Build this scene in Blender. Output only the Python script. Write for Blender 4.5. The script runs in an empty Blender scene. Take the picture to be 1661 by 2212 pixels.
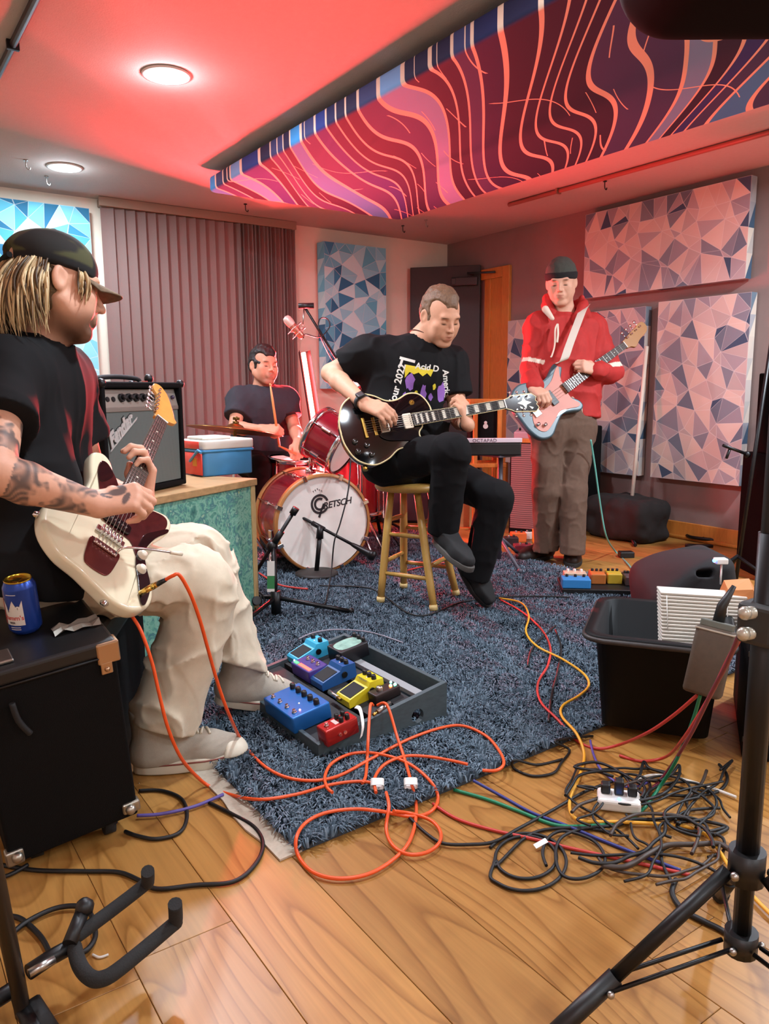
import bpy, bmesh, math, random
import numpy as np
from mathutils import Vector, Matrix, Quaternion, Euler, noise as mnoise
from mathutils.geometry import tessellate_polygon, delaunay_2d_cdt
from mathutils.bvhtree import BVHTree

S = bpy.context.scene
COL = S.collection
R = math.radians
PI = math.pi

# ------------------------------------------------------------------ camera
FPX, IMG_W, IMG_H = 1660.0, 1661.0, 2212.0
PITCH, YAW, ROLL = R(9.05), R(34.6), R(-0.35)
CAM = Vector((0, 0, 1.0))
_f = Vector((math.sin(YAW) * math.cos(PITCH), math.cos(YAW) * math.cos(PITCH), -math.sin(PITCH)))
_r0 = Vector((math.cos(YAW), -math.sin(YAW), 0))
_u0 = _r0.cross(_f)
_r = _r0 * math.cos(ROLL) + _u0 * math.sin(ROLL)
_u = -_r0 * math.sin(ROLL) + _u0 * math.cos(ROLL)
cd = bpy.data.cameras.new('camera')
cd.sensor_fit = 'HORIZONTAL'
cd.sensor_width = 36.0
cd.lens = FPX / IMG_W * 36.0
cd.clip_start = 0.02
cam = bpy.data.objects.new('camera', cd)
COL.objects.link(cam)
m3 = Matrix((_r, _u, -_f)).transposed()
cam.matrix_world = Matrix.Translation(CAM) @ m3.to_4x4()
S.camera = cam

# ------------------------------------------------------------------ world, exposure
ZC = 2.27           # ceiling height
XR, YB = 4.52, 5.54  # right wall, back wall
XL, YF = -1.2, -1.6
w = bpy.data.worlds.new('world')
S.world = w
w.use_nodes = True
w.node_tree.nodes['Background'].inputs[0].default_value = (0.02, 0.02, 0.025, 1)
w.node_tree.nodes['Background'].inputs[1].default_value = 0.2
S.view_settings.view_transform = 'Standard'
S.view_settings.look = 'None'
S.view_settings.gamma = 1.0
S.view_settings.use_curve_mapping = False
S.view_settings.exposure = 0.03

# the room's recessed ceiling lamps (two show in the photo, their rows go on behind the camera; left corner one added for front light)
LAMPS = [(1.19, 3.265), (1.147, 4.865), (1.19, 1.65), (1.19, 0.05), (3.80, 1.45), (3.80, 0.0), (1.19, -1.25), (-0.6, -0.9), (3.80, -1.25)]
LAMP_W = [42, 31, 28, 3, 64, 58, 22, 20, 30]
LAMP_COL = (0.88, 1.0, 1.12)
# the red LED bar behind the drums: power and beam
RED_W, RED_COL = (400.0, 24.0), (1.0, 0.05, 0.06)

# ------------------------------------------------------------------ pixel helpers
def ray(x, y):
    return _r * ((x - IMG_W / 2) / FPX) - _u * ((y - IMG_H / 2) / FPX) + _f
def at(x, y, d):
    return CAM + ray(x, y) * d
def onz(x, y, z=0.0):
    v = ray(x, y); return CAM + v * ((z - CAM.z) / v.z)
def onx(x, y, X):
    v = ray(x, y); return CAM + v * (X / v.x)
def ony(x, y, Y):
    v = ray(x, y); return CAM + v * (Y / v.y)
def dep(P):
    return (Vector(P) - CAM).dot(_f)

# ------------------------------------------------------------------ materials
def lin(c):
    if isinstance(c, str):
        c = c.lstrip('#'); c = tuple(int(c[i:i + 2], 16) / 255 for i in (0, 2, 4))
    return tuple((v / 12.92 if v <= 0.04045 else ((v + 0.055) / 1.055) ** 2.4) for v in c[:3])
MATS = {}
def N(nt, t, **kw):
    n = nt.nodes.new(t)
    for k, v in kw.items():
        if k.startswith('i_'):
            n.inputs[k[2:].replace('_', ' ')].default_value = v
        else:
            setattr(n, k, v)
    return n
def mat(name, col='#808080', rough=0.6, metal=0.0, noise=0.0, nscale=60.0, bump=0.0, bscale=200.0, emit=None, estr=0.0, coat=0.0, spec=0.5, vcol=None, trans=0.0, sheen=0.0, stretch=None):
    if name in MATS:
        return MATS[name]
    m = bpy.data.materials.new(name); m.use_nodes = True
    nt = m.node_tree; b = nt.nodes['Principled BSDF']
    c = lin(col)
    b.inputs['Base Color'].default_value = (*c, 1)
    b.inputs['Roughness'].default_value = rough
    b.inputs['Metallic'].default_value = metal
    b.inputs['Specular IOR Level'].default_value = spec
    b.inputs['Coat Weight'].default_value = coat
    b.inputs['Coat Roughness'].default_value = 0.06
    b.inputs['Sheen Weight'].default_value = sheen
    if trans: b.inputs['Transmission Weight'].default_value = trans
    src = None
    tc = N(nt, 'ShaderNodeTexCoord')
    vec = tc.outputs['Object']
    if stretch:
        mp = N(nt, 'ShaderNodeMapping'); mp.inputs['Scale'].default_value = stretch
        nt.links.new(vec, mp.inputs['Vector']); vec = mp.outputs['Vector']
    if vcol:
        a = N(nt, 'ShaderNodeAttribute', attribute_name=vcol); src = a.outputs['Color']
    if noise:
        nz = N(nt, 'ShaderNodeTexNoise', i_Scale=nscale, i_Detail=4.0, i_Roughness=0.6)
        nt.links.new(vec, nz.inputs['Vector'])
        mr = N(nt, 'ShaderNodeMapRange'); mr.inputs[3].default_value = 1 - noise; mr.inputs[4].default_value = 1 + noise
        mr.inputs[1].default_value = 0.25; mr.inputs[2].default_value = 0.75
        nt.links.new(nz.outputs['Fac'], mr.inputs[0])
        mx = N(nt, 'ShaderNodeMix', data_type='RGBA', blend_type='MULTIPLY'); mx.inputs['Factor'].default_value = 1
        if src is not None: nt.links.new(src, mx.inputs['A'])
        else: mx.inputs['A'].default_value = (*c, 1)
        nt.links.new(mr.outputs[0], mx.inputs['B'])
        src = mx.outputs['Result']
    if src is not None: nt.links.new(src, b.inputs['Base Color'])
    if bump:
        nb = N(nt, 'ShaderNodeTexNoise', i_Scale=bscale, i_Detail=3.0)
        nt.links.new(vec, nb.inputs['Vector'])
        bp = N(nt, 'ShaderNodeBump'); bp.inputs['Strength'].default_value = bump; bp.inputs['Distance'].default_value = 0.002
        nt.links.new(nb.outputs['Fac'], bp.inputs['Height']); nt.links.new(bp.outputs['Normal'], b.inputs['Normal'])
    if emit is not None:
        b.inputs['Emission Color'].default_value = (*(lin(emit) if isinstance(emit, str) else emit), 1)
        b.inputs['Emission Strength'].default_value = estr
    MATS[name] = m
    return m

BLACK = mat('black_plastic', '#0d0d0e', 0.45)
BLACKM = mat('black_metal', '#08080a', 0.42, 0.0, spec=0.4)
RUBBER = mat('black_rubber', '#121213', 0.75, bump=0.1)
CHROME = mat('chrome', '#d8d8da', 0.14, 1.0)
STEEL = mat('brushed_steel', '#a9a6a0', 0.32, 1.0)
GOLD = mat('gold_metal', '#d9b25a', 0.25, 1.0)
TOLEX = mat('black_tolex', '#080809', 0.75, bump=0.6, bscale=420, spec=0.15)
WHITEP = mat('white_plastic', '#d9d8d2', 0.4)

# ------------------------------------------------------------------ objects
def tag(o, label=None, cat=None, group=None, kind=None):
    if label: o['label'] = label
    if cat: o['category'] = cat
    if group: o['group'] = group
    if kind: o['kind'] = kind
    return o
def link(o, parent=None, world=True):
    COL.objects.link(o)
    if parent is not None:
        o.parent = parent
        if world:
            mw = Matrix.Identity(4); q = parent
            chain = []
            while q is not None:
                chain.append(q); q = q.parent
            for q in reversed(chain):
                mw = mw @ q.matrix_parent_inverse @ q.matrix_basis
            o.matrix_parent_inverse = mw.inverted()
    return o
def thing(name, label, cat, loc=(0, 0, 0), group=None, rot=None):
    o = bpy.data.objects.new(name, None)
    o.empty_display_size = 0.05
    COL.objects.link(o)
    o.location = loc
    if rot is not None: o.rotation_euler = rot
    return tag(o, label, cat, group)

class MB:
    """collects simple shapes into one mesh"""
    def __init__(s): s.v = []; s.f = []; s.sm = []; s.mi = []; s.M = Matrix.Identity(4); s.cur = 0
    def add(s, vs, fs, smooth=False):
        n = len(s.v); M = s.M
        s.v += [tuple(M @ Vector(p)) for p in vs]
        s.f += [tuple(i + n for i in f) for f in fs]
        s.sm += [smooth] * len(fs); s.mi += [s.cur] * len(fs)
        return s
    def box(s, a, b, bev=0.0):
        (x0, y0, z0), (x1, y1, z1) = a, b
        x0, x1 = min(x0, x1), max(x0, x1); y0, y1 = min(y0, y1), max(y0, y1); z0, z1 = min(z0, z1), max(z0, z1)
        bev = min(bev, (x1 - x0) * .49, (y1 - y0) * .49, (z1 - z0) * .49)
        if bev <= 0:
            v = [(x, y, z) for z in (z0, z1) for y in (y0, y1) for x in (x0, x1)]
            return s.add(v, [(0, 2, 3, 1), (4, 5, 7, 6), (0, 1, 5, 4), (1, 3, 7, 5), (3, 2, 6, 7), (2, 0, 4, 6)])
        bm = bmesh.new()
        r = bmesh.ops.create_cube(bm, size=1.0)
        for q in bm.verts:
            q.co = Vector(((q.co.x + .5) * (x1 - x0) + x0, (q.co.y + .5) * (y1 - y0) + y0, (q.co.z + .5) * (z1 - z0) + z0))
        bmesh.ops.bevel(bm, geom=list(bm.edges), offset=bev, segments=3, profile=0.5, affect='EDGES')
        s.bm(bm); return s
    def bm(s, bm, smooth=False):
        bm.verts.index_update()
        s.add([q.co.copy() for q in bm.verts], [[q.index for q in f.verts] for f in bm.faces], smooth)
        bm.free(); return s
    def cyl(s, a, b, r0, r1=None, n=16, caps=True, smooth=True):
        r1 = r0 if r1 is None else r1
        a, b = Vector(a), Vector(b); d = (b - a).normalized()
        t = d.orthogonal().normalized(); q = d.cross(t)
        vs = []
        for P, r in ((a, r0), (b, r1)):
            vs += [P + (t * math.cos(2 * PI * i / n) + q * math.sin(2 * PI * i / n)) * r for i in range(n)]
        s.add(vs, [(i, (i + 1) % n, (i + 1) % n + n, i + n) for i in range(n)], smooth)
        if caps:
            s.add(vs, [tuple(range(n - 1, -1, -1)), tuple(range(n, 2 * n))])
        return s
    def lathe(s, prof, n=24, M=None, smooth=True):
        """profile [(r, z)] turned about z, through matrix M"""
        M = M or Matrix.Identity(4)
        vs = []; fs = []
        for r, z in prof:
            vs += [M @ Vector((r * math.cos(2 * PI * i / n), r * math.sin(2 * PI * i / n), z)) for i in range(n)]
        for k in range(len(prof) - 1):
            fs += [(k * n + i, k * n + (i + 1) % n, (k + 1) * n + (i + 1) % n, (k + 1) * n + i) for i in range(n)]
        s.add(vs, fs, smooth)
        return s
    def tube(s, pts, r, n=10, caps=True, closed=False):
        pts = [Vector(p) for p in pts]; m = len(pts)
        rs = r if isinstance(r, (list, tuple)) else [r] * m
        vs = []; fs = []
        T = []
        for i in range(m):
            if closed: d = pts[(i + 1) % m] - pts[i - 1]
            else: d = pts[min(i + 1, m - 1)] - pts[max(i - 1, 0)]
            T.append(d.normalized() if d.length > 1e-9 else Vector((0, 0, 1)))
        nrm = T[0].orthogonal().normalized()
        for i in range(m):
            nrm = (nrm - T[i] * nrm.dot(T[i]))
            nrm = nrm.normalized() if nrm.length > 1e-6 else T[i].orthogonal().normalized()
            q = T[i].cross(nrm)
            vs += [pts[i] + (nrm * math.cos(2 * PI * k / n) + q * math.sin(2 * PI * k / n)) * rs[i] for k in range(n)]
        for i in range(m - 1 + (1 if closed else 0)):
            j = (i + 1) % m
            fs += [(i * n + k, i * n + (k + 1) % n, j * n + (k + 1) % n, j * n + k) for k in range(n)]
        s.add(vs, fs, True)
        if caps and not closed:
            s.add(vs, [tuple(range(n - 1, -1, -1)), tuple(range((m - 1) * n, m * n))])
        return s
    def sphere(s, c, r, n=12, sc=(1, 1, 1), rot=None):
        bm = bmesh.new(); bmesh.ops.create_uvsphere(bm, u_segments=n, v_segments=max(6, n * 2 // 3), radius=1)
        Rm = rot or Matrix.Identity(3)
        for q in bm.verts:
            q.co = Vector(c) + Rm @ Vector((q.co.x * r * sc[0], q.co.y * r * sc[1], q.co.z * r * sc[2]))
        return s.bm(bm, True)
    def prism(s, poly, z0, z1, smooth=False):
        """2D outline in xy, between z0 and z1"""
        n = len(poly)
        vs = [(p[0], p[1], z0) for p in poly] + [(p[0], p[1], z1) for p in poly]
        s.add(vs, [(i, (i + 1) % n, (i + 1) % n + n, i + n) for i in range(n)], smooth)
        tri = tessellate_polygon([[Vector((p[0], p[1], 0)) for p in poly]])
        s.add(vs, [tuple(t[::-1]) for t in tri] + [tuple(i + n for i in t) for t in tri])
        return s
    def slab(s, poly, z0, z1, bev=0.006, seg=3):
        """outline with rounded top and bottom edges"""
        n = len(poly); P = [Vector((p[0], p[1])) for p in poly]
        area = sum(P[i].x * P[(i + 1) % n].y - P[(i + 1) % n].x * P[i].y for i in range(n))
        if area < 0: P.reverse()
        nr = []
        for i in range(n):
            d = (P[(i + 1) % n] - P[i - 1]).normalized(); nr.append(Vector((d.y, -d.x)))
        rings = []
        for k in range(seg + 1):
            a = PI / 2 * k / seg; rings.append((bev * (1 - math.sin(a)), z0 + bev * (1 - math.cos(a))))
        for k in range(seg + 1):
            a = PI / 2 * k / seg; rings.append((bev * (1 - math.cos(a)), z1 - bev * (1 - math.sin(a))))
        vs = []
        for ins, z in rings:
            vs += [(P[i].x - nr[i].x * ins, P[i].y - nr[i].y * ins, z) for i in range(n)]
        fs = []
        for k in range(len(rings) - 1):
            fs += [(k * n + i, k * n + (i + 1) % n, (k + 1) * n + (i + 1) % n, (k + 1) * n + i) for i in range(n)]
        s.add(vs, fs, True)
        tri = tessellate_polygon([[Vector((p.x, p.y, 0)) for p in P]])
        o = (len(rings) - 1) * n
        s.add(vs, [tuple(t[::-1]) for t in tri] + [tuple(i + o for i in t) for t in tri])
        return s
    def build(s, name, material, parent=None, world=True, M=None, label=None):
        me = bpy.data.meshes.new(name)
        vs = [tuple(M @ Vector(p)) for p in s.v] if M is not None else s.v
        me.from_pydata(vs, [], s.f)
        me.polygons.foreach_set('use_smooth', s.sm)
        ml = material if isinstance(material, (list, tuple)) else [material]
        for q in ml: me.materials.append(q)
        if len(ml) > 1: me.polygons.foreach_set('material_index', s.mi)
        me.update()
        bm = bmesh.new(); bm.from_mesh(me)
        bmesh.ops.remove_doubles(bm, verts=bm.verts, dist=1e-6)
        bmesh.ops.recalc_face_normals(bm, faces=bm.faces); bm.to_mesh(me); bm.free()
        o = bpy.data.objects.new(name, me)
        link(o, parent, world)
        if label: o['label'] = label
        return o

def catmull(pts, n=8, closed=False):
    P = [Vector(p) for p in pts]; m = len(P); out = []
    rng = range(m) if closed else range(m - 1)
    for i in rng:
        if closed: a, b, c, d = P[i - 1], P[i], P[(i + 1) % m], P[(i + 2) % m]
        else: a, b, c, d = P[max(i - 1, 0)], P[i], P[i + 1], P[min(i + 2, m - 1)]
        for k in range(n):
            t = k / n
            out.append(0.5 * ((2 * b) + (c - a) * t + (2 * a - 5 * b + 4 * c - d) * t * t + (3 * b - a - 3 * c + d) * t ** 3))
    if not closed: out.append(P[-1])
    return out
def frame(o, x=None, y=None, z=None):
    """4x4 matrix with origin o and two of the axes given (first exact)"""
    if z is not None and x is not None:
        z = Vector(z).normalized(); x = Vector(x); x = (x - z * x.dot(z)).normalized(); y = z.cross(x)
    elif z is not None and y is not None:
        z = Vector(z).normalized(); y = Vector(y); y = (y - z * y.dot(z)).normalized(); x = y.cross(z)
    elif x is not None and y is not None:
        x = Vector(x).normalized(); y = Vector(y); y = (y - x * y.dot(x)).normalized(); z = x.cross(y)
    m = Matrix((x, y, z)).transposed().to_4x4(); m.translation = Vector(o)
    return m
def text_mesh(body, size=0.1, shear=0.0, extrude=0.0, spacing=1.0, res=3, bold=0.0, align='CENTER'):
    """(verts, faces) of a line of text in the xy plane"""
    cu = bpy.data.curves.new('text', 'FONT'); cu.body = body; cu.size = size; cu.shear = shear
    cu.extrude = extrude; cu.space_character = spacing; cu.resolution_u = res; cu.offset = bold
    cu.align_x = align; cu.align_y = 'CENTER'
    o = bpy.data.objects.new('text', cu); COL.objects.link(o)
    dg = bpy.context.evaluated_depsgraph_get(); dg.update()
    me = bpy.data.meshes.new_from_object(o.evaluated_get(dg))
    vs = [p.co.copy() for p in me.vertices]; fs = [tuple(p.vertices) for p in me.polygons]
    bpy.data.objects.remove(o); bpy.data.curves.remove(cu); bpy.data.meshes.remove(me)
    return vs, fs
# ================================================================== materials of the room
def wood_floor_mat():
    m = bpy.data.materials.new('pine_floor'); m.use_nodes = True; nt = m.node_tree; b = nt.nodes['Principled BSDF']
    L = nt.links.new
    tc = N(nt, 'ShaderNodeTexCoord'); oi = N(nt, 'ShaderNodeObjectInfo')
    sh = N(nt, 'ShaderNodeVectorMath', operation='SCALE'); sh.inputs[0].default_value = (37.0, 91.0, 13.0)
    L(oi.outputs['Random'], sh.inputs['Scale'])
    ad = N(nt, 'ShaderNodeVectorMath', operation='ADD'); L(tc.outputs['Object'], ad.inputs[0]); L(sh.outputs[0], ad.inputs[1])
    mp = N(nt, 'ShaderNodeMapping'); mp.inputs['Scale'].default_value = (5.0, 0.7, 1); L(ad.outputs[0], mp.inputs['Vector'])
    n1 = N(nt, 'ShaderNodeTexNoise', i_Scale=1.0, i_Detail=1.2, i_Roughness=0.45, i_Distortion=0.35); L(mp.outputs[0], n1.inputs['Vector'])
    mu = N(nt, 'ShaderNodeMath', operation='MULTIPLY'); mu.inputs[1].default_value = 17.0; L(n1.outputs['Fac'], mu.inputs[0])
    fr = N(nt, 'ShaderNodeMath', operation='FRACT'); L(mu.outputs[0], fr.inputs[0])
    cr = N(nt, 'ShaderNodeValToRGB'); e = cr.color_ramp.elements
    e[0].position = 0.0; e[0].color = (*lin('#ab7b3f'), 1)
    e[1].position = 1.0; e[1].color = (*lin('#a8783d'), 1)
    for p_, c_ in ((0.45, '#ad7d41'), (0.80, '#a07037'), (0.93, '#8d602c')):
        q = cr.color_ramp.elements.new(p_); q.color = (*lin(c_), 1)
    L(fr.outputs[0], cr.inputs[0])
    mp2 = N(nt, 'ShaderNodeMapping'); mp2.inputs['Scale'].default_value = (140, 4, 1); L(ad.outputs[0], mp2.inputs['Vector'])
    n2 = N(nt, 'ShaderNodeTexNoise', i_Scale=1.0, i_Detail=3.0); L(mp2.outputs[0], n2.inputs['Vector'])
    mr = N(nt, 'ShaderNodeMapRange'); mr.inputs[1].default_value = .3; mr.inputs[2].default_value = .7; mr.inputs[3].default_value = .90; mr.inputs[4].default_value = 1.08
    L(n2.outputs['Fac'], mr.inputs[0])
    tn = N(nt, 'ShaderNodeMapRange'); tn.inputs[3].default_value = 0.74; tn.inputs[4].default_value = 1.06; L(oi.outputs['Random'], tn.inputs[0])
    mm = N(nt, 'ShaderNodeMath', operation='MULTIPLY'); L(mr.outputs[0], mm.inputs[0]); L(tn.outputs[0], mm.inputs[1])
    mx = N(nt, 'ShaderNodeMix', data_type='RGBA', blend_type='MULTIPLY'); mx.inputs['Factor'].default_value = 1
    L(cr.outputs[0], mx.inputs['A']); L(mm.outputs[0], mx.inputs['B'])
    L(mx.outputs['Result'], b.inputs['Base Color'])
    b.inputs['Roughness'].default_value = 0.36
    b.inputs['Specular IOR Level'].default_value = 0.45
    return m
FLOORM = wood_floor_mat()
CEILM = mat('ceiling_paint', '#b3aaa3', 0.9, noise=0.03, nscale=40, bump=0.5, bscale=160)
BACKW = mat('cream_wall_paint', '#e0d4c2', 0.85, noise=0.03, nscale=8, bump=0.2, bscale=90)
RIGHTW = mat('brown_wall_paint', '#86706a', 0.85, noise=0.05, nscale=8, bump=0.2, bscale=90)
ORWOOD = mat('varnished_orange_wood', '#c27a34', 0.42, noise=0.14, nscale=14, stretch=(6, 6, 1))

def struct(mb, name, m, parent=None):
    o = mb.build(name, m, parent)
    if parent is None: o['kind'] = 'structure'
    return o
T = 0.12
fl = struct(MB().box((XL - T, YF - T, -0.10), (XR + T, YB + T, -0.012)), 'floor', mat('subfloor', '#3a2818', 0.9))
PW, PL = 0.19, 1.28
random.seed(4)
pk = {}
def plank_mesh(w_, l_):
    key = (round(w_, 3), round(l_, 3))
    if key not in pk:
        bm = bmesh.new(); bmesh.ops.create_cube(bm, size=1)
        for q in bm.verts: q.co = Vector((q.co.x * (w_ - .0012), q.co.y * (l_ - .0012), q.co.z * .012 - .006))
        te = [e for e in bm.edges if all(v.co.z > -.001 for v in e.verts)]
        bmesh.ops.bevel(bm, geom=te, offset=0.0008, segments=1, affect='EDGES')
        me = bpy.data.meshes.new('plank'); bm.to_mesh(me); bm.free(); me.materials.append(FLOORM); pk[key] = me
    return pk[key]
x = XL; i = 0
while x < XR - 0.01:
    w_ = min(PW, XR - x); y = YF - random.random() * PL
    while y < YB:
        a, b = max(y, YF), min(y + PL, YB)
        if b - a > 0.03:
            o = bpy.data.objects.new('plank', plank_mesh(w_, b - a))
            COL.objects.link(o); o.parent = fl; o.location = (x + w_ / 2, (a + b) / 2, 0)
        y += PL
    x += PW; i += 1
struct(MB().box((XL - T, YF - T, ZC), (XR + T, YB + T, ZC + .1)), 'ceiling', CEILM)
struct(MB().box((XL - T, YB, 0), (XR + T, YB + T, ZC)), 'wall_back', BACKW)
struct(MB().box((XR, YF - T, 0), (XR + T, YB, ZC)), 'wall_right', RIGHTW)
struct(MB().box((XL - T, YF - T, 0), (XL, YB, ZC)), 'wall_left', BACKW)
struct(MB().box((XL, YF - T, 0), (XR, YF, ZC)), 'wall_front', BACKW)
# baseboards: board and shoe moulding
mb = MB().box((XR - .016, YF, 0), (XR, 4.70, .115), .004); mb.cyl((XR - .018, YF, .012), (XR - .018, 4.70, .012), .014, n=10)
struct(mb, 'baseboard_right', ORWOOD)
mb = MB().box((XL, YB - .016, 0), (4.40, YB, .115), .004); mb.cyl((XL, YB - .018, .012), (4.40, YB - .018, .012), .014, n=10)
struct(mb, 'baseboard_back', ORWOOD)

# door standing open in the far corner, its casing beside it
DOORM = mat('dark_brown_door', '#231d1c', 0.5, noise=0.08, nscale=10)
mb = MB(); mb.M = frame((XR - .03, 5.06, 0), x=(-.66, .72, 0), z=(0, 0, 1))
mb.box((0, -.02, .012), (.60, .022, 2.03), .004)
d1 = struct(mb, 'door_1', DOORM)
mb2 = MB(); mb2.M = mb.M.copy(); mb2.box((.02, .023, 1.86), (.24, .075, 1.93), .008); mb2.box((.20, .023, 1.87), (.235, .085, 1.92), .004)
mb2.tube([mb2.M.inverted() @ Vector((4.48, 4.87, 1.95)), (.10, .09, 1.955), (.05, .06, 1.94)], .009, 8)
mb2.build('door_closer', mat('closer_grey', '#2a2626', .4), d1)
mb3 = MB(); mb3.M = mb.M.copy()
mb3.cyl((.54, .03, .94), (.54, .08, .94), .012); mb3.sphere((.54, .095, .94), .028)
mb3.build('door_knob', STEEL, d1)
tr = MB().box((XR - .03, 4.715, 0), (XR, 4.80, 1.99), .004).build('trim_1', ORWOOD); tr['kind'] = 'structure'
MB().box((XR - .018, 4.80, 0), (XR, 5.02, 1.905), .002).build('jamb_board', ORWOOD, tr)
MB().box((XR - .03, 4.80, 1.905), (XR, 5.06, 1.99), .004).build('head_casing', ORWOOD, tr)
MB().box((XR - .028, 4.94, 0), (XR - .018, 4.96, 1.905), .002).build('door_stop', ORWOOD, tr)

# ------------------------------------------------------------------ vertical blinds
BLINDM = mat('blind_fabric', '#796661', 0.9, noise=0.06, nscale=300, bump=0.3, bscale=500)
bl = thing('vertical_blinds', 'mauve grey fabric vertical blinds with headrail covering the back wall window', 'blinds', (2.215, YB - .07, 0))
MB().box((1.495, YB - .10, 2.215), (2.935, YB - .005, 2.265), .006).build('headrail', mat('headrail_paint', '#8d7867', .5), bl)
MB().box((1.48, YB - .112, 2.21), (2.945, YB - .10, 2.268), .003).build('valance', mat('headrail_paint', '#8d7867', .5), bl)
def slat_mesh(wd, curve):
    mb = MB(); z0, z1 = .10, 2.212
    n = 5; pts = []
    for k in range(n):
        t = k / (n - 1) - .5; pts.append((t * wd, curve * (1 - 4 * t * t)))
    vs = [(px, py, z) for z in (z0, z1) for px, py in pts]
    fs = [(k, k + 1, k + 1 + n, k + n) for k in range(n - 1)]
    mb.add(vs, fs, True)
    me = bpy.data.meshes.new('slat'); me.from_pydata(mb.v, [], mb.f); me.polygons.foreach_set('use_smooth', mb.sm); me.materials.append(BLINDM)
    return me
sm1 = slat_mesh(.084, .010)
xs = [1.54 + .0715 * k for k in range(13)]
for k, xx in enumerate(xs + [2.46 + .0318 * k for k in range(15)]):
    o = bpy.data.objects.new('slat', sm1); COL.objects.link(o); o.parent = bl
    stack = k >= 13
    o.location = (xx - 2.215, (0.0 if not stack else .0), 0)
    o.rotation_euler = (0, 0, R(-12 + 3 * math.sin(k * 2.1)) if not stack else R(-52 + 14 * math.sin(k * 1.7)))

# ------------------------------------------------------------------ acoustic panels printed with triangles
def tri_print(pw, ph, seed, pal, per=0.44):
    """periodic star-like triangulation: vertices, triangles, colour per triangle"""
    rs = np.random.RandomState(seed)
    base = []
    nx, ny = 4, 4
    for i in range(nx):
        for j in range(ny):
            base.append(((i + .5 + rs.uniform(-.42, .42)) / nx, (j + .5 + (i % 2) * .5 + rs.uniform(-.42, .42)) / ny % 1))
    pts = []
    kx, ky = int(pw / per) + 2, int(ph / per) + 2
    for a in range(-1, kx + 1):
        for b_ in range(-1, ky + 1):
            for q in base:
                pts.append((q[0] * per + a * per, q[1] * per + b_ * per))
    m = .004
    pts = [p for p in pts if m * 6 < p[0] < pw - m * 6 and m * 6 < p[1] < ph - m * 6]
    for k in range(int(pw / .09) + 1): t = min(pw, k * pw / int(pw / .09)); pts += [(t, 0), (t, ph)]
    for k in range(1, int(ph / .09)): t = k * ph / int(ph / .09); pts += [(0, t), (pw, t)]
    vs, es, fs, *_ = delaunay_2d_cdt([Vector(p) for p in pts], [], [], 0, 1e-5)
    cols = []
    for f in fs:
        c = sum((Vector(vs[i]) for i in f), Vector((0, 0))) / len(f)
        h = hash((int((c.x % per) / per * 41), int((c.y % per) / per * 41), seed)) % 1000
        cols.append(pal[h % len(pal)])
    return vs, fs, cols
TEAL = ['#b4dade', '#97ced8', '#7fc5d6', '#62b2ca', '#4698b6', '#307ca0', '#6eb8cc', '#a2d4da', '#54a8c0', '#246688']
SLATE = ['#c2b4a8', '#b7aca6', '#a49fa0', '#8d8d94', '#77808a', '#5f6f7d', '#c8bcae', '#aba49f', '#bdb1a7', '#384f66', '#98969a']
PRINTM = mat('printed_fabric', '#ffffff', 0.9, vcol='print', bump=0.15, bscale=700)
SEAM = lin('#cfd6d2')
def acoustic_panel(M, pw, ph, th, pal, seed, label, side):
    """front face in local xy (0..pw, 0..ph), thickness towards -z"""
    o_ = thing('acoustic_panel', label, 'acoustic panel', M @ Vector((pw / 2, 0, 0)), 'geometric print acoustic panels')
    vs, fs, cols = tri_print(pw, ph, seed, pal)
    V = []; Fc = []; C = []
    rim = .008
    for f, c in zip(fs, cols):
        c3 = lin(c)
        cen = sum((Vector(vs[i]) for i in f), Vector((0, 0))) / len(f)
        k = len(V); n = len(f)
        # seam ring and inner face
        for i in f:
            p = Vector(vs[i]); V.append((p.x, p.y, 0.0))
        for i in f:
            p = Vector(vs[i]); d = cen - p; q = p + d.normalized() * min(.0035, d.length * .3); V.append((q.x, q.y, 0.0))
        for j in range(n):
            Fc.append((k + j, k + (j + 1) % n, k + n + (j + 1) % n, k + n + j)); C.append(tuple(.5 * a + .5 * b for a, b in zip(c3, SEAM)))
        Fc.append(tuple(k + n + j for j in range(n))); C.append(c3)
    # wrapped sides
    ring = [(0, 0), (pw, 0), (pw, ph), (0, ph)]
    dark = [lin(c) for c in pal]
    rs = random.Random(seed)
    for a in range(4):
        p, q = Vector(ring[a]), Vector(ring[(a + 1) % 4]); n = max(2, int((q - p).length / .12))
        for k in range(n):
            A, B = p.lerp(q, k / n), p.lerp(q, (k + 1) / n); kk = len(V)
            V += [(A.x, A.y, 0), (B.x, B.y, 0), (B.x, B.y, -th), (A.x, A.y, -th)]
            Fc += [(kk, kk + 1, kk + 2), (kk, kk + 2, kk + 3)]; C += [rs.choice(dark), rs.choice(dark)]
    kk = len(V); V += [(0, 0, -th), (pw, 0, -th), (pw, ph, -th), (0, ph, -th)]; Fc.append((kk + 3, kk + 2, kk + 1, kk)); C.append(lin('#302c2a'))
    me = bpy.data.meshes.new('fabric_cover'); me.from_pydata([tuple(M @ Vector(v)) for v in V], [], Fc); me.materials.append(PRINTM)
    ca = me.color_attributes.new('print', 'FLOAT_COLOR', 'CORNER'); arr = []
    for p, c in zip(me.polygons, C): arr += [*c, 1.0] * p.loop_total
    ca.data.foreach_set('color', arr)
    ob = bpy.data.objects.new('fabric_cover', me); link(ob, o_)
    fr = MB(); fr.M = M
    fr.box((.03, .03, -th - .012), (pw - .03, ph - .03, -th + .001)).build('back_frame', mat('panel_frame', '#2c2119', .7), o_)
    return o_
def MR(y, z, th):   # on the right wall, local x runs towards -y (to the right in view)
    return frame((XR - th - .012, y, z), x=(0, -1, 0), y=(0, 0, 1))
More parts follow.
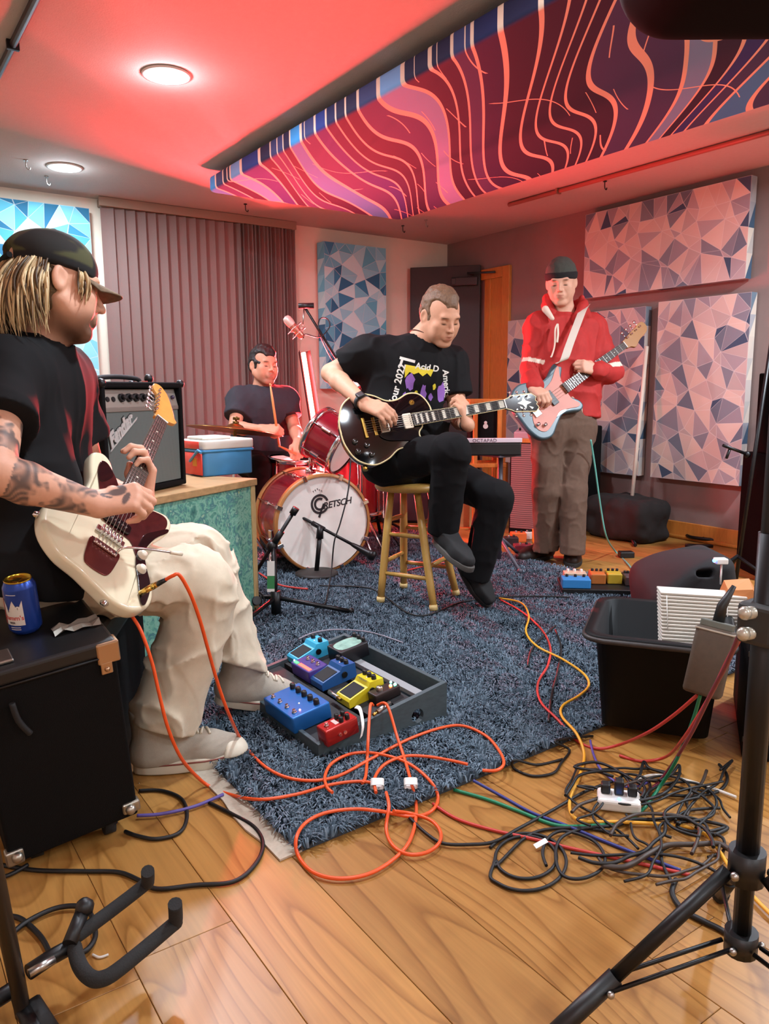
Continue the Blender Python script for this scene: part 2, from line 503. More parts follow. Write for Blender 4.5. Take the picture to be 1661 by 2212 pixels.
def MBK(x, z, th):
    return frame((x, YB - th - .012, z), x=(1, 0, 0), y=(0, 0, 1))
acoustic_panel(MR(3.90, 1.64, .06), 1.235, .58, .06, SLATE, 11, 'wide horizontal grey triangle print acoustic panel high on brown wall', 'r')
acoustic_panel(MR(3.257, .402, .06), .64, 1.155, .06, SLATE, 23, 'tall beige and navy triangle print acoustic panel nearest the camera on brown wall', 'r')
acoustic_panel(MR(3.972, .40, .06), .617, 1.14, .06, SLATE, 37, 'tall grey triangle print acoustic panel behind the bass player', 'r')
acoustic_panel(MR(4.673, .40, .06), .617, 1.14, .06, SLATE, 41, 'pink-lit triangle print acoustic panel between door casing and bass player', 'r')
acoustic_panel(MBK(3.178, 1.01, .11), .59, 1.14, .11, TEAL, 53, 'turquoise triangle print acoustic panel between the blinds and dark door', 'b')
acoustic_panel(MBK(.775, 1.045, .08), .645, 1.14, .08, TEAL, 67, 'bright blue triangle print acoustic panel behind the capped guitarist', 'b')

# ------------------------------------------------------------------ ceiling cloud
def cloud_mat():
    m = bpy.data.materials.new('wavy_line_fabric'); m.use_nodes = True; nt = m.node_tree; b = nt.nodes['Principled BSDF']; L = nt.links.new
    tc = N(nt, 'ShaderNodeTexCoord'); sp = N(nt, 'ShaderNodeSeparateXYZ'); L(tc.outputs['Object'], sp.inputs[0])
    def M(op, a, b_=None):
        n = N(nt, 'ShaderNodeMath', operation=op)
        for i, q in enumerate((a, b_)):
            if q is None: continue
            if isinstance(q, (int, float)): n.inputs[i].default_value = q
            else: L(q, n.inputs[i])
        return n.outputs[0]
    X, Y = sp.outputs[0], sp.outputs[1]
    def wave(ax, kx, ky, ph):
        return M('MULTIPLY', M('SINE', M('ADD', M('ADD', M('MULTIPLY', X, kx), M('MULTIPLY', Y, ky)), ph)), ax)
    w1 = M('ADD', M('ADD', M('ADD', Y, M('MULTIPLY', X, -.92)), wave(.085, 7.4, -3.3, .4)), wave(.022, 15.0, -9.1, 1.0))
    t = M('ADD', M('MULTIPLY', w1, 8.6), M('MULTIPLY', M('SINE', M('MULTIPLY', w1, 9.7)), .32))
    cell, fr = M('FLOOR', t), M('FRACT', t)
    wn = N(nt, 'ShaderNodeTexWhiteNoise', noise_dimensions='1D'); L(M('ADD', cell, .37), wn.inputs['W'])
    cr = N(nt, 'ShaderNodeValToRGB'); cr.color_ramp.interpolation = 'CONSTANT'; e = cr.color_ramp.elements
    e[0].position = 0; e[0].color = (*lin('#0c1a4a'), 1); e[1].position = .80; e[1].color = (*lin('#2f86c4'), 1)
    for p_, c_ in ((.18, '#12143a'), (.38, '#153078'), (.52, '#6a98c8'), (.62, '#2c3764'), (.9, '#0b1036')):
        q = e.new(p_); q.color = (*lin(c_), 1)
    L(wn.outputs['Value'], cr.inputs[0])
    line = M('GREATER_THAN', M('ABSOLUTE', M('SUBTRACT', fr, .5)),   .42)
    w2 = M('ADD', M('ADD', M('ADD', Y, M('MULTIPLY', X, -.35)), wave(.13, 7.6, -5.6, 2.2)), wave(.05, 3.0, 5.0, 0))
    f2 = M('FRACT', M('MULTIPLY', w2, 4.3)); line2 = M('GREATER_THAN', M('ABSOLUTE', M('SUBTRACT', f2, .5)), .482)
    gate = M('GREATER_THAN', M('SINE', M('ADD', M('MULTIPLY', X, 9.0), M('MULTIPLY', Y, 7.0))), .15)
    line2 = M('MULTIPLY', line2, gate)
    lm = M('MAXIMUM', line, line2)
    mx = N(nt, 'ShaderNodeMix', data_type='RGBA'); L(lm, mx.inputs['Factor']); L(cr.outputs[0], mx.inputs['A']); mx.inputs['B'].default_value = (*lin('#d8c0aa'), 1)
    L(mx.outputs['Result'], b.inputs['Base Color']); b.inputs['Roughness'].default_value = .85
    return m
def rrect(x0, y0, x1, y1, r, n=6):
    out = []
    for cx, cy, a0 in ((x1 - r, y0 + r, -90), (x1 - r, y1 - r, 0), (x0 + r, y1 - r, 90), (x0 + r, y0 + r, 180)):
        out += [(cx + r * math.cos(R(a0 + 90 * k / n)), cy + r * math.sin(R(a0 + 90 * k / n))) for k in range(n + 1)]
    return out
cl = thing('ceiling_cloud', 'long blue striped acoustic ceiling cloud with wavy cream lines', 'ceiling panel', (2.54, 2.8, 2.145))
MB().slab(rrect(1.846, 0.84, 3.234, 4.478, .05), 2.145, 2.228, .018, 4).build('fabric_cover', cloud_mat(), cl)
for hx in (2.05, 3.04):
    for hy in (1.4, 2.8, 4.2):
        MB().cyl((hx, hy, 2.227), (hx, hy, ZC - .001), .004, n=6).build('hanger', STEEL, cl)

# ------------------------------------------------------------------ lamps, conduits, hooks
LENS = mat('lamp_lens', '#ffffff', .5, emit=(1.0, .93, .82), estr=14)
LAMPNAME = ['round recessed ceiling lamp in the red-lit middle of the ceiling', 'round recessed ceiling lamp near the back wall above blue panel',
            'round recessed ceiling lamp above the seated capped guitarist', 'round recessed ceiling lamp right above the camera',
            'round recessed ceiling lamp over the loudspeaker by the brown wall', 'round recessed ceiling lamp to the right of the camera', 'round recessed ceiling lamp behind the camera', 'added round ceiling lamp in the left corner behind the camera', 'round recessed ceiling lamp in the right corner behind the camera']
for (lx, ly), pw, lb in zip(LAMPS, LAMP_W, LAMPNAME):
    t = thing('ceiling_lamp', lb, 'lamp', (lx, ly, ZC), 'recessed ceiling lamps')
    MB().lathe([(.078, ZC - .001), (.098, ZC - .001), (.098, ZC - .007), (.080, ZC - .010), (.078, ZC - .006)], 28, Matrix.Translation((lx, ly, 0))).build('trim_ring', WHITEP, t)
    MB().lathe([(.0, ZC - .0065), (.079, ZC - .0065)], 28, Matrix.Translation((lx, ly, 0))).build('lens', LENS, t)
    ld = bpy.data.lights.new('lamp_light', 'AREA'); ld.shape = 'DISK'; ld.size = .15; ld.energy = pw * .94; ld.color = LAMP_COL
    lo = bpy.data.objects.new('lamp_light', ld); link(lo, t, False); lo.location = (0, 0, -.012)
    ld = bpy.data.lights.new('lamp_glow', 'POINT'); ld.shadow_soft_size = .03; ld.energy = pw * .06; ld.color = LAMP_COL      # added point light below the flat lens for halo and side light
    lo = bpy.data.objects.new('lamp_glow', ld); link(lo, t, False); lo.location = (0, 0, -.075)
CONDM = mat('painted_conduit', '#8a5a48', .5)
def conduit(a, b, label, m):
    t = thing('ceiling_conduit', label, 'conduit', a)
    MB().cyl(a, b, .014, n=10).build('pipe', m, t)
    a, b = Vector(a), Vector(b)
    for k in range(4):
        p = a.lerp(b, .08 + .28 * k)
        MB().box((p.x - .022, p.y - .008, ZC - .034), (p.x + .022, p.y + .008, ZC - .0005), .002).build('strap', m, t)
conduit((3.88, 4.09, ZC - .016), (3.945, -1.5, ZC - .016), 'thin surface conduit along the red ceiling beside the cloud', CONDM)
conduit((.617, 3.69, ZC - .016), (.645, -1.5, ZC - .016), 'dark pipe on the ceiling above the capped guitarist', BLACKM)
HOOKS = [(.937, 4.84, 'clear', 'small clear hook left of the far ceiling lamp'), (1.10, 5.125, 'clear', 'shiny ceiling hook just below the far ceiling lamp'), (2.38, 5.115, 'dark', 'small dark ceiling hook above the vertical blinds'),
         (3.71, 5.10, 'dark', 'little ceiling hook above the turquoise panel'), (3.74, 4.845, 'clear', 'shiny ceiling hook nearest the room corner'), (3.99, 3.355, 'dark', 'black ceiling hook above the wide wall panel')]
for hx, hy, kd, lb in HOOKS:
    pts = [(hx, hy, ZC - .004), (hx, hy, ZC - .03), (hx + .004, hy, ZC - .045), (hx + .016, hy, ZC - .05), (hx + .02, hy, ZC - .038)]
    t = thing('ceiling_hook', lb, 'hook', (hx, hy, ZC), 'ceiling hooks')
    MB().tube(catmull(pts, 5), .0032, 8).build('hook_wire', STEEL if kd == 'clear' else BLACKM, t)
    MB().cyl((hx, hy, ZC - .0005), (hx, hy, ZC - .006), .012, n=12).build('base_plate', STEEL if kd == 'clear' else BLACKM, t)

# ------------------------------------------------------------------ red LED tube in its trough, put in to cut the beam, standing behind the drums
tb, tt = at(681, 930, 5.50), at(655, 762, 5.50)
ax = (tt - tb).normalized(); tb2 = tb - ax * .42     # it goes on down behind the drums
t = thing('led_tube_light', 'glowing red LED tube light standing behind the drum kit', 'lamp', (tb2.x, tb2.y, 0))
TUBEM = mat('led_tube_glow', '#ffffff', .4, emit=(1.0, .32, .25), estr=9)
Lh = (tt - tb2).length
MB().tube([tb2, tt], .017, 14).build('tube', TUBEM, t)
TM = frame(tb2, z=ax, y=(0, 1, 0))      # local -y is where it shines
prof = [(-.042, -.029), (-.022, .022), (.022, .022), (.042, -.029), (.044, -.028), (.024, .025), (-.024, .025), (-.044, -.028)]
mb = MB(); mb.M = TM; mb.prism(prof, -.01, Lh + .01); mb.build('added_trough', mat('added_trough_red', '#4a0f0c', .6), t)  # added flaps that limit where the red light reaches the ceiling
mb = MB(); foot = Vector((tb2.x, tb2.y, 0))
for k in range(3):
    a_ = R(90 + 120 * k); mb.tube([tb2 + Vector((0, 0, -.02)), foot + Vector((math.cos(a_) * .25, math.sin(a_) * .22, .008))], .009, 8)
mb.cyl(tb2 + Vector((0, 0, -.05)), tb2 + ax * .02, .020, n=14); mb.build('tripod_base', BLACKM, t)
for an, rw in zip((-46, 34), RED_W):
    fy = TM.to_3x3() @ Vector((math.sin(R(an)), -math.cos(R(an)), 0))
    ld = bpy.data.lights.new('tube_light', 'AREA'); ld.shape = 'RECTANGLE'; ld.size = .008; ld.size_y = Lh * .96
    ld.energy = rw; ld.color = RED_COL
    lo = bpy.data.objects.new('tube_light', ld); COL.objects.link(lo); lo.parent = t
    lo.matrix_parent_inverse = Matrix.Translation(t.location).inverted(); lo.matrix_basis = frame((tb2 + tt) / 2 + fy * .0195, z=-fy, y=ax)
# ================================================================== implicit modelling: smooth unions of tapered limbs meshed by surface nets
class Noise3:
    def __init__(s, seed=0):
        s.t = np.random.RandomState(seed).rand(32, 32, 32).astype(np.float32) * 2 - 1
    def __call__(s, p):
        i = np.floor(p).astype(np.int32); f = (p - i).astype(np.float32); f = f * f * (3 - 2 * f)
        i0 = i & 31; i1 = (i + 1) & 31; t = s.t
        x0, y0, z0 = i0.T; x1, y1, z1 = i1.T; fx, fy, fz = f.T
        c00 = t[x0, y0, z0] * (1 - fx) + t[x1, y0, z0] * fx; c10 = t[x0, y1, z0] * (1 - fx) + t[x1, y1, z0] * fx
        c01 = t[x0, y0, z1] * (1 - fx) + t[x1, y0, z1] * fx; c11 = t[x0, y1, z1] * (1 - fx) + t[x1, y1, z1] * fx
        return (c00 * (1 - fy) + c10 * fy) * (1 - fz) + (c01 * (1 - fy) + c11 * fy) * fz
NZ = Noise3(3)
def npv(v): return np.array(tuple(v), dtype=np.float64)

class SDF:
    def __init__(s): s.ops = []; s.M = Matrix.Identity(4)
    def _push(s, kind, fn, c, rad, k): s.ops.append((kind, fn, npv(c), rad, k)); return s
    def cone(s, a, b, ra, rb=None, k=.02, op='u'):
        rb = ra if rb is None else rb
        A, B = npv(s.M @ Vector(a)), npv(s.M @ Vector(b)); ba = B - A; L2 = max(ba @ ba, 1e-12)
        def fn(p):
            pa = p - A; t = np.clip(pa @ ba / L2, 0, 1)
            return np.linalg.norm(pa - t[:, None] * ba, axis=1) - (ra + (rb - ra) * t)
        return s._push(op, fn, (A + B) / 2, math.sqrt(L2) / 2 + max(ra, rb), k)
    def chain(s, pts, rs, k=.02, op='u'):
        for i in range(len(pts) - 1): s.cone(pts[i], pts[i + 1], rs[i], rs[i + 1], k if i == 0 else min(k, .012) if k < .012 else k, op)
        return s
    def ell(s, c, r, rot=None, k=.02, op='u'):
        """ellipsoid: rot is a 3x3 (local to current frame)"""
        M3 = s.M.to_3x3() @ (rot or Matrix.Identity(3)); Rm = np.array(M3); c_ = npv(s.M @ Vector(c)); rr = np.array(r, float)
        def fn(p):
            q = (p - c_) @ Rm; k0 = np.linalg.norm(q / rr, axis=1); k1 = np.linalg.norm(q / (rr * rr), axis=1)
            return k0 * (k0 - 1) / np.maximum(k1, 1e-9)
        return s._push(op, fn, c_, float(max(rr)), k)
    def box(s, c, h, rot=None, rnd=.01, k=.01, op='u'):
        M3 = s.M.to_3x3() @ (rot or Matrix.Identity(3)); Rm = np.array(M3); c_ = npv(s.M @ Vector(c)); hh = np.array(h, float) - rnd
        def fn(p):
            q = np.abs((p - c_) @ Rm) - hh
            return np.linalg.norm(np.maximum(q, 0), axis=1) + np.minimum(q.max(axis=1), 0) - rnd
        return s._push(op, fn, c_, float(np.linalg.norm(h)), k)
    def half(s, pt, n, k=.006, op='s'):
        """cut away everything on the side n points to"""
        P, n_ = npv(s.M @ Vector(pt)), npv((s.M.to_3x3() @ Vector(n)).normalized())
        def fn(p): return -((p - P) @ n_)
        return s._push(op, fn, P, 1e9, k)
    def warp(s, fn): s.ops.append(('w', fn, np.zeros(3), 1e9, 0)); return s
    def ev(s, p, band):
        if len(p) <= 24000: return s.ev1(p, band)
        return np.concatenate([s.ev1(p[i:i + 24000], band) for i in range(0, len(p), 24000)])
    def ev1(s, p, band):
        d = np.full(len(p), 1.0); lo_, hi_ = p.min(0), p.max(0)
        for kind, fn, c, rad, k in s.ops:
            if rad < 1e8 and np.sum(np.maximum(np.maximum(lo_ - c, c - hi_), 0) ** 2) > (rad + band + k + .02) ** 2: continue
            if kind == 'w':
                m = np.abs(d) < band * 1.5 + .03
                if m.any(): d[m] += fn(p[m])
                continue
            if rad < 1e8:
                m = np.einsum('ij,ij->i', p - c, p - c) < (rad + band + k + .02) ** 2
                if not m.any(): continue
                q = fn(p[m]); e = d[m]
            else:
                m = slice(None); q = fn(p); e = d
            if kind == 's': q = -q
            if k > 0:
                h = np.maximum(k - np.abs(e - q), 0) / k
                r_ = h * h * k * .25
            else: r_ = 0
            d[m] = np.minimum(e, q) - r_ if kind == 'u' else np.maximum(e, q) + r_
        return d
    def mesh(s, h):
        """(verts, quads) by sparse naive surface nets"""
        lo = np.min([c - r_ for k_, f_, c, r_, _ in s.ops if k_ == 'u'], axis=0) - 4 * h
        hi = np.max([c + r_ for k_, f_, c, r_, _ in s.ops if k_ == 'u'], axis=0) + 4 * h
        B = 4; H = h * B; H0 = H * 4; n0 = np.ceil((hi - lo) / H0).astype(int) + 1; n = n0 * 4
        g = np.stack(np.meshgrid(*[np.arange(q) for q in n0], indexing='ij'), -1).reshape(-1, 3)
        d = s.ev(lo + (g + .5) * H0, H0 * 1.2); g = g[np.abs(d) < H0 * 1.0 + .03]
        off4 = np.stack(np.meshgrid(*[np.arange(4)] * 3, indexing='ij'), -1).reshape(-1, 3)
        g = (g[:, None] * 4 + off4[None]).reshape(-1, 3)
        d = s.ev(lo + (g + .5) * H, H * 1.2)
        g = g[np.abs(d) < H * .87 * 1.15 + .022]
        off = np.stack(np.meshgrid(*[np.arange(B)] * 3, indexing='ij'), -1).reshape(-1, 3)
        cells = (g[:, None] * B + off[None]).reshape(-1, 3)
        D = (n * B + 2).astype(np.int64)
        enc = lambda q: (q[:, 0].astype(np.int64) * D[1] + q[:, 1]) * D[2] + q[:, 2]
        co = np.array([[i, j, k] for i in (0, 1) for j in (0, 1) for k in (0, 1)])
        ids = np.stack([enc(cells + o) for o in co], 1)
        tot = int(D[0] * D[1] * D[2]); lut = np.zeros(tot, dtype=np.int32); lut[ids.ravel()] = 1
        u = np.flatnonzero(lut); lut[u] = np.arange(len(u), dtype=np.int32); inv = lut[ids.ravel()]
        P = np.stack([u // (D[1] * D[2]), (u // D[2]) % D[1], u % D[2]], 1)
        val = s.ev(lo + P * h, 6 * h)
        cv = val[inv.reshape(ids.shape)]
        act = (cv.min(1) < 0) & (cv.max(1) >= 0)
        cells, cv = cells[act], cv[act]
        vs = np.zeros((len(cells), 3)); cnt = np.zeros(len(cells))
        E = [(a, b) for a in range(8) for b in range(a + 1, 8) if np.abs(co[a] - co[b]).sum() == 1]
        for a, b in E:
            va, vb = cv[:, a], cv[:, b]; m = (va < 0) != (vb < 0)
            t = np.where(m, va / np.where(m, va - vb, 1), 0)
            vs += np.where(m[:, None], co[a] + t[:, None] * (co[b] - co[a]), 0); cnt += m
        vs = lo + (cells + vs / cnt[:, None]) * h
        lut[:] = -1; lut[enc(cells)] = np.arange(len(cells), dtype=np.int32)
        def find(q):
            return lut[enc(q)]
        quads = []
        for ax_, (a, b) in enumerate((((0, 1, 0), (0, 0, 1)), ((0, 0, 1), (1, 0, 0)), ((1, 0, 0), (0, 1, 0)))):
            far = {0: 4, 1: 2, 2: 1}[ax_]
            s0, s1 = cv[:, 0] < 0, cv[:, far] < 0
            m = s0 != s1; c = cells[m]; a, b = np.array(a), np.array(b)
            q = np.stack([np.nonzero(m)[0], find(c - a), find(c - a - b), find(c - b)], 1)
            fl = s0[m]; ok = (q >= 0).all(1); q, fl = q[ok], fl[ok]
            q[fl] = q[fl][:, ::-1]
            quads.append(q[:, ::-1])
        return vs, np.concatenate(quads)
def sdf_object(sdf, h, name, material, parent=None, paint=None, smooth_it=1, label=None):
    V, Q = sdf.mesh(h)
    for _ in range(smooth_it):      # light relaxation
        ii = np.concatenate([Q[:, [0, 1, 2, 3]].T.ravel(), Q[:, [1, 2, 3, 0]].T.ravel()]); jj = np.concatenate([Q[:, [1, 2, 3, 0]].T.ravel(), Q[:, [0, 1, 2, 3]].T.ravel()])
        cn = np.bincount(ii, minlength=len(V)); acc = np.stack([np.bincount(ii, V[jj, c_], len(V)) for c_ in range(3)], 1)
        V = V * .5 + .5 * acc / np.maximum(cn, 1)[:, None]
    me = bpy.data.meshes.new(name)
    me.vertices.add(len(V)); me.vertices.foreach_set('co', V.ravel())
    me.loops.add(len(Q) * 4); me.loops.foreach_set('vertex_index', Q.ravel().astype(np.int32))
    me.polygons.add(len(Q)); me.polygons.foreach_set('loop_start', np.arange(len(Q), dtype=np.int32) * 4)
    me.polygons.foreach_set('use_smooth', np.ones(len(Q), dtype=bool))
    me.update(calc_edges=True); me.validate()
    me.materials.append(material)
    if paint is not None:
        c = np.ones((len(V), 4)); c[:, :3] = paint(V)
        ca = me.color_attributes.new('paint', 'FLOAT_COLOR', 'POINT'); ca.data.foreach_set('color', c.ravel())
    o = bpy.data.objects.new(name, me); link(o, parent)
    if label: o['label'] = label
    return o
def mixc(base, col, w):
    return base * (1 - w[:, None]) + np.array(lin(col) if isinstance(col, str) else col) * w[:, None]
def blob(V, M, c, r, soft=.5):
    """painting weight of an ellipsoid patch in the frame M"""
    q = (V - npv(M @ Vector(c))) @ np.array(M.to_3x3()); d = np.linalg.norm(q / np.array(r), axis=1)
    return np.clip((1 - d) / soft, 0, 1)
SKINM = mat('skin', '#c98f70', 0.55, vcol='paint', noise=.05, nscale=90, spec=.35)

def head_sdf(s, M, jaw=1.0, nose=1.0, ears=True, long=1.0):
    """head in frame M: +y faces forward, +z up, origin between the ears. About 0.235 tall."""
    o = s.M; s.M = M
    s.ell((0, -.012, .045), (.074, .094, .083), k=.03)
    s.ell((0, .022, .0), (.064, .072, .085), k=.03)
    s.ell((0, .034, -.055 * long), (.050 * jaw, .048, .056), k=.03)
    for sx in (-1, 1):
        s.cone((sx * .055 * jaw, -.004, -.045), (sx * .020 * jaw, .068, -.098 * long), .020, .015, k=.025)
        s.ell((sx * .044, .062, -.018), (.021, .021, .019), k=.02)
        s.ell((sx * .038, .056, -.048 * long), (.024, .026, .030), k=.02)
    s.ell((0, .075, -.100 * long), (.021, .016, .015), k=.02)
    s.cone((-.036, .083, .026), (.036, .083, .026), .0095, k=.018)
    for sx in (-1, 1):
        s.ell((sx * .031, .100, .004), (.017, .017, .012), k=.014, op='s')
        s.ell((sx * .031, .0765, .004), (.0145, .0125, .0125), k=.004)
    s.cone((0, .088, .018), (0, .112 * (1 + .02 * nose), -.026), .0075, .0105 * nose, k=.012)
    for sx in (-1, 1):
        s.ell((sx * .0115, .099, -.030), (.0085, .010, .0075), k=.008)
    s.ell((0, .088, -.060 * long), (.027, .014, .022), k=.015)
    s.cone((-.019, .091, -.057 * long), (.019, .091, -.057 * long), .0055, k=.006)
    s.cone((0, .099, -.056 * long), (0, .099, -.056 * long), .0045, k=.01)
    s.cone((-.016, .091, -.070 * long), (.016, .091, -.070 * long), .0062, k=.006)
    s.cone((-.022, .103, -.0635 * long), (.022, .103, -.0635 * long), .0035, k=.003, op='s')
    if ears:
        for sx in (-1, 1):
            rt = Euler((0, 0, R(sx * 22))).to_matrix()
            s.ell((sx * .078, -.014, -.002), (.009, .020, .031), rot=rt, k=.008)
            s.ell((sx * .084, -.008, .002), (.006, .010, .018), rot=rt, k=.006, op='s')
    s.M = o
def face_paint(V, C, M, lips='#a8604f', brow='#5a3b24', stubble=None, st=.0, eye='#2a1c14', closed=True, long=1.0, blush=None):
    C = C.copy()
    if stubble:
        w_ = np.maximum(blob(V, M, (0, .050, -.088 * long), (.080, .092, .062), .5), blob(V, M, (0, .095, -.048 * long), (.032, .03, .012), .5)); C = mixc(C, stubble, w_ * st)
    w_ = np.maximum(blob(V, M, (0, .093, -.057 * long), (.023, .02, .0065), .4), blob(V, M, (0, .093, -.069 * long), (.019, .02, .007), .4)); C = mixc(C, lips, w_ * .8)
    for sx in (-1, 1):
        w_ = blob(V, M, (sx * .033, .088, .024), (.022, .02, .0055), .5); C = mixc(C, brow, w_ * .85)
        if closed:
            C = mixc(C, eye, blob(V, M, (sx * .031, .089, -.0045), (.017, .014, .0045), .5) * .95)
        else:
            C = mixc(C, '#cfc4ba', blob(V, M, (sx * .031, .09, .003), (.0125, .014, .006), .3))
            C = mixc(C, eye, blob(V, M, (sx * .031, .092, .003), (.0055, .014, .0058), .3))
        C = mixc(C, '#5a3526', blob(V, M, (sx * .010, .104, -.037), (.004, .006, .003), .6) * .6)
    if blush is not None: C = mixc(C, '#c4705a', np.maximum(blob(V, M, (.05, .06, -.02), (.03, .03, .025), 1), blob(V, M, (-.05, .06, -.02), (.03, .03, .025), 1)) * blush)
    return C
def hand_sdf(s, M, curls, thumb, side=1, spread=0.0, scale=1.0):
    """hand in frame M: wrist at origin, +y to the fingertips, +z the back of the hand, thumb towards side*x.
    curls: four (knuckle, middle, tip) angles in degrees, index to little; thumb: (out, forward, down) points"""
    o = s.M; s.M = M @ Matrix.Scale(scale, 4)
    bx = [.0285, .0095, -.0095, -.027]; by = [.088, .092, .087, .078]; ln = [(.042, .026, .021), (.046, .029, .022), (.042, .027, .021), (.033, .021, .019)]
    sc = scale
    s.cone((side * .012, -.01, 0), (side * .012, .0, 0), .021 * sc, .021 * sc, k=.015)
    for i in range(4):
        s.cone((side * bx[i] * .62, .010, -.001), (side * bx[i], by[i], 0), .0165 * sc, .0118 * sc, k=.010 if i == 0 else .014)
    for i in range(4):
        a = 0.0; p = Vector((side * bx[i], by[i], 0)); rr = [.0108, .0098, .0090, .0076]
        if i == 3: rr = [q * .87 for q in rr]
        sp = R(spread) * (1.5 - i) * side
        for j in range(3):
            a += R(curls[i][j]); d = Vector((math.sin(sp) * math.cos(a), math.cos(a) * math.cos(sp), -math.sin(a)))
            q = p + d * ln[i][j]
            s.cone(p, q, rr[j] * sc, rr[j + 1] * sc, k=.004)
            p = q
    t = [Vector((side * q[0], q[1], q[2])) for q in thumb]
    s.chain([Vector((side * .016, .018, -.006))] + t, [.0175 * sc, .0135 * sc, .0112 * sc, .0088 * sc], k=.010)
    s.M = o
RELAX = [(25, 30, 15), (30, 35, 20), (35, 38, 20), (38, 40, 22)]
FIST = [(62, 78, 40), (66, 82, 42), (70, 84, 44), (72, 84, 46)]
def rim_paint(V, col): return np.tile(np.array(lin(col)), (len(V), 1))
def shoe(name, parent, M, L, upper, sole, wd=.098, high=.09, sole_h=.026, laces=None, toe=None, stripe=None, ankle_r=.048):
    """shoe in frame M: heel at origin, +y to the toe, z up, sole on z=0"""
    s = SDF(); s.M = M; w = wd / 2
    s.cone((0, .035, .05), (0, .09, .05), w * .78, w * .82, k=.0); s.cone((0, .09, .048), (0, L * .66, .038), w * .82, w * .84, k=.03)
    s.cone((0, L * .66, .038), (0, L - w * .86, .034), w * .84, w * .70, k=.03)
    s.cone((0, .046, .05), (0, .052, high), w * .74, ankle_r, k=.03)
    s.cone((0, .075, high * .8), (0, L * .55, .055), w * .62, w * .5, k=.03)
    s.half((0, 0, sole_h * .6), (0, 0, -1), k=.004); s.half((0, 0, high + .012), (0, .15, 1), k=.004)
    up = sdf_object(s, .0045, name, upper, parent)
    prof = []
    for k in range(28):
        a = 2 * PI * k / 28; t = .5 - .5 * math.cos(a); y = L * t
        ww = w * (.80 + .24 * math.sin(PI * min(1, t * 1.05)) ** .8) * (abs(math.sin(a)) ** .55) * (1.0 if t > .5 else .92)
        prof.append((ww * (1 if math.sin(a) >= 0 else -1), y))
    mb = MB(); mb.slab(prof, 0, sole_h, .004); mb.build('sole', sole, up, M=M)
    if toe:
        t_ = SDF(); t_.M = M; t_.ell((0, L - .056, .022), (w * .99, .060, .047), k=0); t_.half((0, 0, sole_h * .7), (0, 0, -1), k=.003); t_.half((0, L - .075, 0), (0, -1, .3), k=.003)
        sdf_object(t_, .004, 'toe_cap', toe, up)
    if laces:
        tree = BVHTree.FromPolygons([v.co for v in up.data.vertices], [tuple(q.vertices) for q in up.data.polygons]); zd = -(M.to_3x3() @ Vector((0, 0, 1)))
        def on(x_, y_):
            hit = tree.ray_cast(M @ Vector((x_, y_, .4)), zd, .6); return (hit[0] - zd * .002) if hit[0] else M @ Vector((x_, y_, .06))
        for k in range(6):
            y = L * .40 + k * L * .052; x = w * .38
            MB().tube([on(t_ * x, y + .004 * (1 if k % 2 else -1) * t_) for t_ in (-1, -.6, -.2, .2, .6, 1)], .0034, 6).build('lace', laces, up)
    if stripe:
        mb = MB(); ring = [M @ Vector((p[0] * 1.012, p[1] * 1.004 - .0005, sole_h * .80)) for p in prof]
        mb.tube(ring, .0022, 6, closed=True); mb.build('sole_stripe', stripe, up)
    return up
# ================================================================== people
def cv(r_, u_, t_):
    """direction seen from the camera: right, up, towards the viewer"""
    return (_r * r_ + _u * u_ - _f * t_).normalized()
def lerp(a, b, t): return Vector(a) * (1 - t) + Vector(b) * t
def fold(amp, f, f2=None, seed=0, st=(1, 1, 1)):
    st = np.array(st); o = np.array([seed * 7.3, seed * 3.1, seed * 5.7])
    def fn(p):
        q = p * st; d = NZ(q * f + o)
        d = np.sign(d) * np.abs(d) ** .8
        if f2: d = d + .5 * NZ(q * f2 + o + 11)
        return amp * d
    return fn
def crease(amp, f, f2=None, seed=0, st=(1, 1, 1)):
    st = np.array(st); o = np.array([seed * 7.3, seed * 3.1, seed * 5.7])
    def fn(p):
        q = p * st; w_ = 0.35 * np.stack([NZ(q * f * .6 + o + 3), NZ(q * f * .6 + o + 17), NZ(q * f * .6 + o + 29)], 1)
        d = (1 - np.abs(NZ(q * f + o + w_))) ** 5
        if f2: d = d + .5 * (1 - np.abs(NZ(q * f2 + o + 11 + w_))) ** 5
        return amp * (.35 - d)
    return fn
def cut_end(s, p, d, r=.16, length=.4, k=.004):
    """remove a limb beyond p in direction d"""
    d = Vector(d).normalized(); M0 = s.M; s.M = frame(p, z=d, x=d.orthogonal())
    s.box((0, 0, length / 2), (r, r, length / 2), rnd=.002, k=k, op='s'); s.M = M0
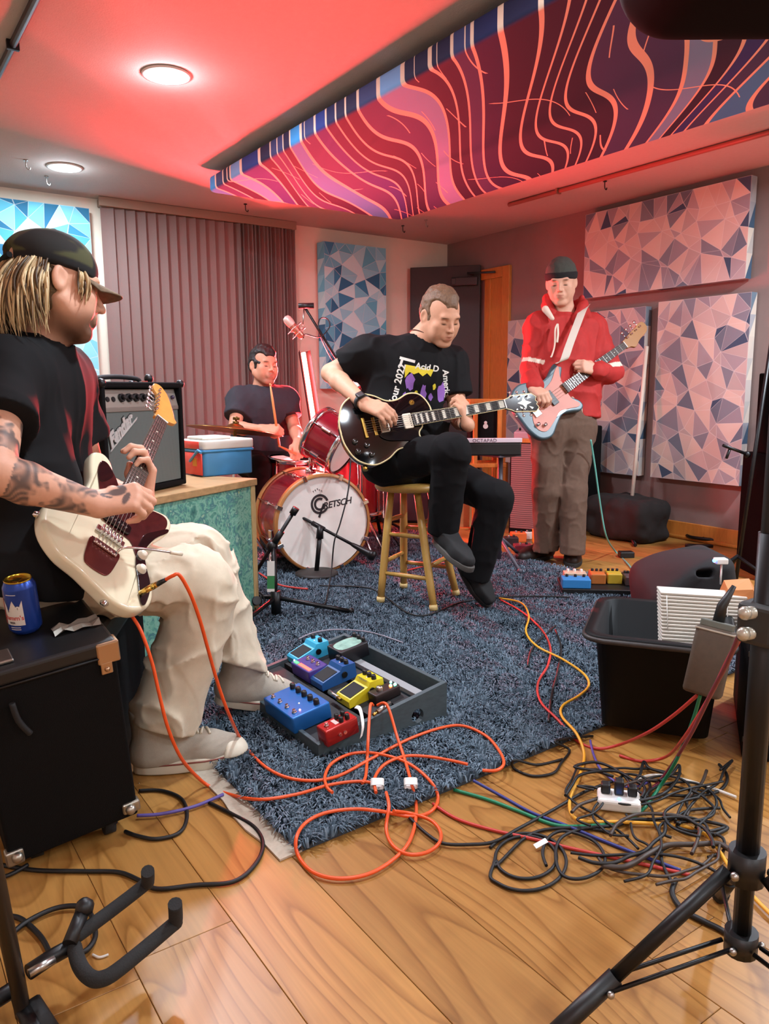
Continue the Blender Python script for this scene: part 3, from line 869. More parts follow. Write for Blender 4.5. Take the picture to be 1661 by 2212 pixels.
def body(parent_name, label, J, skin, paintfn, h=.004, hair_color=None, armr=1.0, headkw={}):
    """one continuous skin: legs, torso, neck, head, arms and hands"""
    s = SDF(); ax_ = J['shL'] - J['shR']
    s.cone(J['hipR'], J['hipL'], .085, k=0); s.cone(lerp(J['hipR'], J['hipL'], .5), J['chest'], .085, .085, k=.05)
    s.cone(lerp(J['shR'], J['shL'], .12), lerp(J['shL'], J['shR'], .12), .05, k=.05); s.cone(J['chest'], J['neck'], .08, .055, k=.06)
    s.cone(J['neck'], J['neck2'], .058 * armr, .053 * armr, k=.03)
    for q in 'RL':
        s.cone(J['sh' + q], J['el' + q], .047 * armr, .040 * armr, k=.03)
        m = lerp(J['el' + q], J['wr' + q], .3)
        s.cone(J['el' + q], m, .039 * armr, .041 * armr, k=.015); s.cone(m, J['wr' + q], .041 * armr, .0265 * armr, k=.015)
        M, curls, thumb, side, spread, sc = J['hand' + q]
        hand_sdf(s, M, curls, thumb, side, spread, sc)
        s.chain([J['hip' + q], J['kn' + q], J['an' + q]], [.065, .045, .035], k=.03)
    head_sdf(s, J['head'], **headkw)
    base = lerp(J['hipR'], J['hipL'], .5)
    o = sdf_object(s, h, 'person', SKINM, None, paint=lambda V: paintfn(V, np.tile(np.array(lin(skin)), (len(V), 1))))
    tag(o, label, 'person', 'band members')
    return o
def tee(J, name, material, parent, sleeve=.55, hem=None, fat=1.0, amp=.007, neck_r=.066, cuff=.066, h=.006, shr=.07, long_to=None, seed=0, paint=None, belly=.0):
    s = SDF(); R_, L_ = J['shR'], J['shL']; up = (J['neck'] - lerp(J['hipR'], J['hipL'], .5)).normalized()
    s.cone(R_, L_, shr * fat, k=0)
    for a, b, hp in ((R_, L_, J['hipR']), (L_, R_, J['hipL'])):
        top = lerp(a, b, .24) - up * .05; s.cone(top, lerp(top, hp, .55), .105 * fat, .102 * fat, k=.07); s.cone(lerp(top, hp, .55), hp, .102 * fat, (.118 + belly) * fat, k=.06)
    s.cone(lerp(R_, L_, .5) - up * .02, J['neck'] - up * .015, .085, .066, k=.06)
    fw = J['fwd']
    s.ell(J['chest'] + fw * .03, (.13, .10, .13), rot=frame((0, 0, 0), z=up, y=fw).to_3x3(), k=.06)
    for q in 'RL':
        a, b = J['sh' + q], J['el' + q]
        if long_to is None:
            e = lerp(a, b, sleeve); s.cone(a, lerp(a, b, sleeve + .15), .066 * fat, cuff * fat, k=.045)
        else:
            w_ = lerp(b, J['wr' + q], long_to); s.cone(a, b, .068 * fat, .060 * fat, k=.045); s.cone(b, w_, .060 * fat, .048 * fat, k=.02)
    s.warp(fold(amp * .6, 9, None, seed, (1, 1, .55))); s.warp(crease(amp * 1.1, 8, 17, seed + 4, (1, 1, .6)))
    for q in 'RL':
        a, b = J['sh' + q], J['el' + q]
        if long_to is None: cut_end(s, lerp(a, b, sleeve), b - a, .085, .12)
    s.cone(J['neck'] - up * .005, J['neck2'] + up * .03, neck_r, neck_r * 1.25, k=.012, op='s')
    hp, hn = hem; s.half(hp, hn, k=.004)
    return sdf_object(s, h, name, material, parent, paint=paint)
def trousers(J, name, material, parent, thigh=.088, knee=.070, hemr=.075, waist=None, ends=None, amp=.007, h=.006, seed=1, hipr=.118):
    s = SDF(); up = (J['neck'] - lerp(J['hipR'], J['hipL'], .5)).normalized()
    s.cone(J['hipR'], J['hipL'], hipr, k=0); s.cone(lerp(J['hipR'], J['hipL'], .5), lerp(J['hipR'], J['hipL'], .5) + up * .10, hipr, hipr * .98, k=.05)
    for q in 'RL':
        s.cone(J['hip' + q], J['kn' + q], thigh * 1.12, knee, k=.04)
        e = J['hem' + q]; d = (e - J['kn' + q]).normalized()
        s.cone(J['kn' + q], e + d * .05, knee, hemr, k=.02)
    s.warp(fold(amp * .5, 8, None, seed, (1, 1, .6))); s.warp(crease(amp * 1.0, 9, 19, seed + 2, (1, 1, .8)))
    for q in 'RL':
        e = J['hem' + q]; cut_end(s, e, J.get('hemd' + q, e - J['kn' + q]), .13, .14)
    if waist: s.half(*waist, k=.004)
    return sdf_object(s, h, name, material, parent)
def project_decal(vs, fs, M, target, off=.0015, name='shirt_print', material=None, parent=None, sub=0):
    """lay flat artwork (local xy of M) on the surface of target, along M's -z"""
    bm = bmesh.new(); bv = [bm.verts.new(Vector((v[0], v[1], 0))) for v in vs]
    for f in fs:
        try: bm.faces.new([bv[i] for i in f])
        except ValueError: pass
    bmesh.ops.triangulate(bm, faces=bm.faces)
    for _ in range(sub):
        le = [e for e in bm.edges if e.calc_length() > .012]
        if le: bmesh.ops.subdivide_edges(bm, edges=le, cuts=1); bmesh.ops.triangulate(bm, faces=bm.faces)
    me_t = target.data
    tree = BVHTree.FromPolygons([v.co for v in me_t.vertices], [tuple(p.vertices) for p in me_t.polygons])
    zd = -(M.to_3x3() @ Vector((0, 0, 1))).normalized(); bad = []
    for v in bm.verts:
        o = M @ v.co; hit = tree.ray_cast(o - zd * .25, zd, .6)
        if hit[0] is None: bad.append(v); v.co = o
        else: v.co = hit[0] - zd * off
    bmesh.ops.delete(bm, geom=bad, context='VERTS')
    me = bpy.data.meshes.new(name); bm.to_mesh(me); bm.free(); me.materials.append(material)
    o = bpy.data.objects.new(name, me); link(o, parent); return o
def cap_hair(M, name, material, parent, front=.055, low=-.035, grow=.010, amp=.004, h=.0035, side=0.0, temple=.030):
    """short hair: a shell over the skull that leaves the face and ears free"""
    s = SDF(); s.M = M
    s.ell((0, -.014, .047), (.074 + grow * .7, .094 + grow, .083 + grow), k=0)
    s.ell((0, -.03, .0), (.072 + grow * .6, .080 + grow * .8, .07), k=.03)
    s.warp(fold(amp, 60, 120, 5))
    s.box((0, .120, -.030), (.2, .062, .075 + front - .025), rot=Euler((R(-18), 0, 0)).to_matrix(), rnd=.03, k=.012, op='s')
    for sx in (-1, 1):
        s.ell((sx * .088, -.012, -.004), (.022, .028, .036), k=.006, op='s')
        s.ell((sx * .07, .062, .055), (.035, .045, temple), k=.015, op='s')
    s.half((0, -.05, low), (0, .35, -1), k=.01)
    return sdf_object(s, h, name, material, parent)

BLKTEE = mat('black_cotton', '#09090b', .85, noise=.12, nscale=30, sheen=.0, spec=.25)
HAIRB = mat('brown_hair', '#6a4f38', .6, noise=.35, nscale=160, bump=.8, bscale=260, stretch=(1, 1, .35))
GRIP = [(48, 52, 30), (52, 55, 32), (55, 58, 32), (58, 60, 34)]
THUMB = [(.040, .040, -.012), (.052, .064, -.018), (.054, .088, -.022)]
THUMB_IN = [(.040, .040, -.016), (.044, .062, -.030), (.034, .082, -.040)]

# ------------------------------------------------------------------ seated guitarist on the stool
SHOEB = mat('black_suede', '#131314', .85, noise=.15, nscale=40); SOLEB = mat('black_sole', '#1d1c1b', .7); SOLEG = mat('dark_grey_sole', '#4a4743', .7)
def lp_frame():
    o = at(737, 936, 3.24); x = at(1168, 863, 3.50) - o
    return frame(o, x=x, y=cv(-.10, .93, -.22)), x.length / .98
LPM, LPS = lp_frame()
def person_centre():
    A = {}
    A['fwd'] = cv(.38, -.1, .9)
    A['hipR'], A['hipL'] = at(838, 998, 3.50), at(905, 1000, 3.66)
    A['chest'] = at(884, 800, 3.53); A['neck'] = at(912, 735, 3.50); A['neck2'] = at(938, 700, 3.47)
    A['shR'], A['shL'] = at(793, 762, 3.46), at(972, 782, 3.62)
    A['elR'], A['wrR'] = at(714, 806, 3.52), at(787, 873, 3.24)
    A['elL'], A['wrL'] = at(992, 905, 3.60), at(1010, 918, 3.40)
    A['head'] = frame(at(951, 684, 3.44), y=cv(.46, -.42, .78), z=cv(.16, .84, .52))
    A['knR'], A['anR'], A['toeR'] = at(975, 975, 3.16), at(957, 1142, 3.30), at(990, 1185, 3.22)
    A['knL'], A['anL'], A['toeL'] = at(1072, 1075, 3.36), at(1030, 1240, 3.45), at(1050, 1300, 3.36)
    A['hemR'], A['hemL'] = at(955, 1150, 3.30), at(1026, 1248, 3.46)
    # picking hand lies over the strings, fretting hand wraps the neck from below
    MR_ = frame(A['wrR'], y=at(848, 897, 3.19) - A['wrR'], z=cv(-.15, .55, .75))
    A['handR'] = (MR_, [(42, 30, 18), (40, 35, 20), (38, 36, 20), (36, 36, 20)], THUMB_IN, 1 if False else -1, 4, 1.0)
    ML_ = frame(A['wrL'], y=at(1012, 868, 3.36) - A['wrL'], z=cv(.75, .05, .65))
    A['handL'] = (ML_, [(30, 70, 45), (34, 74, 48), (38, 76, 50), (44, 76, 50)], [(.036, .040, -.020), (.038, .066, -.040), (.030, .090, -.048)], 1, 3, 1.0)
    def paint(V, C):
        C = face_paint(V, C, A['head'], lips='#a3604f', brow='#5b4230', stubble='#8a6a55', st=.25)
        return C
    p = body('person', 'seated guitarist in black printed t-shirt and black jeans on a wooden stool', A, '#c9977a', paint, h=.0042, armr=1.05, headkw=dict(jaw=1.08))
    sh = tee(A, 'tshirt', BLKTEE, p, sleeve=.60, hem=(at(868, 992, 3.5), (_u * -1)), fat=1.10, amp=.007, cuff=.074, belly=.014)
    JEANS = mat('black_denim', '#0b0b0d', .85, noise=.15, nscale=60, spec=.2)
    trousers(A, 'trousers', JEANS, p, thigh=.088, knee=.076, hemr=.066, waist=(at(868, 930, 3.55), _u), amp=.006)
    cap_hair(A['head'], 'hair', HAIRB, p, front=.058, low=-.045, grow=.008, amp=.003, temple=.042)
    # watch, necklace, ring, bracelet
    d = (A['wrR'] - A['elR']).normalized(); w0 = A['wrR'] - d * .018
    Mw = frame(w0, z=d, x=cv(-.15, .6, .7)); mb = MB()
    mb.lathe([(.034, -.012), (.037, -.010), (.037, .010), (.034, .012)], 20, Mw); mb.M = Mw; mb.box((.030, -.017, -.020), (.046, .017, .020), .006)
    mb.build('wristwatch', BLACK, p)
    d2 = (A['wrL'] - A['elL']).normalized(); Mb = frame(A['wrL'] - d2 * .01, z=d2, x=_u); mb = MB()
    mb.lathe([(.031, -.006), (.035, 0), (.031, .006)], 18, Mb); mb.build('bracelet', STEEL, p)
    mb = MB(); nd = (A['neck2'] - A['neck']).normalized(); Mn = frame(lerp(A['neck'], A['neck2'], .10), z=nd + cv(0, .2, -.3) * .6, x=_r)
    mb.tube([Mn @ Vector((.069 * math.cos(a), .069 * math.sin(a), 0)) for a in np.linspace(0, 2 * PI, 28)[:-1]], .0018, 6, closed=True); mb.build('necklace', mat('brown_cord', '#4a2c1e', .7), p)
    fing = MR_ @ Vector((.012, .118, -.030)); mb = MB(); mb.sphere(fing, .010, 10); mb.build('ring', STEEL, p)
    # print on the shirt
    WT = mat('white_ink', '#d8d8cf', .8); YE = mat('yellow_ink', '#d6c430', .8); PU = mat('purple_ink', '#8a5fb0', .8)
    def dec(px, py, dd, ang, art, m_, off=.002, sub=1):
        o = at(px, py, dd); M = frame(o, z=CAM - o, x=_r * math.cos(R(ang)) + _u * math.sin(R(ang)))
        project_decal(art[0], art[1], M, sh, off, 'shirt_print', m_, sh, sub)
    dec(923, 794, 3.36, -9, text_mesh('Acid D', .037, bold=.001), WT)
    dec(858, 832, 3.36, 75, text_mesh('Tour 2022', .044, bold=.0012), WT)
    dec(964, 830, 3.36, -86, text_mesh('America', .038, bold=.001), WT)
    dec(880, 777, 3.36, -15, ([(-.035, -.006), (.035, -.006), (.035, .006), (-.035, .006)], [(0, 1, 2, 3)]), WT)
    dec(866, 786, 3.36, 72, ([(-.012, -.005), (.02, -.005), (.02, .006), (-.012, .006)], [(0, 1, 2, 3)]), WT)
    yel = [(-.068, .030), (.062, .022), (.052, -.010), (.034, .004), (.016, -.012), (-.004, .002), (-.024, -.008), (-.044, .000), (-.062, -.028)]
    dec(906, 806, 3.36, -7, (yel, [tuple(range(len(yel)))]), YE)
    def ragged(n, rx, ry, seed):
        rs = random.Random(seed); return [(rx * (.55 + .5 * rs.random()) * math.cos(2 * PI * k / n), ry * (.55 + .5 * rs.random()) * math.sin(2 * PI * k / n)) for k in range(n)]
    for px, py, rx, ry, sd in ((886, 826, .026, .046, 1), (914, 850, .016, .05, 2), (954, 848, .022, .052, 3), (874, 856, .014, .022, 4), (930, 858, .012, .02, 6)):
        a = ragged(13, rx, ry, sd); dec(px, py, 3.36, -5, (a, [tuple(range(len(a)))]), PU)
    for px, py, sd in ((899, 850, 8), (938, 836, 9)):
        a = ragged(9, .010, .020, sd); dec(px, py, 3.36, -5, (a, [tuple(range(len(a)))]), YE, .0022)
    # shoes
    fR = frame(at(938, 1166, 3.345), y=cv(.50, -.42, .75), z=cv(.25, .88, .40)); shoe('shoe', p, fR, .275, SHOEB, SOLEG, high=.085)
    tl = onz(1056, 1322); dv = (tl - at(1000, 1232, 3.49)).normalized()
    fL = frame(tl - dv * .285 + Vector((0, 0, .012)), y=dv, z=cv(.55, .35, .75)); shoe('shoe', p, fL, .275, SHOEB, SOLEB, high=.085)
    # guitar strap over the far shoulder
    mb = MB(); M = LPM @ Matrix.Scale(LPS, 4)
    return p, A
P_C, J_C = person_centre()

# ------------------------------------------------------------------ bass player standing at the right
def person_bass():
    A = {}
    A['fwd'] = cv(-.25, -.1, .95)
    A['hipR'], A['hipL'] = at(1184, 925, 4.36), at(1248, 927, 4.44)
    A['chest'] = at(1222, 760, 4.42); A['neck'] = at(1218, 676, 4.42); A['neck2'] = at(1216, 640, 4.38)
    A['shR'], A['shL'] = at(1168, 708, 4.38), at(1282, 708, 4.50)
    A['elR'], A['wrR'] = at(1146, 795, 4.38), at(1150, 838, 4.20)
    A['elL'], A['wrL'] = at(1318, 805, 4.46), at(1290, 800, 4.30)
    A['head'] = frame(at(1212, 612, 4.36), y=cv(-.28, -.36, .88), z=cv(-.10, .92, .33))
    A['knR'], A['anR'], A['toeR'] = at(1178, 1062, 4.36), at(1180, 1180, 4.46), at(1140, 1205, 4.36)
    A['knL'], A['anL'], A['toeL'] = at(1240, 1062, 4.34), at(1237, 1187, 4.34), at(1236, 1215, 4.22)
    A['hemR'], A['hemL'] = at(1180, 1192, 4.46), at(1237, 1196, 4.34)
    A['hemdR'] = A['hemdL'] = Vector((0, 0, -1))
    MR_ = frame(A['wrR'], y=at(1182, 826, 4.06) - A['wrR'], z=cv(-.1, .75, .6))
    A['handR'] = (MR_, GRIP, THUMB_IN, -1, 3, 1.0)
    ML_ = frame(A['wrL'], y=at(1268, 780, 4.22) - A['wrL'], z=cv(.25, .2, .9))
    A['handL'] = (ML_, [(35, 70, 40), (38, 72, 42), (42, 74, 44), (46, 76, 44)], THUMB_IN, 1, 3, 1.0)
    def paint(V, C): return face_paint(V, C, A['head'], lips='#a85f52', brow='#553a28')
    p = body('person', 'standing bass player in red hooded anorak, dark beanie and brown trousers', A, '#cf9f86', paint, h=.0045)
    REDC = mat('red_canvas', '#a8231f', .8, noise=.10, nscale=40, vcol='paint')
    REDH = mat('red_canvas_hood', '#a8231f', .8, noise=.10, nscale=40)
    def stripes(V):
        C = np.tile(np.array(lin('#a8231f')), (len(V), 1))
        for q, t0 in (('R', .86), ('L', .92)):
            a, b = npv(A['sh' + q]), npv(A['el' + q]); ba = b - a; t = (V - a) @ ba / (ba @ ba); d = np.linalg.norm(V - a - t[:, None] * ba, axis=1)
            C = mixc(C, '#d9cbb8', ((np.abs(t - t0) < .050) & (d < .095)) * 1.0)
        return C
    an = tee(A, 'anorak', REDC, p, paint=stripes, hem=(at(1220, 898, 4.3), -_u), fat=1.04, amp=.012, long_to=.93, shr=.078, neck_r=.062, seed=3, h=.006)
    WHT = mat('cream_cotton', '#d9cbb8', .85)
    # hood lying open round the neck
    hd = SDF(); up = _u
    c = A['neck'] + up * .0; rt = frame((0, 0, 0), z=cv(0, .85, .35), y=A['fwd']).to_3x3(); M0 = frame(c, z=cv(0, .9, .25), y=A['fwd'])
    hd.M = M0
    pts = [(-.075, .095, -.035), (-.105, .03, .030), (-.095, -.05, .055), (0, -.11, .035), (.092, -.05, .075), (.092, .02, .070), (.062, .085, -.005)]
    pp = [tuple(q) for q in catmull(pts, 4)]
    for i in range(len(pp) - 1): hd.cone(pp[i], pp[i + 1], .024, .024, k=0 if i == 0 else .012)
    for i in range(len(pp) - 1): hd.cone((pp[i][0] * .95, pp[i][1] * .95, pp[i][2] - .04), (pp[i + 1][0] * .95, pp[i + 1][1] * .95, pp[i + 1][2] - .04), .026, .026, k=.02)
    hd.cone((-.10, .03, .03), (-.135, .01, -.03), .016, .014, k=.02); hd.cone((-.095, -.02, .085), (-.14, .0, -.02), .012, .012, k=.02)
    hd.warp(fold(.005, 25, 50, 9))
    sdf_object(hd, .0045, 'hood', REDH, an)
    mb = MB(); q = [at(1178, 672, 4.24), at(1198, 690, 4.23), at(1190, 668, 4.28), at(1182, 655, 4.30)]
    ft = SDF(); ft.cone(at(1178, 668, 4.30), at(1193, 688, 4.26), .020, .012, k=0); sdf_object(ft, .004, 'collar_lining', WHT, an)
    # draw cord, placket, label
    def cord(pl, r_):
        mb = MB(); mb.tube(catmull(pl, 6), r_, 8); return mb
    dd = 4.255
    cord([at(1204, 700, dd), at(1199, 712, dd - .01), at(1198, 745, dd - .02), at(1192, 768, dd - .02), at(1189, 771, dd - .02)], .0045).build('draw_cord', WHT, an)
    cord([at(1204, 700, dd), at(1205, 720, dd - .012), at(1203, 740, dd - .015)], .0065).build('zip_tape', WHT, an)
    a = [(-.016, -.016), (.016, -.016), (.016, .016), (-.016, .016)]
    project_decal(a, [(0, 1, 2, 3)], frame(at(1281, 881, 4.2), z=cv(.3, 0, .95), x=_r), an, .003, 'sewn_label', WHT, an, 1)
    TRS = mat('brown_corduroy', '#5c4638', .9, noise=.12, nscale=50)
    trousers(A, 'trousers', TRS, p, thigh=.082, knee=.072, hemr=.070, waist=(at(1220, 880, 4.4), _u), amp=.010, seed=6, hipr=.112)
    # beanie with folded brim
    H = A['head']; s = SDF(); s.M = H; s.ell((0, -.014, .052), (.087, .107, .094), k=0); s.half((0, .06, .030), (0, .10, -1), k=.006); s.warp(fold(.002, 50, None, 2))
    bn = sdf_object(s, .0045, 'beanie', mat('grey_green_knit', '#3c4039', .95, noise=.2, nscale=200, bump=.8, bscale=300), p)
    s = SDF(); s.M = H; s.ell((0, -.014, .046), (.092, .112, .078), k=0); s.half((0, .06, .024), (0, .10, -1), k=.008); s.half((0, .06, .066), (0, -.10, 1), k=.008)
    sdf_object(s, .0045, 'folded_brim', mat('black_knit', '#151516', .95, noise=.2, nscale=200, bump=.8, bscale=300), bn)
    s = SDF(); s.M = H
    s.ell((0, -.014, .0), (.080, .095, .05), k=0); s.box((0, .11, 0), (.2, .10, .2), rnd=.01, k=.01, op='s'); s.half((0, 0, .03), (0, 0, 1)); s.warp(fold(.003, 60, 120, 3))
    for sx in (-1, 1): s.ell((sx * .088, -.010, -.004), (.022, .030, .036), k=.006, op='s')
    sdf_object(s, .0045, 'hair', HAIRB, p)
    BOOT = mat('dark_brown_leather', '#20130f', .5)
    a1, a2 = onz(1192, 1204), onz(1237, 1205)
    shoe('shoe', p, frame((a1.x, a1.y, 0), y=onz(1122, 1216) - a1, z=(0, 0, 1)), .29, BOOT, SOLEB, high=.11, wd=.105)
    shoe('shoe', p, frame((a2.x, a2.y, 0), y=onz(1236, 1240) - a2, z=(0, 0, 1)), .28, BOOT, SOLEB, high=.11, wd=.105)
    return p, A
P_B, J_B = person_bass()

# ------------------------------------------------------------------ drummer
def person_drum():
    A = {}
    A['fwd'] = cv(.45, -.1, .88)
    A['hipR'], A['hipL'] = at(540, 995, 5.02), at(606, 995, 5.12)
    A['chest'] = at(570, 885, 5.0); A['neck'] = at(566, 842, 4.98); A['neck2'] = at(567, 815, 4.95)
    A['shR'], A['shL'] = at(517, 862, 4.90), at(618, 862, 5.06)
    A['elR'], A['wrR'] = at(507, 925, 4.78), at(566, 928, 4.62)
    A['elL'], A['wrL'] = at(636, 925, 5.02), at(645, 955, 4.78)
    A['head'] = frame(at(570, 791, 4.93), y=cv(.60, -.12, .78), z=cv(.05, .98, .12))
    A['knR'], A['anR'], A['toeR'] = at(560, 1010, 4.70), at(575, 1110, 4.85), at(590, 1125, 4.75)
    A['knL'], A['anL'], A['toeL'] = at(655, 1005, 4.85), at(650, 1105, 5.0), at(655, 1120, 4.9)
    A['hemR'], A['hemL'] = at(574, 1100, 4.84), at(651, 1098, 4.98)
    MR_ = frame(A['wrR'], y=at(598, 912, 4.56) - A['wrR'], z=cv(-.1, .6, .75)); A['handR'] = (MR_, FIST, THUMB_IN, -1, 0, 1.05)
    ML_ = frame(A['wrL'], y=at(652, 972, 4.68) - A['wrL'], z=cv(.4, .6, .6)); A['handL'] = (ML_, FIST, THUMB_IN, 1, 0, 1.05)
    def paint(V, C): return face_paint(V, C, A['head'], lips='#a05a50', brow='#2c1c16', stubble='#4a2e26', st=.45)
    p = body('person', 'drummer in dark blue t-shirt sitting behind the red drum kit', A, '#c58d72', paint, h=.005, headkw=dict(jaw=1.1))
    NAVY = mat('navy_cotton', '#26262f', .85, noise=.1, nscale=40)
    tee(A, 'tshirt', NAVY, p, sleeve=.62, hem=(at(570, 1005, 5.0), -_u), fat=1.08, amp=.007, seed=5, h=.0075, cuff=.072)
    trousers(A, 'trousers', mat('black_denim', '#0b0b0d', .85), p, thigh=.085, knee=.075, hemr=.06, waist=(at(570, 975, 5.0), _u), amp=.005, h=.0075)
    cap_hair(A['head'], 'hair', mat('dark_brown_hair', '#1c1412', .55, noise=.3, nscale=160, bump=.8, bscale=260), p, front=.048, low=-.05, grow=.014, h=.0045, temple=.026)
    for q in 'RL':
        b = Vector((A['an' + q].x, A['an' + q].y, 0)); d = A['fwd'].copy(); d.z = 0
        shoe('shoe', p, frame(b - d * .05, y=d, z=(0, 0, 1)), .28, SHOEB, SOLEB, high=.09)
    STICK = mat('hickory', '#c79a63', .5)
    Mh = MR_; g = Mh @ Vector((-.0, .088, -.028)); tip = at(583, 826, 4.50); dv = (tip - g).normalized()
    t = thing('drumstick', 'wooden drumstick raised in the drummer\'s right fist', 'drumstick', g)
    MB().tube([g - dv * .09, g + dv * .20, g + dv * .29], [.0075, .0075, .0045], 10).build('shaft', STICK, t); MB().sphere(g + dv * .297, .0065, 10, (1, 1, 1.3)).build('tip', STICK, t)
    g = ML_ @ Vector((.0, .088, -.028)); dv = cv(-.25, .10, .95)
    t = thing('drumstick', 'wooden drumstick in the drummer\'s left hand above the snare', 'drumstick', g)
    MB().tube([g - dv * .09, g + dv * .20, g + dv * .29], [.0075, .0075, .0045], 10).build('shaft', STICK, t); MB().sphere(g + dv * .297, .0065, 10).build('tip', STICK, t)
    return p, A
P_D, J_D = person_drum()

# ------------------------------------------------------------------ guitarist at the left with cap and tattooed arm
GTM = frame((.3955, 1.685, .6056), x=(.4827, .7698, .4177), y=(-.742, .106, .662)) @ Matrix.Scale(.9, 4)   # his guitar: origin at the body's end, x along the neck, y to the bass side
def person_left():
    A = {}
    A['fwd'] = cv(.72, -.05, -.68)
    A['hipR'], A['hipL'] = at(70, 1235, 1.80), at(112, 1215, 2.04)
    A['chest'] = at(52, 870, 1.93); A['neck'] = at(92, 730, 1.87); A['neck2'] = at(112, 668, 1.86)
    A['shR'], A['shL'] = at(14, 800, 1.74), at(132, 806, 2.08)
    A['elR'], A['wrR'] = at(-14, 1022, 1.55), at(205, 1090, 1.67)
    A['elL'], A['wrL'] = at(205, 1060, 2.22), at(310, 1078, 2.06)
    A['head'] = frame(at(118, 622, 1.84), y=cv(.76, -.10, -.64), z=cv(.02, .99, -.10))
    A['knR'], A['anR'], A['toeR'] = at(440, 1265, 2.04), at(350, 1560, 2.03), at(420, 1620, 2.0)
    A['knL'], A['anL'], A['toeL'] = at(432, 1200, 2.28), at(505, 1425, 2.36), at(570, 1460, 2.4)
    A['hemR'], A['hemL'] = at(350, 1572, 2.03), at(510, 1436, 2.37)
    A['hemdR'] = cv(-.25, -.95, .1); A['hemdL'] = cv(-.25, -.9, .2)
    MR_ = frame(A['wrR'], y=at(292, 1116, 1.745) - A['wrR'], z=cv(.12, .62, .76))
    A['handR'] = (MR_, [(50, 62, 35), (54, 66, 38), (58, 68, 38), (62, 70, 40)], THUMB_IN, -1, 2, 1.0)
    ML_ = frame(A['wrL'], y=at(318, 1018, 2.06) - A['wrL'], z=cv(.70, -.1, -.70))
    A['handL'] = (ML_, [(25, 55, 45), (28, 60, 48), (32, 62, 50), (36, 64, 50)], [(.040, .035, -.018), (.050, .062, -.026), (.046, .088, -.030)], 1, 4, 1.0)
    elR, wrR, shR = A['elR'], A['wrR'], A['shR']
    def paint(V, C):
        C = face_paint(V, C, A['head'], lips='#a8685a', brow='#8a6a40', stubble='#3a2414', st=.9)
        # tattoos on the near arm
        def seg(a, b, t0, t1, r_):
            a, b = npv(a), npv(b); ba = b - a; t = (V - a) @ ba / (ba @ ba); d = np.linalg.norm(V - a - np.clip(t, 0, 1)[:, None] * ba, axis=1)
            return (d < r_) & (t > t0) & (t < t1)
        m = seg(elR, wrR, .12, .97, .075) | seg(shR, elR, .35, .88, .09)
        q = NZ(V * 34 + 3) + .6 * NZ(V * 75 + 9); ring = np.abs(np.sin(NZ(V * 22 + 31) * 9))
        w_ = (np.clip((q + .48) * 4, 0, 1) * (.40 + .60 * ring)) * m * .85
        C = mixc(C, '#33383b', w_)
        # swallow on the back of the hand
        bird = np.zeros(len(V))
        for c, r_, a in (((-.010, .050, .012), (.012, .022, .03), 0), ((-.026, .060, .012), (.020, .008, .03), .6), ((.010, .066, .012), (.020, .008, .03), -.5), ((-.008, .026, .012), (.004, .016, .03), .25), ((.0, .026, .012), (.004, .016, .03), -.3)):
            Mb = MR_ @ Matrix.Translation(c) @ Matrix.Rotation(a, 4, 'Z'); bird = np.maximum(bird, blob(V, Mb, (0, 0, 0), r_, .25))
        q = (V - npv(MR_ @ Vector((0, 0, 0)))) @ np.array(MR_.to_3x3()); bird *= q[:, 2] > .004
        return mixc(C, '#2a2c33', bird * .85)
    p = body('person', 'seated guitarist with cap, blond hair and tattooed arm holding a white guitar', A, '#cd9b80', paint, h=.0034, armr=1.05)
    tee(A, 'tshirt', BLKTEE, p, sleeve=.56, hem=(at(120, 1272, 1.9), cv(-.15, -.98, 0)), fat=1.02, amp=.006, seed=8, cuff=.082, neck_r=.068, h=.006, belly=.022)
    KHAKI = mat('off_white_cotton_twill', '#c9bfa8', .9, noise=.06, nscale=40, bump=.2, bscale=900)
    trousers(A, 'trousers', KHAKI, p, thigh=.092, knee=.088, hemr=.086, amp=.016, seed=11, h=.0055, hipr=.104)
    # cap: crown, band, button, bill, back opening
    H = A['head']
    s = SDF(); s.M = H; s.ell((0, -.012, .052), (.087, .108, .082), k=0); s.half((0, 0, .028), (0, 0, -1), k=.004)
    s.ell((0, -.118, .040), (.042, .03, .032), k=.004, op='s'); s.warp(fold(.0022, 22, None, 4))
    CAMO = mat('dark_camo_twill', '#ffffff', .9, vcol='paint')
    def camo(V):
        C = np.tile(np.array(lin('#14130f')), (len(V), 1)); n1, n2 = NZ(V * 22 + 5), NZ(V * 26 + 40)
        C = mixc(C, '#3a2c1e', np.clip((n1 - .15) * 8, 0, 1)); C = mixc(C, '#3f4022', np.clip((n2 - .35) * 8, 0, 1))
        return mixc(C, '#0b0b0c', np.clip((.050 - ((V - npv(H.translation)) @ npv(H.to_3x3() @ Vector((0, 0, 1))))) * 200, 0, 1))
    cap = sdf_object(s, .0038, 'cap', CAMO, p, paint=camo)
    MB().sphere(H @ Vector((0, -.012, .137)), .012, 10, (1, 1, .6)).build('cap_button', CAMO, cap)
    bm_ = MB(); rows = []
    for i in range(9):
        t = i / 8; row = []
        for j in range(13):
            a = (j / 12 - .5) * 2; xx = a * (.078 - .010 * t); yy = .078 + (1 - .0 * t) * (.085 * t) * (1 - .55 * a * a) - .030 * a * a; zz = .034 - .016 * t - .020 * a * a
            row.append(Vector((xx, yy, zz)))
        rows.append(row)
    vs = [H @ q for r_ in rows for q in r_] + [H @ (q + Vector((0, 0, -.004))) for r_ in rows for q in r_]; n_ = 9 * 13
    fs = [(i * 13 + j, i * 13 + j + 1, (i + 1) * 13 + j + 1, (i + 1) * 13 + j) for i in range(8) for j in range(12)]
    fs2 = [tuple(reversed([q + n_ for q in f])) for f in fs]
    edge = [(12 * 1, 0)]
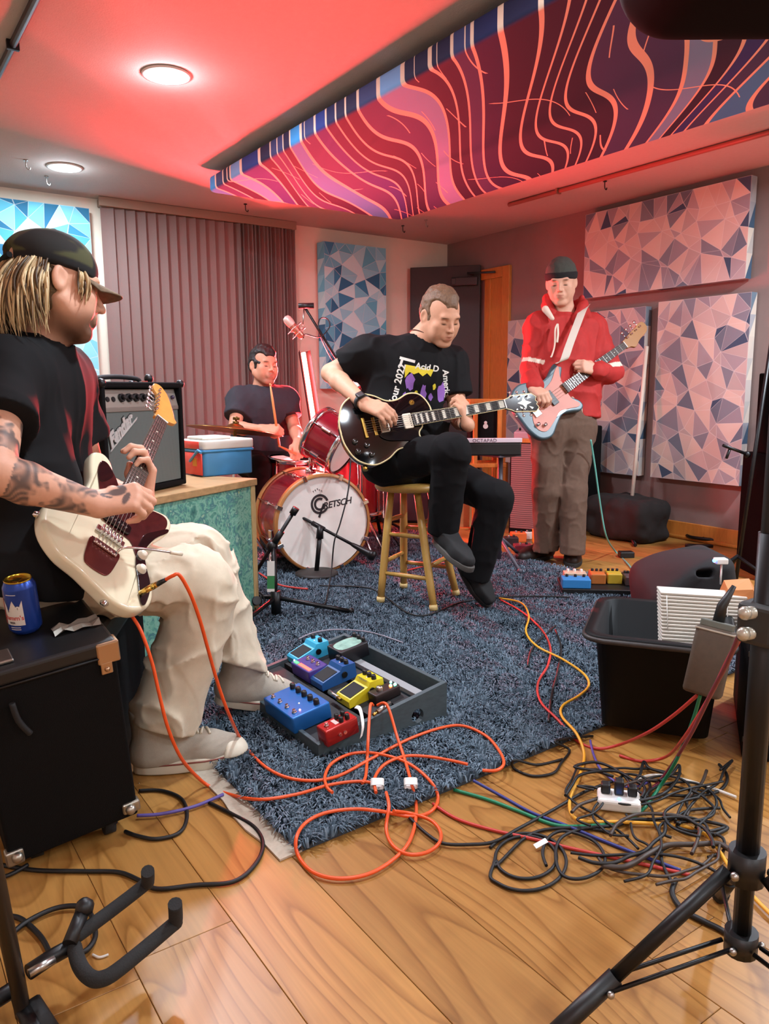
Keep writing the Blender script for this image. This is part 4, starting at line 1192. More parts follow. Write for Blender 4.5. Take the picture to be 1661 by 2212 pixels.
    ring = [j for j in range(13)] + [i * 13 + 12 for i in range(1, 9)] + [8 * 13 + j for j in range(11, -1, -1)] + [i * 13 for i in range(7, 0, -1)]
    fs3 = [(ring[k], ring[k - 1], ring[k - 1] + n_, ring[k] + n_) for k in range(len(ring))]
    bm_.add(vs, fs + fs2 + fs3, True); bm_.build('cap_bill', mat('tan_camo', '#6b5a44', .9, noise=.35, nscale=40), cap)
    mb = MB(); mb.tube(catmull([H @ Vector((x_, -.118 + 1.9 * x_ * x_, .034)) for x_ in (-.045, -.02, 0, .02, .045)], 4), .007, 8); mb.build('cap_strap', BLKTEE, cap)
    mb = MB(); mb.tube(catmull([H @ Vector((.040 * math.cos(a), -.1175 + .02 * abs(math.cos(a)) + .010 * math.sin(a), .040 + .035 * math.sin(a))) for a in np.linspace(.2, PI - .2, 9)], 3), .004, 6); mb.build('cap_opening_binding', mat('orange_brown_binding', '#8a5a24', .8), cap)
    # shoulder-length blond hair: locks that hang from under the cap
    rs = random.Random(5); mb = MB(); cols = []
    HA = mat('blond_hair', '#ffffff', .5, vcol='paint', noise=.2, nscale=220, stretch=(1, 1, .15), spec=.4)
    locks = []
    for k in range(640):
        front = k % 13 == 0
        a = R(rs.uniform(24, 44)) if front else R(rs.uniform(-178, -16))      # angle round the head: 0 = right ear, -90 = back
        if front and k % 2: a = PI - a
        rx, ry = .077 + rs.uniform(-.007, .006), .096 + rs.uniform(-.008, .008)
        x0, y0 = rx * math.cos(a), ry * math.sin(a) - .012
        back = max(0, -math.sin(a)); L_ = .130 + .050 * back + rs.uniform(-.04, .03)
        if front: L_ = .055 + rs.uniform(-.015, .03)
        flare = .004 + .026 * back + rs.uniform(-.006, .014); curl = rs.uniform(-.012, .02) * (0 if front else 1)
        sweep = rs.uniform(.0, .03) * (1 - back) * (0 if front else 1); pts = []; ph = rs.uniform(0, 6)
        for i in range(7):
            t = i / 6; o_ = flare * math.sin(t * 2.5) - curl * t ** 3
            pts.append(H @ Vector((x0 * (1 + o_ / .09) + .0055 * math.sin(t * 7 + ph), y0 * (1 + o_ / .10) + (.018 if not front else 0) * t * (1 - back) - sweep * math.sin(t * 3), .034 - L_ * t)))
        w0 = rs.uniform(.0016, .0036); n0 = len(mb.v); cm = catmull(pts, 2)
        mb.tube(cm, [w0 * (.8 + .5 * math.sin(PI * i / 12)) * (1 - .85 * (i / 12) ** 3) for i in range(13)], 5)
        c = lin(rs.choice(['#b39a70', '#8f7650', '#cdb88c', '#6e583a', '#4a3926', '#bfa679', '#9a8058'])); cols += [c] * (len(mb.v) - n0)
    me = bpy.data.meshes.new('hair'); me.from_pydata(mb.v, [], mb.f); me.polygons.foreach_set('use_smooth', mb.sm); me.materials.append(HA)
    ca = me.color_attributes.new('paint', 'FLOAT_COLOR', 'POINT'); ca.data.foreach_set('color', np.concatenate([np.array(cols), np.ones((len(cols), 1))], 1).ravel())
    link(bpy.data.objects.new('hair', me), p)
    s = SDF(); s.M = H; s.ell((0, -.03, -.005), (.078, .082, .075), k=0); s.half((0, 0, .035), (0, 0, 1)); s.half((0, .012, 0), (0, 1, 0)); s.warp(fold(.004, 50, 110, 3))
    for sx in (-1, 1): s.ell((sx * .09, -.010, -.004), (.024, .030, .038), k=.006, op='s')
    sdf_object(s, .0045, 'under_hair', mat('dark_blond_hair', '#5a482f', .6, noise=.3, nscale=200), p)
    # canvas high-top shoes
    CAN = mat('grey_canvas', '#a39c8e', .9, noise=.07, nscale=60, bump=.3, bscale=700); RUB = mat('cream_rubber', '#cfc8b4', .5); RED = mat('red_brown_pinstripe', '#7a3a30', .6)
    hR = onz(288, 1668); tR = onz(492, 1640); shoe('shoe', p, frame((hR.x, hR.y, .002), y=(tR - hR), z=(0, 0, 1)), .30, CAN, RUB, high=.165, sole_h=.034, laces=RUB, toe=RUB, stripe=RED, wd=.108, ankle_r=.056)
    hL, tL = at(462, 1516, 2.36), at(622, 1478, 2.44)
    shoe('shoe', p, frame(hL, y=tL - hL, z=cv(.25, .95, .2)), .295, CAN, RUB, high=.165, sole_h=.034, laces=RUB, toe=RUB, stripe=RED, wd=.108, ankle_r=.056)
    return p, A
P_L, J_L = person_left()
# ================================================================== guitars
def guitar_neck(t, M, x0, x1, w0, w1, scale, nfret, zt, board, neckm, fretm, inlay=None, block=False, bind=None):
    """fretboard from body end x0 to nut x1, with frets and markers"""
    mb = MB(); mb.add([(x0, -w0, zt), (x1, -w1, zt), (x1, w1, zt), (x0, w0, zt), (x0, -w0, zt - .006), (x1, -w1, zt - .006), (x1, w1, zt - .006), (x0, w0, zt - .006)],
                      [(0, 1, 2, 3), (4, 7, 6, 5), (0, 4, 5, 1), (1, 5, 6, 2), (2, 6, 7, 3), (3, 7, 4, 0)])
    fb = mb.build('fretboard', board, t, M=M)
    mb = MB(); ring = []
    for x_, w_ in ((x0 - .01, w0), (x1 + .01, w1)):
        ring.append([(x_, w_ * math.cos(a), zt - .006 - .017 * math.sin(a)) for a in np.linspace(0, PI, 11)])
    n = 11; vs = ring[0] + ring[1]; mb.add(vs, [(i, i + 1, i + 1 + n, i + n) for i in range(n - 1)] + [tuple(range(n)), tuple(range(2 * n - 1, n - 1, -1))], True)
    mb.build('neck', neckm, t, M=M)
    mb = MB(); xs_ = [x1 - scale * (1 - 2 ** (-k / 12)) for k in range(nfret + 1)]
    hw = lambda x_: w1 + (w0 - w1) * (x1 - x_) / (x1 - x0)
    for x_ in xs_[1:]:
        mb.box((x_ - .0011, -hw(x_), zt), (x_ + .0011, hw(x_), zt + .0013))
    o_ = mb.build('frets', fretm, fb, M=M); o_['kind'] = 'stuff'
    MB().box((x1 - .001, -w1, zt - .004), (x1 + .004, w1, zt + .003)).build('nut', WHITEP, t, M=M)
    for k in (1, 3, 5, 7, 9, 12, 15, 17, 19, 21) if block else (3, 5, 7, 9, 12, 15, 17, 19):
        if k > nfret: continue
        a, b = xs_[k], xs_[k - 1]; c = (a + b) / 2; mb = MB()
        if block: mb.box((a + (b - a) * .14, -hw(c) * .72, zt - .001), (b - (b - a) * .14, hw(c) * .72, zt + .0006))
        else: mb.cyl((c, 0, zt - .001), (c, 0, zt + .0006), .0032, n=10)
        mb.build('fret_marker', inlay, fb, M=M)
    if bind:
        for sg in (-1, 1):
            MB().tube([(x0, sg * w0, zt - .002), (x1, sg * w1, zt - .002)], .002, 6).build('neck_binding', bind, fb, M=M)
def strings(t, M, xa, xb, wa, wb, za, zb, n=6):
    mb = MB()
    for k in range(n):
        u = k / (n - 1) * 2 - 1; mb.tube([(xa, u * wa, za), (xb, u * wb, zb)], .0005 + .00035 * k / n * 2, 5)
    o_ = mb.build('strings', STEEL, t, M=M); o_['kind'] = 'stuff'
def tuner(t, M, x_, y_, sy, z_=0.0, m=CHROME, peg=.022, big=1.0):
    mb = MB(); mb.cyl((x_, y_, z_ - .010), (x_, y_, z_ + .012), .0035 * big, n=8); mb.cyl((x_, y_ + sy * .006, z_ - .010), (x_, y_ + sy * peg, z_ - .010), .0022 * big, n=6)
    mb.sphere((x_, y_ + sy * (peg + .006), z_ - .010), .008 * big, 8, (1.1, .8, .55)); mb.build('tuning_peg', m, t, M=M)

# ---- white offset guitar of the capped guitarist (its trem arm, switches and plug included)
def white_guitar():
    M = GTM; t = thing('electric_guitar', 'cream white offset electric guitar with tortoiseshell pickguard and orange cable', 'guitar', M.translation, 'guitars')
    CREAM = mat('cream_lacquer', '#d9d0b2', .18, coat=.6); TORT = mat('tortoiseshell_plastic', '#3a1414', .2, noise=.5, nscale=45, coat=.5); BLKG = mat('gloss_black_plastic', '#0b0a0c', .15, coat=.4)
    ROSE = mat('rosewood', '#3a281d', .55, noise=.25, nscale=60, stretch=(.2, 3, 3)); MAPLE = mat('amber_maple', '#c98f43', .35, noise=.10, nscale=30, coat=.3)
    out = [(.0, .03), (.012, .095), (.055, .152), (.125, .174), (.20, .152), (.262, .115), (.325, .108), (.385, .128), (.435, .137), (.463, .112), (.452, .080), (.405, .052), (.380, .033), (.372, 0), (.366, -.033),
           (.372, -.055), (.392, -.092), (.402, -.128), (.384, -.152), (.338, -.152), (.270, -.122), (.205, -.108), (.15, -.122), (.095, -.160), (.035, -.165), (-.015, -.130), (-.028, -.075), (-.015, -.02)]
    o2 = [(p.x, p.y) for p in catmull([(a, b, 0) for a, b in out], 5, True)]
    MB().slab(o2, -.042, 0.0, .011, 4).build('body', CREAM, t, M=M)
    pg = [(.372, .030), (.400, .052), (.432, .088), (.425, .110), (.380, .108), (.330, .088), (.290, .070), (.255, .050), (.215, .040), (.200, .0), (.20, -.055), (.165, -.085), (.130, -.118), (.100, -.140), (.100, -.150), (.15, -.122), (.205, -.102), (.270, -.114), (.335, -.142), (.375, -.142), (.388, -.125), (.380, -.095), (.362, -.058), (.36, 0)]
    pv = [(p.x, p.y) for p in catmull([(a * .985 + .002, b * .96, 0) for a, b in pg], 4, True)]
    MB().slab(pv, .0002, .0032, .0008, 1).build('pickguard', TORT, t, M=M)
    cp = [(p.x, p.y) for p in catmull([(.34, -.142, 0), (.30, -.112, 0), (.245, -.082, 0), (.15, -.085, 0), (.08, -.112, 0), (.020, -.135, 0), (.022, -.150, 0), (.09, -.148, 0), (.15, -.118, 0), (.20, -.102, 0), (.27, -.118, 0), (.325, -.146, 0)], 4, True)]
    MB().slab(cp, .0034, .0052, .0006, 1).build('control_plate', BLKG, t, M=M)
    uc = [(p.x, p.y) for p in catmull([(.40, .060, 0), (.425, .092, 0), (.408, .106, 0), (.355, .096, 0), (.34, .080, 0), (.37, .064, 0)], 4, True)]
    MB().slab(uc, .0034, .0048, .0005, 1).build('switch_plate', BLKG, t, M=M)
    KN = mat('aged_white_knob', '#d8d2bd', .35)
    for kx, ky in ((.175, -.098), (.125, -.108)):
        mb = MB(); mb.lathe([(.0, .016), (.0095, .016), (.010, .013), (.0145, .008), (.0150, .0052)], 18, Matrix.Translation((kx, ky, 0))); mb.build('knob', KN, t, M=M)
    for px in (.325, .225):
        mb = MB(); mb.slab([(px + a, b) for a, b in rrect(-.017, -.044, .017, .044, .008)], .004, .011, .002, 2); mb.build('pickup', BLKG, t, M=M)
        mb = MB()
        for k in range(6): mb.cyl((px, -.028 + k * .0112, .010), (px, -.028 + k * .0112, .0125), .0027, n=8)
        mb.build('pole_pieces', STEEL, t, M=M)
    mb = MB(); mb.box((.152, -.042, .004), (.172, .042, .010), .002)
    for k in range(6): mb.cyl((.150, -.027 + k * .0108, .013), (.176, -.027 + k * .0108, .013), .0042, n=8)
    mb.build('bridge', CHROME, t, M=M)
    tp = [(p.x, p.y) for p in catmull([(.128, .030, 0), (.120, .044, 0), (.085, .043, 0), (.040, .036, 0), (.026, .020, 0), (.026, -.020, 0), (.040, -.036, 0), (.085, -.043, 0), (.120, -.044, 0), (.128, -.030, 0)], 4, True)]
    MB().slab(tp, .0002, .004, .001, 2).build('tremolo_plate', mat('reddish_reflective_plate', '#7a4440', .22, .85), t, M=M)
    mb = MB(); mb.box((.104, -.034, .004), (.122, .034, .011), .003)
    for k in range(6): mb.sphere((.105, -.027 + k * .0108, .011), .004, 8)
    mb.build('tailpiece', CHROME, t, M=M)
    a = [(.115, -.030, .012), (.125, -.036, .028), (.150, -.075, .040), (.20, -.150, .046), (.215, -.172, .048)]
    ar = MB().tube(catmull(a, 6), .0032, 8).build('tremolo_arm', CHROME, t, M=M); MB().tube([(.2, -.152, .0462), (.222, -.184, .049)], [.0045, .0062], 10).build('arm_tip', KN, ar, M=M)
    guitar_neck(t, M, .352, .805, .0285, .021, .640, 21, .017, ROSE, MAPLE, STEEL, mat('pearl_dot', '#d8d2c0', .3))
    hs = [(p.x, p.y) for p in catmull([(.812, -.022, 0), (.835, -.026, 0), (.850, -.046, 0), (.868, -.052, 0), (.880, -.040, 0), (.905, -.030, 0), (.95, -.006, 0), (.985, .018, 0), (1.002, .050, 0), (.985, .072, 0), (.955, .066, 0), (.935, .046, 0), (.88, .036, 0), (.83, .025, 0), (.812, .022, 0)], 4, True)]
    MB().slab(hs, -.006, .008, .002, 2).build('headstock', MAPLE, t, M=M)
    for k in range(6): tuner(t, M, .840 + .024 * k, .030 + .0035 * k, 1, .010)
    strings(t, M, .115, .805, .027, .017, .016, .0195)
    MB().lathe([(.008, 0), (.011, .003), (.006, .012)], 12, M @ frame((-.026, -.06, -.02), z=(-1, 0, 0), y=(0, 1, 0))).build('strap_button', CHROME, t)
    MB().lathe([(.008, 0), (.011, .003), (.006, .012)], 12, M @ frame((.10, .172, -.02), z=(0, 1, 0), y=(1, 0, 0))).build('strap_button', CHROME, t)
    # black arm contour and brown back edge seen under the lower bout
    J0 = M @ Vector((.045, -.128, .006)); Jd = cv(.82, .42, .30)
    mb = MB(); mb.cyl(J0, J0 + Jd * .035, .007, n=12); mb.cyl(J0 + Jd * .035, J0 + Jd * .055, .0075, .006, n=12); pl = mb.build('cable_plug', GOLD, t)
    MB().cyl(J0 + Jd * .050, J0 + Jd * .075, .0065, .005, n=10).build('plug_boot', BLACK, pl)
    return t, J0 + Jd * .075, Jd
G_W, JACK_W, JACKD_W = white_guitar()

# ---- black single-cutaway guitar of the man on the stool
def black_guitar():
    M = LPM @ Matrix.Scale(LPS, 4)
    t = thing('electric_guitar', 'glossy black single cutaway electric guitar with cream binding and gold hardware', 'guitar', M.translation, 'guitars')
    BG = mat('black_lacquer', '#070708', .10, coat=.8); BIND = mat('cream_binding', '#d8c896', .4); EB = mat('ebony', '#15120f', .4)
    out = [(0, 0), (.006, .06), (.04, .130), (.11, .166), (.18, .150), (.238, .115), (.29, .112), (.345, .132), (.395, .122), (.425, .080), (.432, .034), (.40, .030), (.378, .0), (.372, -.030), (.352, -.052), (.350, -.078), (.372, -.102), (.405, -.108), (.402, -.125), (.365, -.136), (.30, -.118), (.238, -.115), (.18, -.150), (.11, -.166), (.04, -.130), (.006, -.06)]
    o2 = [(p.x, p.y) for p in catmull([(a, b, 0) for a, b in out], 5, True)]
    MB().slab(o2, -.05, 0, .006, 3).build('body', BG, t, M=M)
    MB().tube([(a, b, -.003) for a, b in o2], .0042, 6, closed=True).build('body_binding', BIND, t, M=M)
    # carved top
    cx, cy = .20, 0; vs = []; fs = []; n = len(o2); rings = [(1.0, .0), (.9, .003), (.7, .008), (.4, .0115), (0.02, .0125)]
    for s_, z in rings: vs += [(cx + (a - cx) * s_, cy + (b - cy) * s_, z - .001) for a, b in o2]
    for k in range(len(rings) - 1): fs += [(k * n + i, k * n + (i + 1) % n, (k + 1) * n + (i + 1) % n, (k + 1) * n + i) for i in range(n)]
    mb = MB(); mb.add(vs, fs, True); mb.build('carved_top', BG, t, M=M)
    PC = mat('polished_pickup_cover', '#e8e0cc', .2, .9)
    for px, m_ in ((.307, mat('aged_white_pickup', '#e6dcc4', .3)), (.195, PC)):
        o = MB().slab([(px + a, b) for a, b in rrect(-.020, -.035, .020, .035, .005)], .008, .019, .002, 2).build('pickup', m_, t, M=M)
        mb = MB()
        for k in range(6): mb.cyl((px + .010, -.025 + .010 * k, .018), (px + .010, -.025 + .010 * k, .0205), .0022, n=8)
        mb.build('pole_pieces', BLACKM, o, M=M)
    MB().box((.142, -.042, .011), (.156, .042, .021), .002).build('bridge', GOLD, t, M=M)
    MB().box((.096, -.048, .012), (.112, .048, .024), .005).build('tailpiece', GOLD, t, M=M)
    for kx, ky in ((.058, -.072), (.105, -.098), (.060, -.118), (.118, -.142)):
        MB().lathe([(0, .022), (.0095, .022), (.0115, .020), (.0135, .008), (.0135, .004)], 16, M @ Matrix.Translation((kx - .01, ky + .02, 0))).build('knob', mat('smoky_black_knob', '#1a1714', .15, coat=.5), t)
    MB().slab([(p.x, p.y) for p in catmull([(.165, -.040, 0), (.26, -.040, 0), (.335, -.050, 0), (.325, -.095, 0), (.26, -.085, 0), (.19, -.070, 0)], 4, True)], .016, .0185, .0006, 1).build('pickguard', mat('gloss_black_plastic', '#0b0a0c', .15), t, M=M)
    mb = MB(); mb.cyl((.35, .085, .002), (.35, .085, .010), .012, n=16); mb.cyl((.35, .085, .01), (.352, .088, .024), .003, n=8); mb.build('toggle_switch', GOLD, t, M=M)
    guitar_neck(t, M, .330, .783, .0285, .0215, .628, 22, .024, EB, BG, STEEL, mat('pearl_block', '#dcd8c8', .2, coat=.3), True, BIND)
    HM = M @ frame((.783, 0, .020), x=(.97, 0, -.24), y=(0, 1, 0))
    hs = [(0, .021), (.03, .030), (.05, .040), (.12, .043), (.175, .046), (.198, .028), (.188, .010), (.198, 0), (.188, -.010), (.198, -.028), (.175, -.046), (.12, -.043), (.05, -.040), (.03, -.030), (0, -.021)]
    MB().slab(hs, -.014, 0, .0015, 1).build('headstock', BG, t, M=HM)
    MB().tube([(a, b, -.001) for a, b in hs], .0025, 6, closed=True).build('headstock_binding', BIND, t, M=HM)
    pm = mat('pearl_block', '#dcd8c8', .2, coat=.3); mb = MB()
    for d in (Vector((.045, 0)), ): pass
    mb.prism([(.075, .0), (.105, .010), (.118, .030), (.128, .010), (.160, 0), (.128, -.010), (.118, -.030), (.105, -.010)], .0002, .0014)
    mb.prism([(.085, .016), (.098, .022), (.098, .030), (.086, .026)], .0002, .0014); mb.prism([(.085, -.016), (.086, -.026), (.098, -.030), (.098, -.022)], .0002, .0014); mb.prism([(.14, .018), (.165, .026), (.15, .032)], .0002, .0014); mb.prism([(.14, -.018), (.15, -.032), (.165, -.026)], .0002, .0014)
    mb.build('pearl_inlay', pm, t, M=HM)
    for k in range(3):
        for sg in (-1, 1): tuner(t, HM, .055 + .045 * k, sg * .034, sg, .0, CHROME, .020)
    strings(t, M, .105, .783, .026, .0175, .026, .026)
    mb = MB(); jx = M @ Vector((.075, -.158, -.025)); mb.cyl(jx, jx + (M.to_3x3() @ Vector((-.2, -1, .1))).normalized() * .02, .011, n=12); mb.build('jack_plate', GOLD, t)
    # wide black strap from the body's end over the far shoulder
    return t
G_B = black_guitar()

# ---- bass
def bass_guitar():
    o = at(1126, 908, 4.12); x_ = at(1397, 711, 4.52) - o
    sc = x_.length / 1.13; M = frame(o, x=x_, y=cv(-.52, .82, -.10)) @ Matrix.Scale(sc, 4)
    t = thing('bass_guitar', 'dark seafoam bass guitar with salmon pickguard and maple headstock on white strap', 'bass guitar', o, 'guitars')
    SEA = mat('dark_seafoam_lacquer', '#3d545c', .4, coat=.1); SAL = mat('salmon_pickguard', '#b9705c', .5); MAPLE = mat('aged_maple', '#96683a', .45); ROSE = mat('rosewood', '#3a281d', .55)
    out = [(0, .0), (.006, .07), (.05, .150), (.13, .176), (.21, .150), (.275, .116), (.335, .122), (.40, .152), (.455, .165), (.475, .140), (.445, .105), (.40, .065), (.385, .032), (.375, 0), (.368, -.032), (.372, -.060), (.402, -.105), (.40, -.142), (.365, -.155), (.31, -.130), (.25, -.112), (.18, -.140), (.10, -.176), (.03, -.150), (.002, -.08)]
    o2 = [(p.x, p.y) for p in catmull([(a, b, 0) for a, b in out], 5, True)]
    MB().slab(o2, -.042, 0, .010, 4).build('body', SEA, t, M=M)
    pg = [(p.x, p.y) for p in catmull([(.378, .03, 0), (.40, .085, 0), (.43, .128, 0), (.40, .125, 0), (.33, .085, 0), (.27, .07, 0), (.20, .06, 0), (.13, .035, 0), (.06, -.04, 0), (.05, -.10, 0), (.09, -.135, 0), (.17, -.115, 0), (.245, -.09, 0), (.31, -.11, 0), (.365, -.13, 0), (.385, -.115, 0), (.362, -.06, 0)], 4, True)]
    MB().slab(pg, .0003, .0032, .0008, 1).build('pickguard', SAL, t, M=M)
    MB().slab([(.25 + a, b) for a, b in rrect(-.022, -.045, .022, .045, .006)], .004, .014, .002, 2).build('pickup', BLACK, t, M=M)
    mb = MB(); mb.box((.085, -.04, .003), (.13, .04, .012), .002); mb.build('bridge', CHROME, t, M=M)
    for kx, ky in ((.10, -.10), (.065, -.075)): MB().lathe([(0, .02), (.010, .02), (.0105, .004)], 14, M @ Matrix.Translation((kx, ky, 0))).build('knob', CHROME, t)
    guitar_neck(t, M, .36, .905, .031, .021, .76, 20, .018, ROSE, MAPLE, STEEL, mat('pearl_dot', '#d8d2c0', .3))
    hs = [(p.x, p.y) for p in catmull([(.908, -.022, 0), (.94, -.030, 0), (.965, -.048, 0), (.99, -.042, 0), (1.03, -.026, 0), (1.09, -.016, 0), (1.125, .0, 0), (1.138, .030, 0), (1.125, .056, 0), (1.09, .060, 0), (1.06, .050, 0), (1.0, .042, 0), (.94, .030, 0), (.908, .022, 0)], 4, True)]
    MB().slab(hs, -.006, .010, .002, 2).build('headstock', MAPLE, t, M=M)
    for k in range(4): tuner(t, M, .955 + .043 * k, .026 + .004 * k, 1, .012, CHROME, .038, 1.5)
    strings(t, M, .10, .905, .028, .017, .018, .021, 4)
    # strap across the chest
    ST = mat('white_webbing', '#cfcabb', .85, bump=.3, bscale=900)
    pts = [M @ Vector((.455, .150, .004)), at(1218, 778, 4.19), at(1230, 745, 4.20), at(1245, 705, 4.24), at(1258, 672, 4.30), at(1266, 660, 4.40)]
    side = cv(.90, .35, .15); mb = MB(); cs = catmull(pts, 6); w_ = .027; vs = []
    for q in cs: vs += [q - side * w_, q + side * w_, q + side * w_ - _f * -.004, q - side * w_ - _f * -.004]
    nn = len(cs); fs = []
    for i in range(nn - 1):
        for k in range(4): fs.append((i * 4 + k, i * 4 + (k + 1) % 4, (i + 1) * 4 + (k + 1) % 4, (i + 1) * 4 + k))
    fs += [(3, 2, 1, 0), tuple((nn - 1) * 4 + k for k in range(4))]
    mb.add(vs, fs); mb.build('strap', ST, t)
    return t
G_S = bass_guitar()
# ================================================================== rug
RX0, RY0, RX1, RY1 = .716, 1.378, 3.20, 4.35
rug = thing('shag_rug', 'blue grey shag rug spread over the floor under the band', 'rug', ((RX0 + RX1) / 2, (RY0 + RY1) / 2, 0))
def rug_pt(u, v):   # slightly skewed rectangle
    return Vector((RX0 + (RX1 - RX0) * u - .02 * v, RY0 + (RY1 - RY0) * v + .085 * u, 0))
vs = [rug_pt(u, v) + Vector((0, 0, z)) for z in (.001, .010) for u, v in ((0, 0), (1, 0), (1, 1), (0, 1))]
MB().add(vs, [(3, 2, 1, 0), (4, 5, 6, 7), (0, 1, 5, 4), (1, 2, 6, 5), (2, 3, 7, 6), (3, 0, 4, 7)]).build('backing', mat('rug_backing', '#333c45', .95), rug)
a = rug_pt(0, 0); b = rug_pt(0, 1); mb = MB()
pl = []
rs = random.Random(2)
for k in range(41):
    p = a.lerp(b, k / 40); pl.append((p.x - .052 + rs.uniform(-.006, .006), p.y - .004))
mb.prism(pl + [(b.x + .01, b.y), (a.x + .01, a.y)], .0008, .0055); mb.build('canvas_edge', mat('rug_canvas', '#b5aa98', .9, noise=.15, nscale=60), rug)
def pile():
    rs = np.random.RandomState(1); n = 180000
    u, v = rs.rand(n) ** 1.0, rs.rand(n) ** 1.45      # denser towards the camera
    x_ = RX0 + (RX1 - RX0) * u - .02 * v + rs.uniform(-.008, .008, n); y_ = RY0 + (RY1 - RY0) * v + .085 * u + rs.uniform(-.008, .008, n)
    cl_ = NZ(np.stack([x_ * 14, y_ * 14, np.zeros(n)], 1)); an = cl_ * 5 + NZ(np.stack([x_ * 40, y_ * 40, np.ones(n)], 1)) * 2.5 + rs.uniform(-.7, .7, n)
    ln = rs.uniform(.016, .028, n); hz = rs.uniform(.012, .022, n); wd = rs.uniform(.0015, .0029, n)
    dx, dy = np.cos(an), np.sin(an)
    b0 = np.stack([x_, y_, np.full(n, .009)], 1); sd = np.stack([-dy, dx, np.zeros(n)], 1) * wd[:, None]
    m = b0 + np.stack([dx * ln * .35, dy * ln * .35, hz], 1); e = b0 + np.stack([dx * ln, dy * ln, hz * .75], 1)
    V = np.stack([b0 - sd, b0 + sd, m + sd * .9, m - sd * .9, e], 1).reshape(-1, 3)
    k = np.arange(n)[:, None] * 5
    me = bpy.data.meshes.new('pile')
    F4 = (k + np.array([[0, 1, 2, 3]])); F3 = (k + np.array([[3, 2, 4]]))
    me.vertices.add(len(V)); me.vertices.foreach_set('co', V.ravel())
    li = np.concatenate([F4.ravel(), F3.ravel()]).astype(np.int32); me.loops.add(len(li)); me.loops.foreach_set('vertex_index', li)
    ls = np.concatenate([np.arange(n) * 4, n * 4 + np.arange(n) * 3]).astype(np.int32); me.polygons.add(2 * n); me.polygons.foreach_set('loop_start', ls)
    me.update(calc_edges=True)
    cols = np.array([lin(c) for c in ('#596975', '#46545f', '#687783', '#394550', '#505e69')]); ci = np.clip(((NZ(np.stack([x_ * 9, y_ * 9, np.full(n, 5.)], 1)) + rs.uniform(-.8, .8, n)) * 1.6 + 2.5).astype(int), 0, 4)
    c = np.ones((n, 5, 4)); c[:, :, :3] = cols[ci][:, None]
    ca = me.color_attributes.new('paint', 'FLOAT_COLOR', 'POINT'); ca.data.foreach_set('color', c.ravel())
    me.materials.append(mat('rug_yarn', '#52687a', .95, vcol='paint', spec=.15))
    o = bpy.data.objects.new('pile', me); link(o, rug); o['kind'] = 'stuff'
pile()

# ================================================================== drums
REDL = mat('red_lacquer', '#7d1220', .2, coat=.5, noise=.15, nscale=12); HEADM = mat('coated_drum_head', '#e8e3da', .6, noise=.05, nscale=14); HOOPW = mat('wooden_hoop', '#a9713c', .4)
def lug(mb, M, r_, z0, z1, n, big=1.0):
    for k in range(n):
        a_ = 2 * PI * (k + .5) / n; c, s_ = math.cos(a_), math.sin(a_)
        yield a_, c, s_
def drum(name, label, c, axis, r_, L_, group='drum kit', logo=False, claws=False, nl=8, wood=False, headm=None):
    """drum with the playing/front head at c, shell going to c - axis*L"""
    axis = Vector(axis).normalized(); M = frame(c, z=axis, x=axis.cross(Vector((0, 0, 1))) if abs(axis.z) < .9 else (1, 0, 0))
    t = thing(name, label, 'drum', c, group)
    MB().lathe([(r_, -.012), (r_, -L_ + .012)], 48, M).build('shell', REDL, t)
    for z_, nm in ((0, 'front'), (-L_, 'back')):
        sg = 1 if nm == 'front' else -1
        hd = MB().lathe([(0, z_ - sg * .004), (r_ * .985, z_ - sg * .004)], 48, M).build('drum_head', headm or HEADM, t)
        hw = .038 if wood else .022
        MB().lathe([(r_ * .985, z_ + sg * .006), (r_ + .010, z_ + sg * .006), (r_ + .012, z_), (r_ + .012, z_ - sg * hw), (r_ + .002, z_ - sg * hw)], 48, M).build('hoop', HOOPW if wood else CHROME, t)
    for k in range(nl):
        a_ = 2 * PI * (k + .5) / nl; mb = MB(); mb.M = M @ Matrix.Rotation(a_, 4, 'Z')
        mb.cyl((r_ + .010, 0, -.01), (r_ + .010, 0, -L_ + .01), .0035, n=8); mb.box((r_ - .001, -.010, -L_ * .5 - .03), (r_ + .018, .010, -L_ * .5 + .03), .005)
        mb.build('lug', CHROME, t)
        if claws:
            mb = MB(); mb.M = M @ Matrix.Rotation(a_, 4, 'Z'); mb.box((r_ - .012, -.011, .002), (r_ + .022, .011, .012), .003); mb.box((r_ + .010, -.011, -.030), (r_ + .022, .011, .004), .003); mb.build('claw', CHROME, t)
    return t, M
n_ = cv(.40, 0, .9); n_.z = 0; n_.normalize()
RB = .262
bc = onz(692, 1240) ; bc = Vector((bc.x, bc.y, RB + .022)); bc = at(699, 1136, dep(bc)); bc.z = RB + .020
bd, BDM = drum('bass_drum', 'red bass drum with white front head standing on the rug', bc, n_, RB, .42, nl=8, wood=True, claws=True)
DK = mat('dark_logo_ink', '#2a2326', .6)
def logo(txt, size, cx, cy, shear=0.2, bold=.001, ang=0, sp=.9):
    v, f = text_mesh(txt, size, shear=shear, bold=bold, spacing=sp); mb = MB(); mb.M = BDM @ Matrix.Translation((0, 0, -.0033)) @ LGM
    mb.M = mb.M @ Matrix.Translation((cx, cy, 0)) @ Matrix.Rotation(R(ang), 4, 'Z'); mb.add(v, f); mb.build('head_logo', DK, bd)
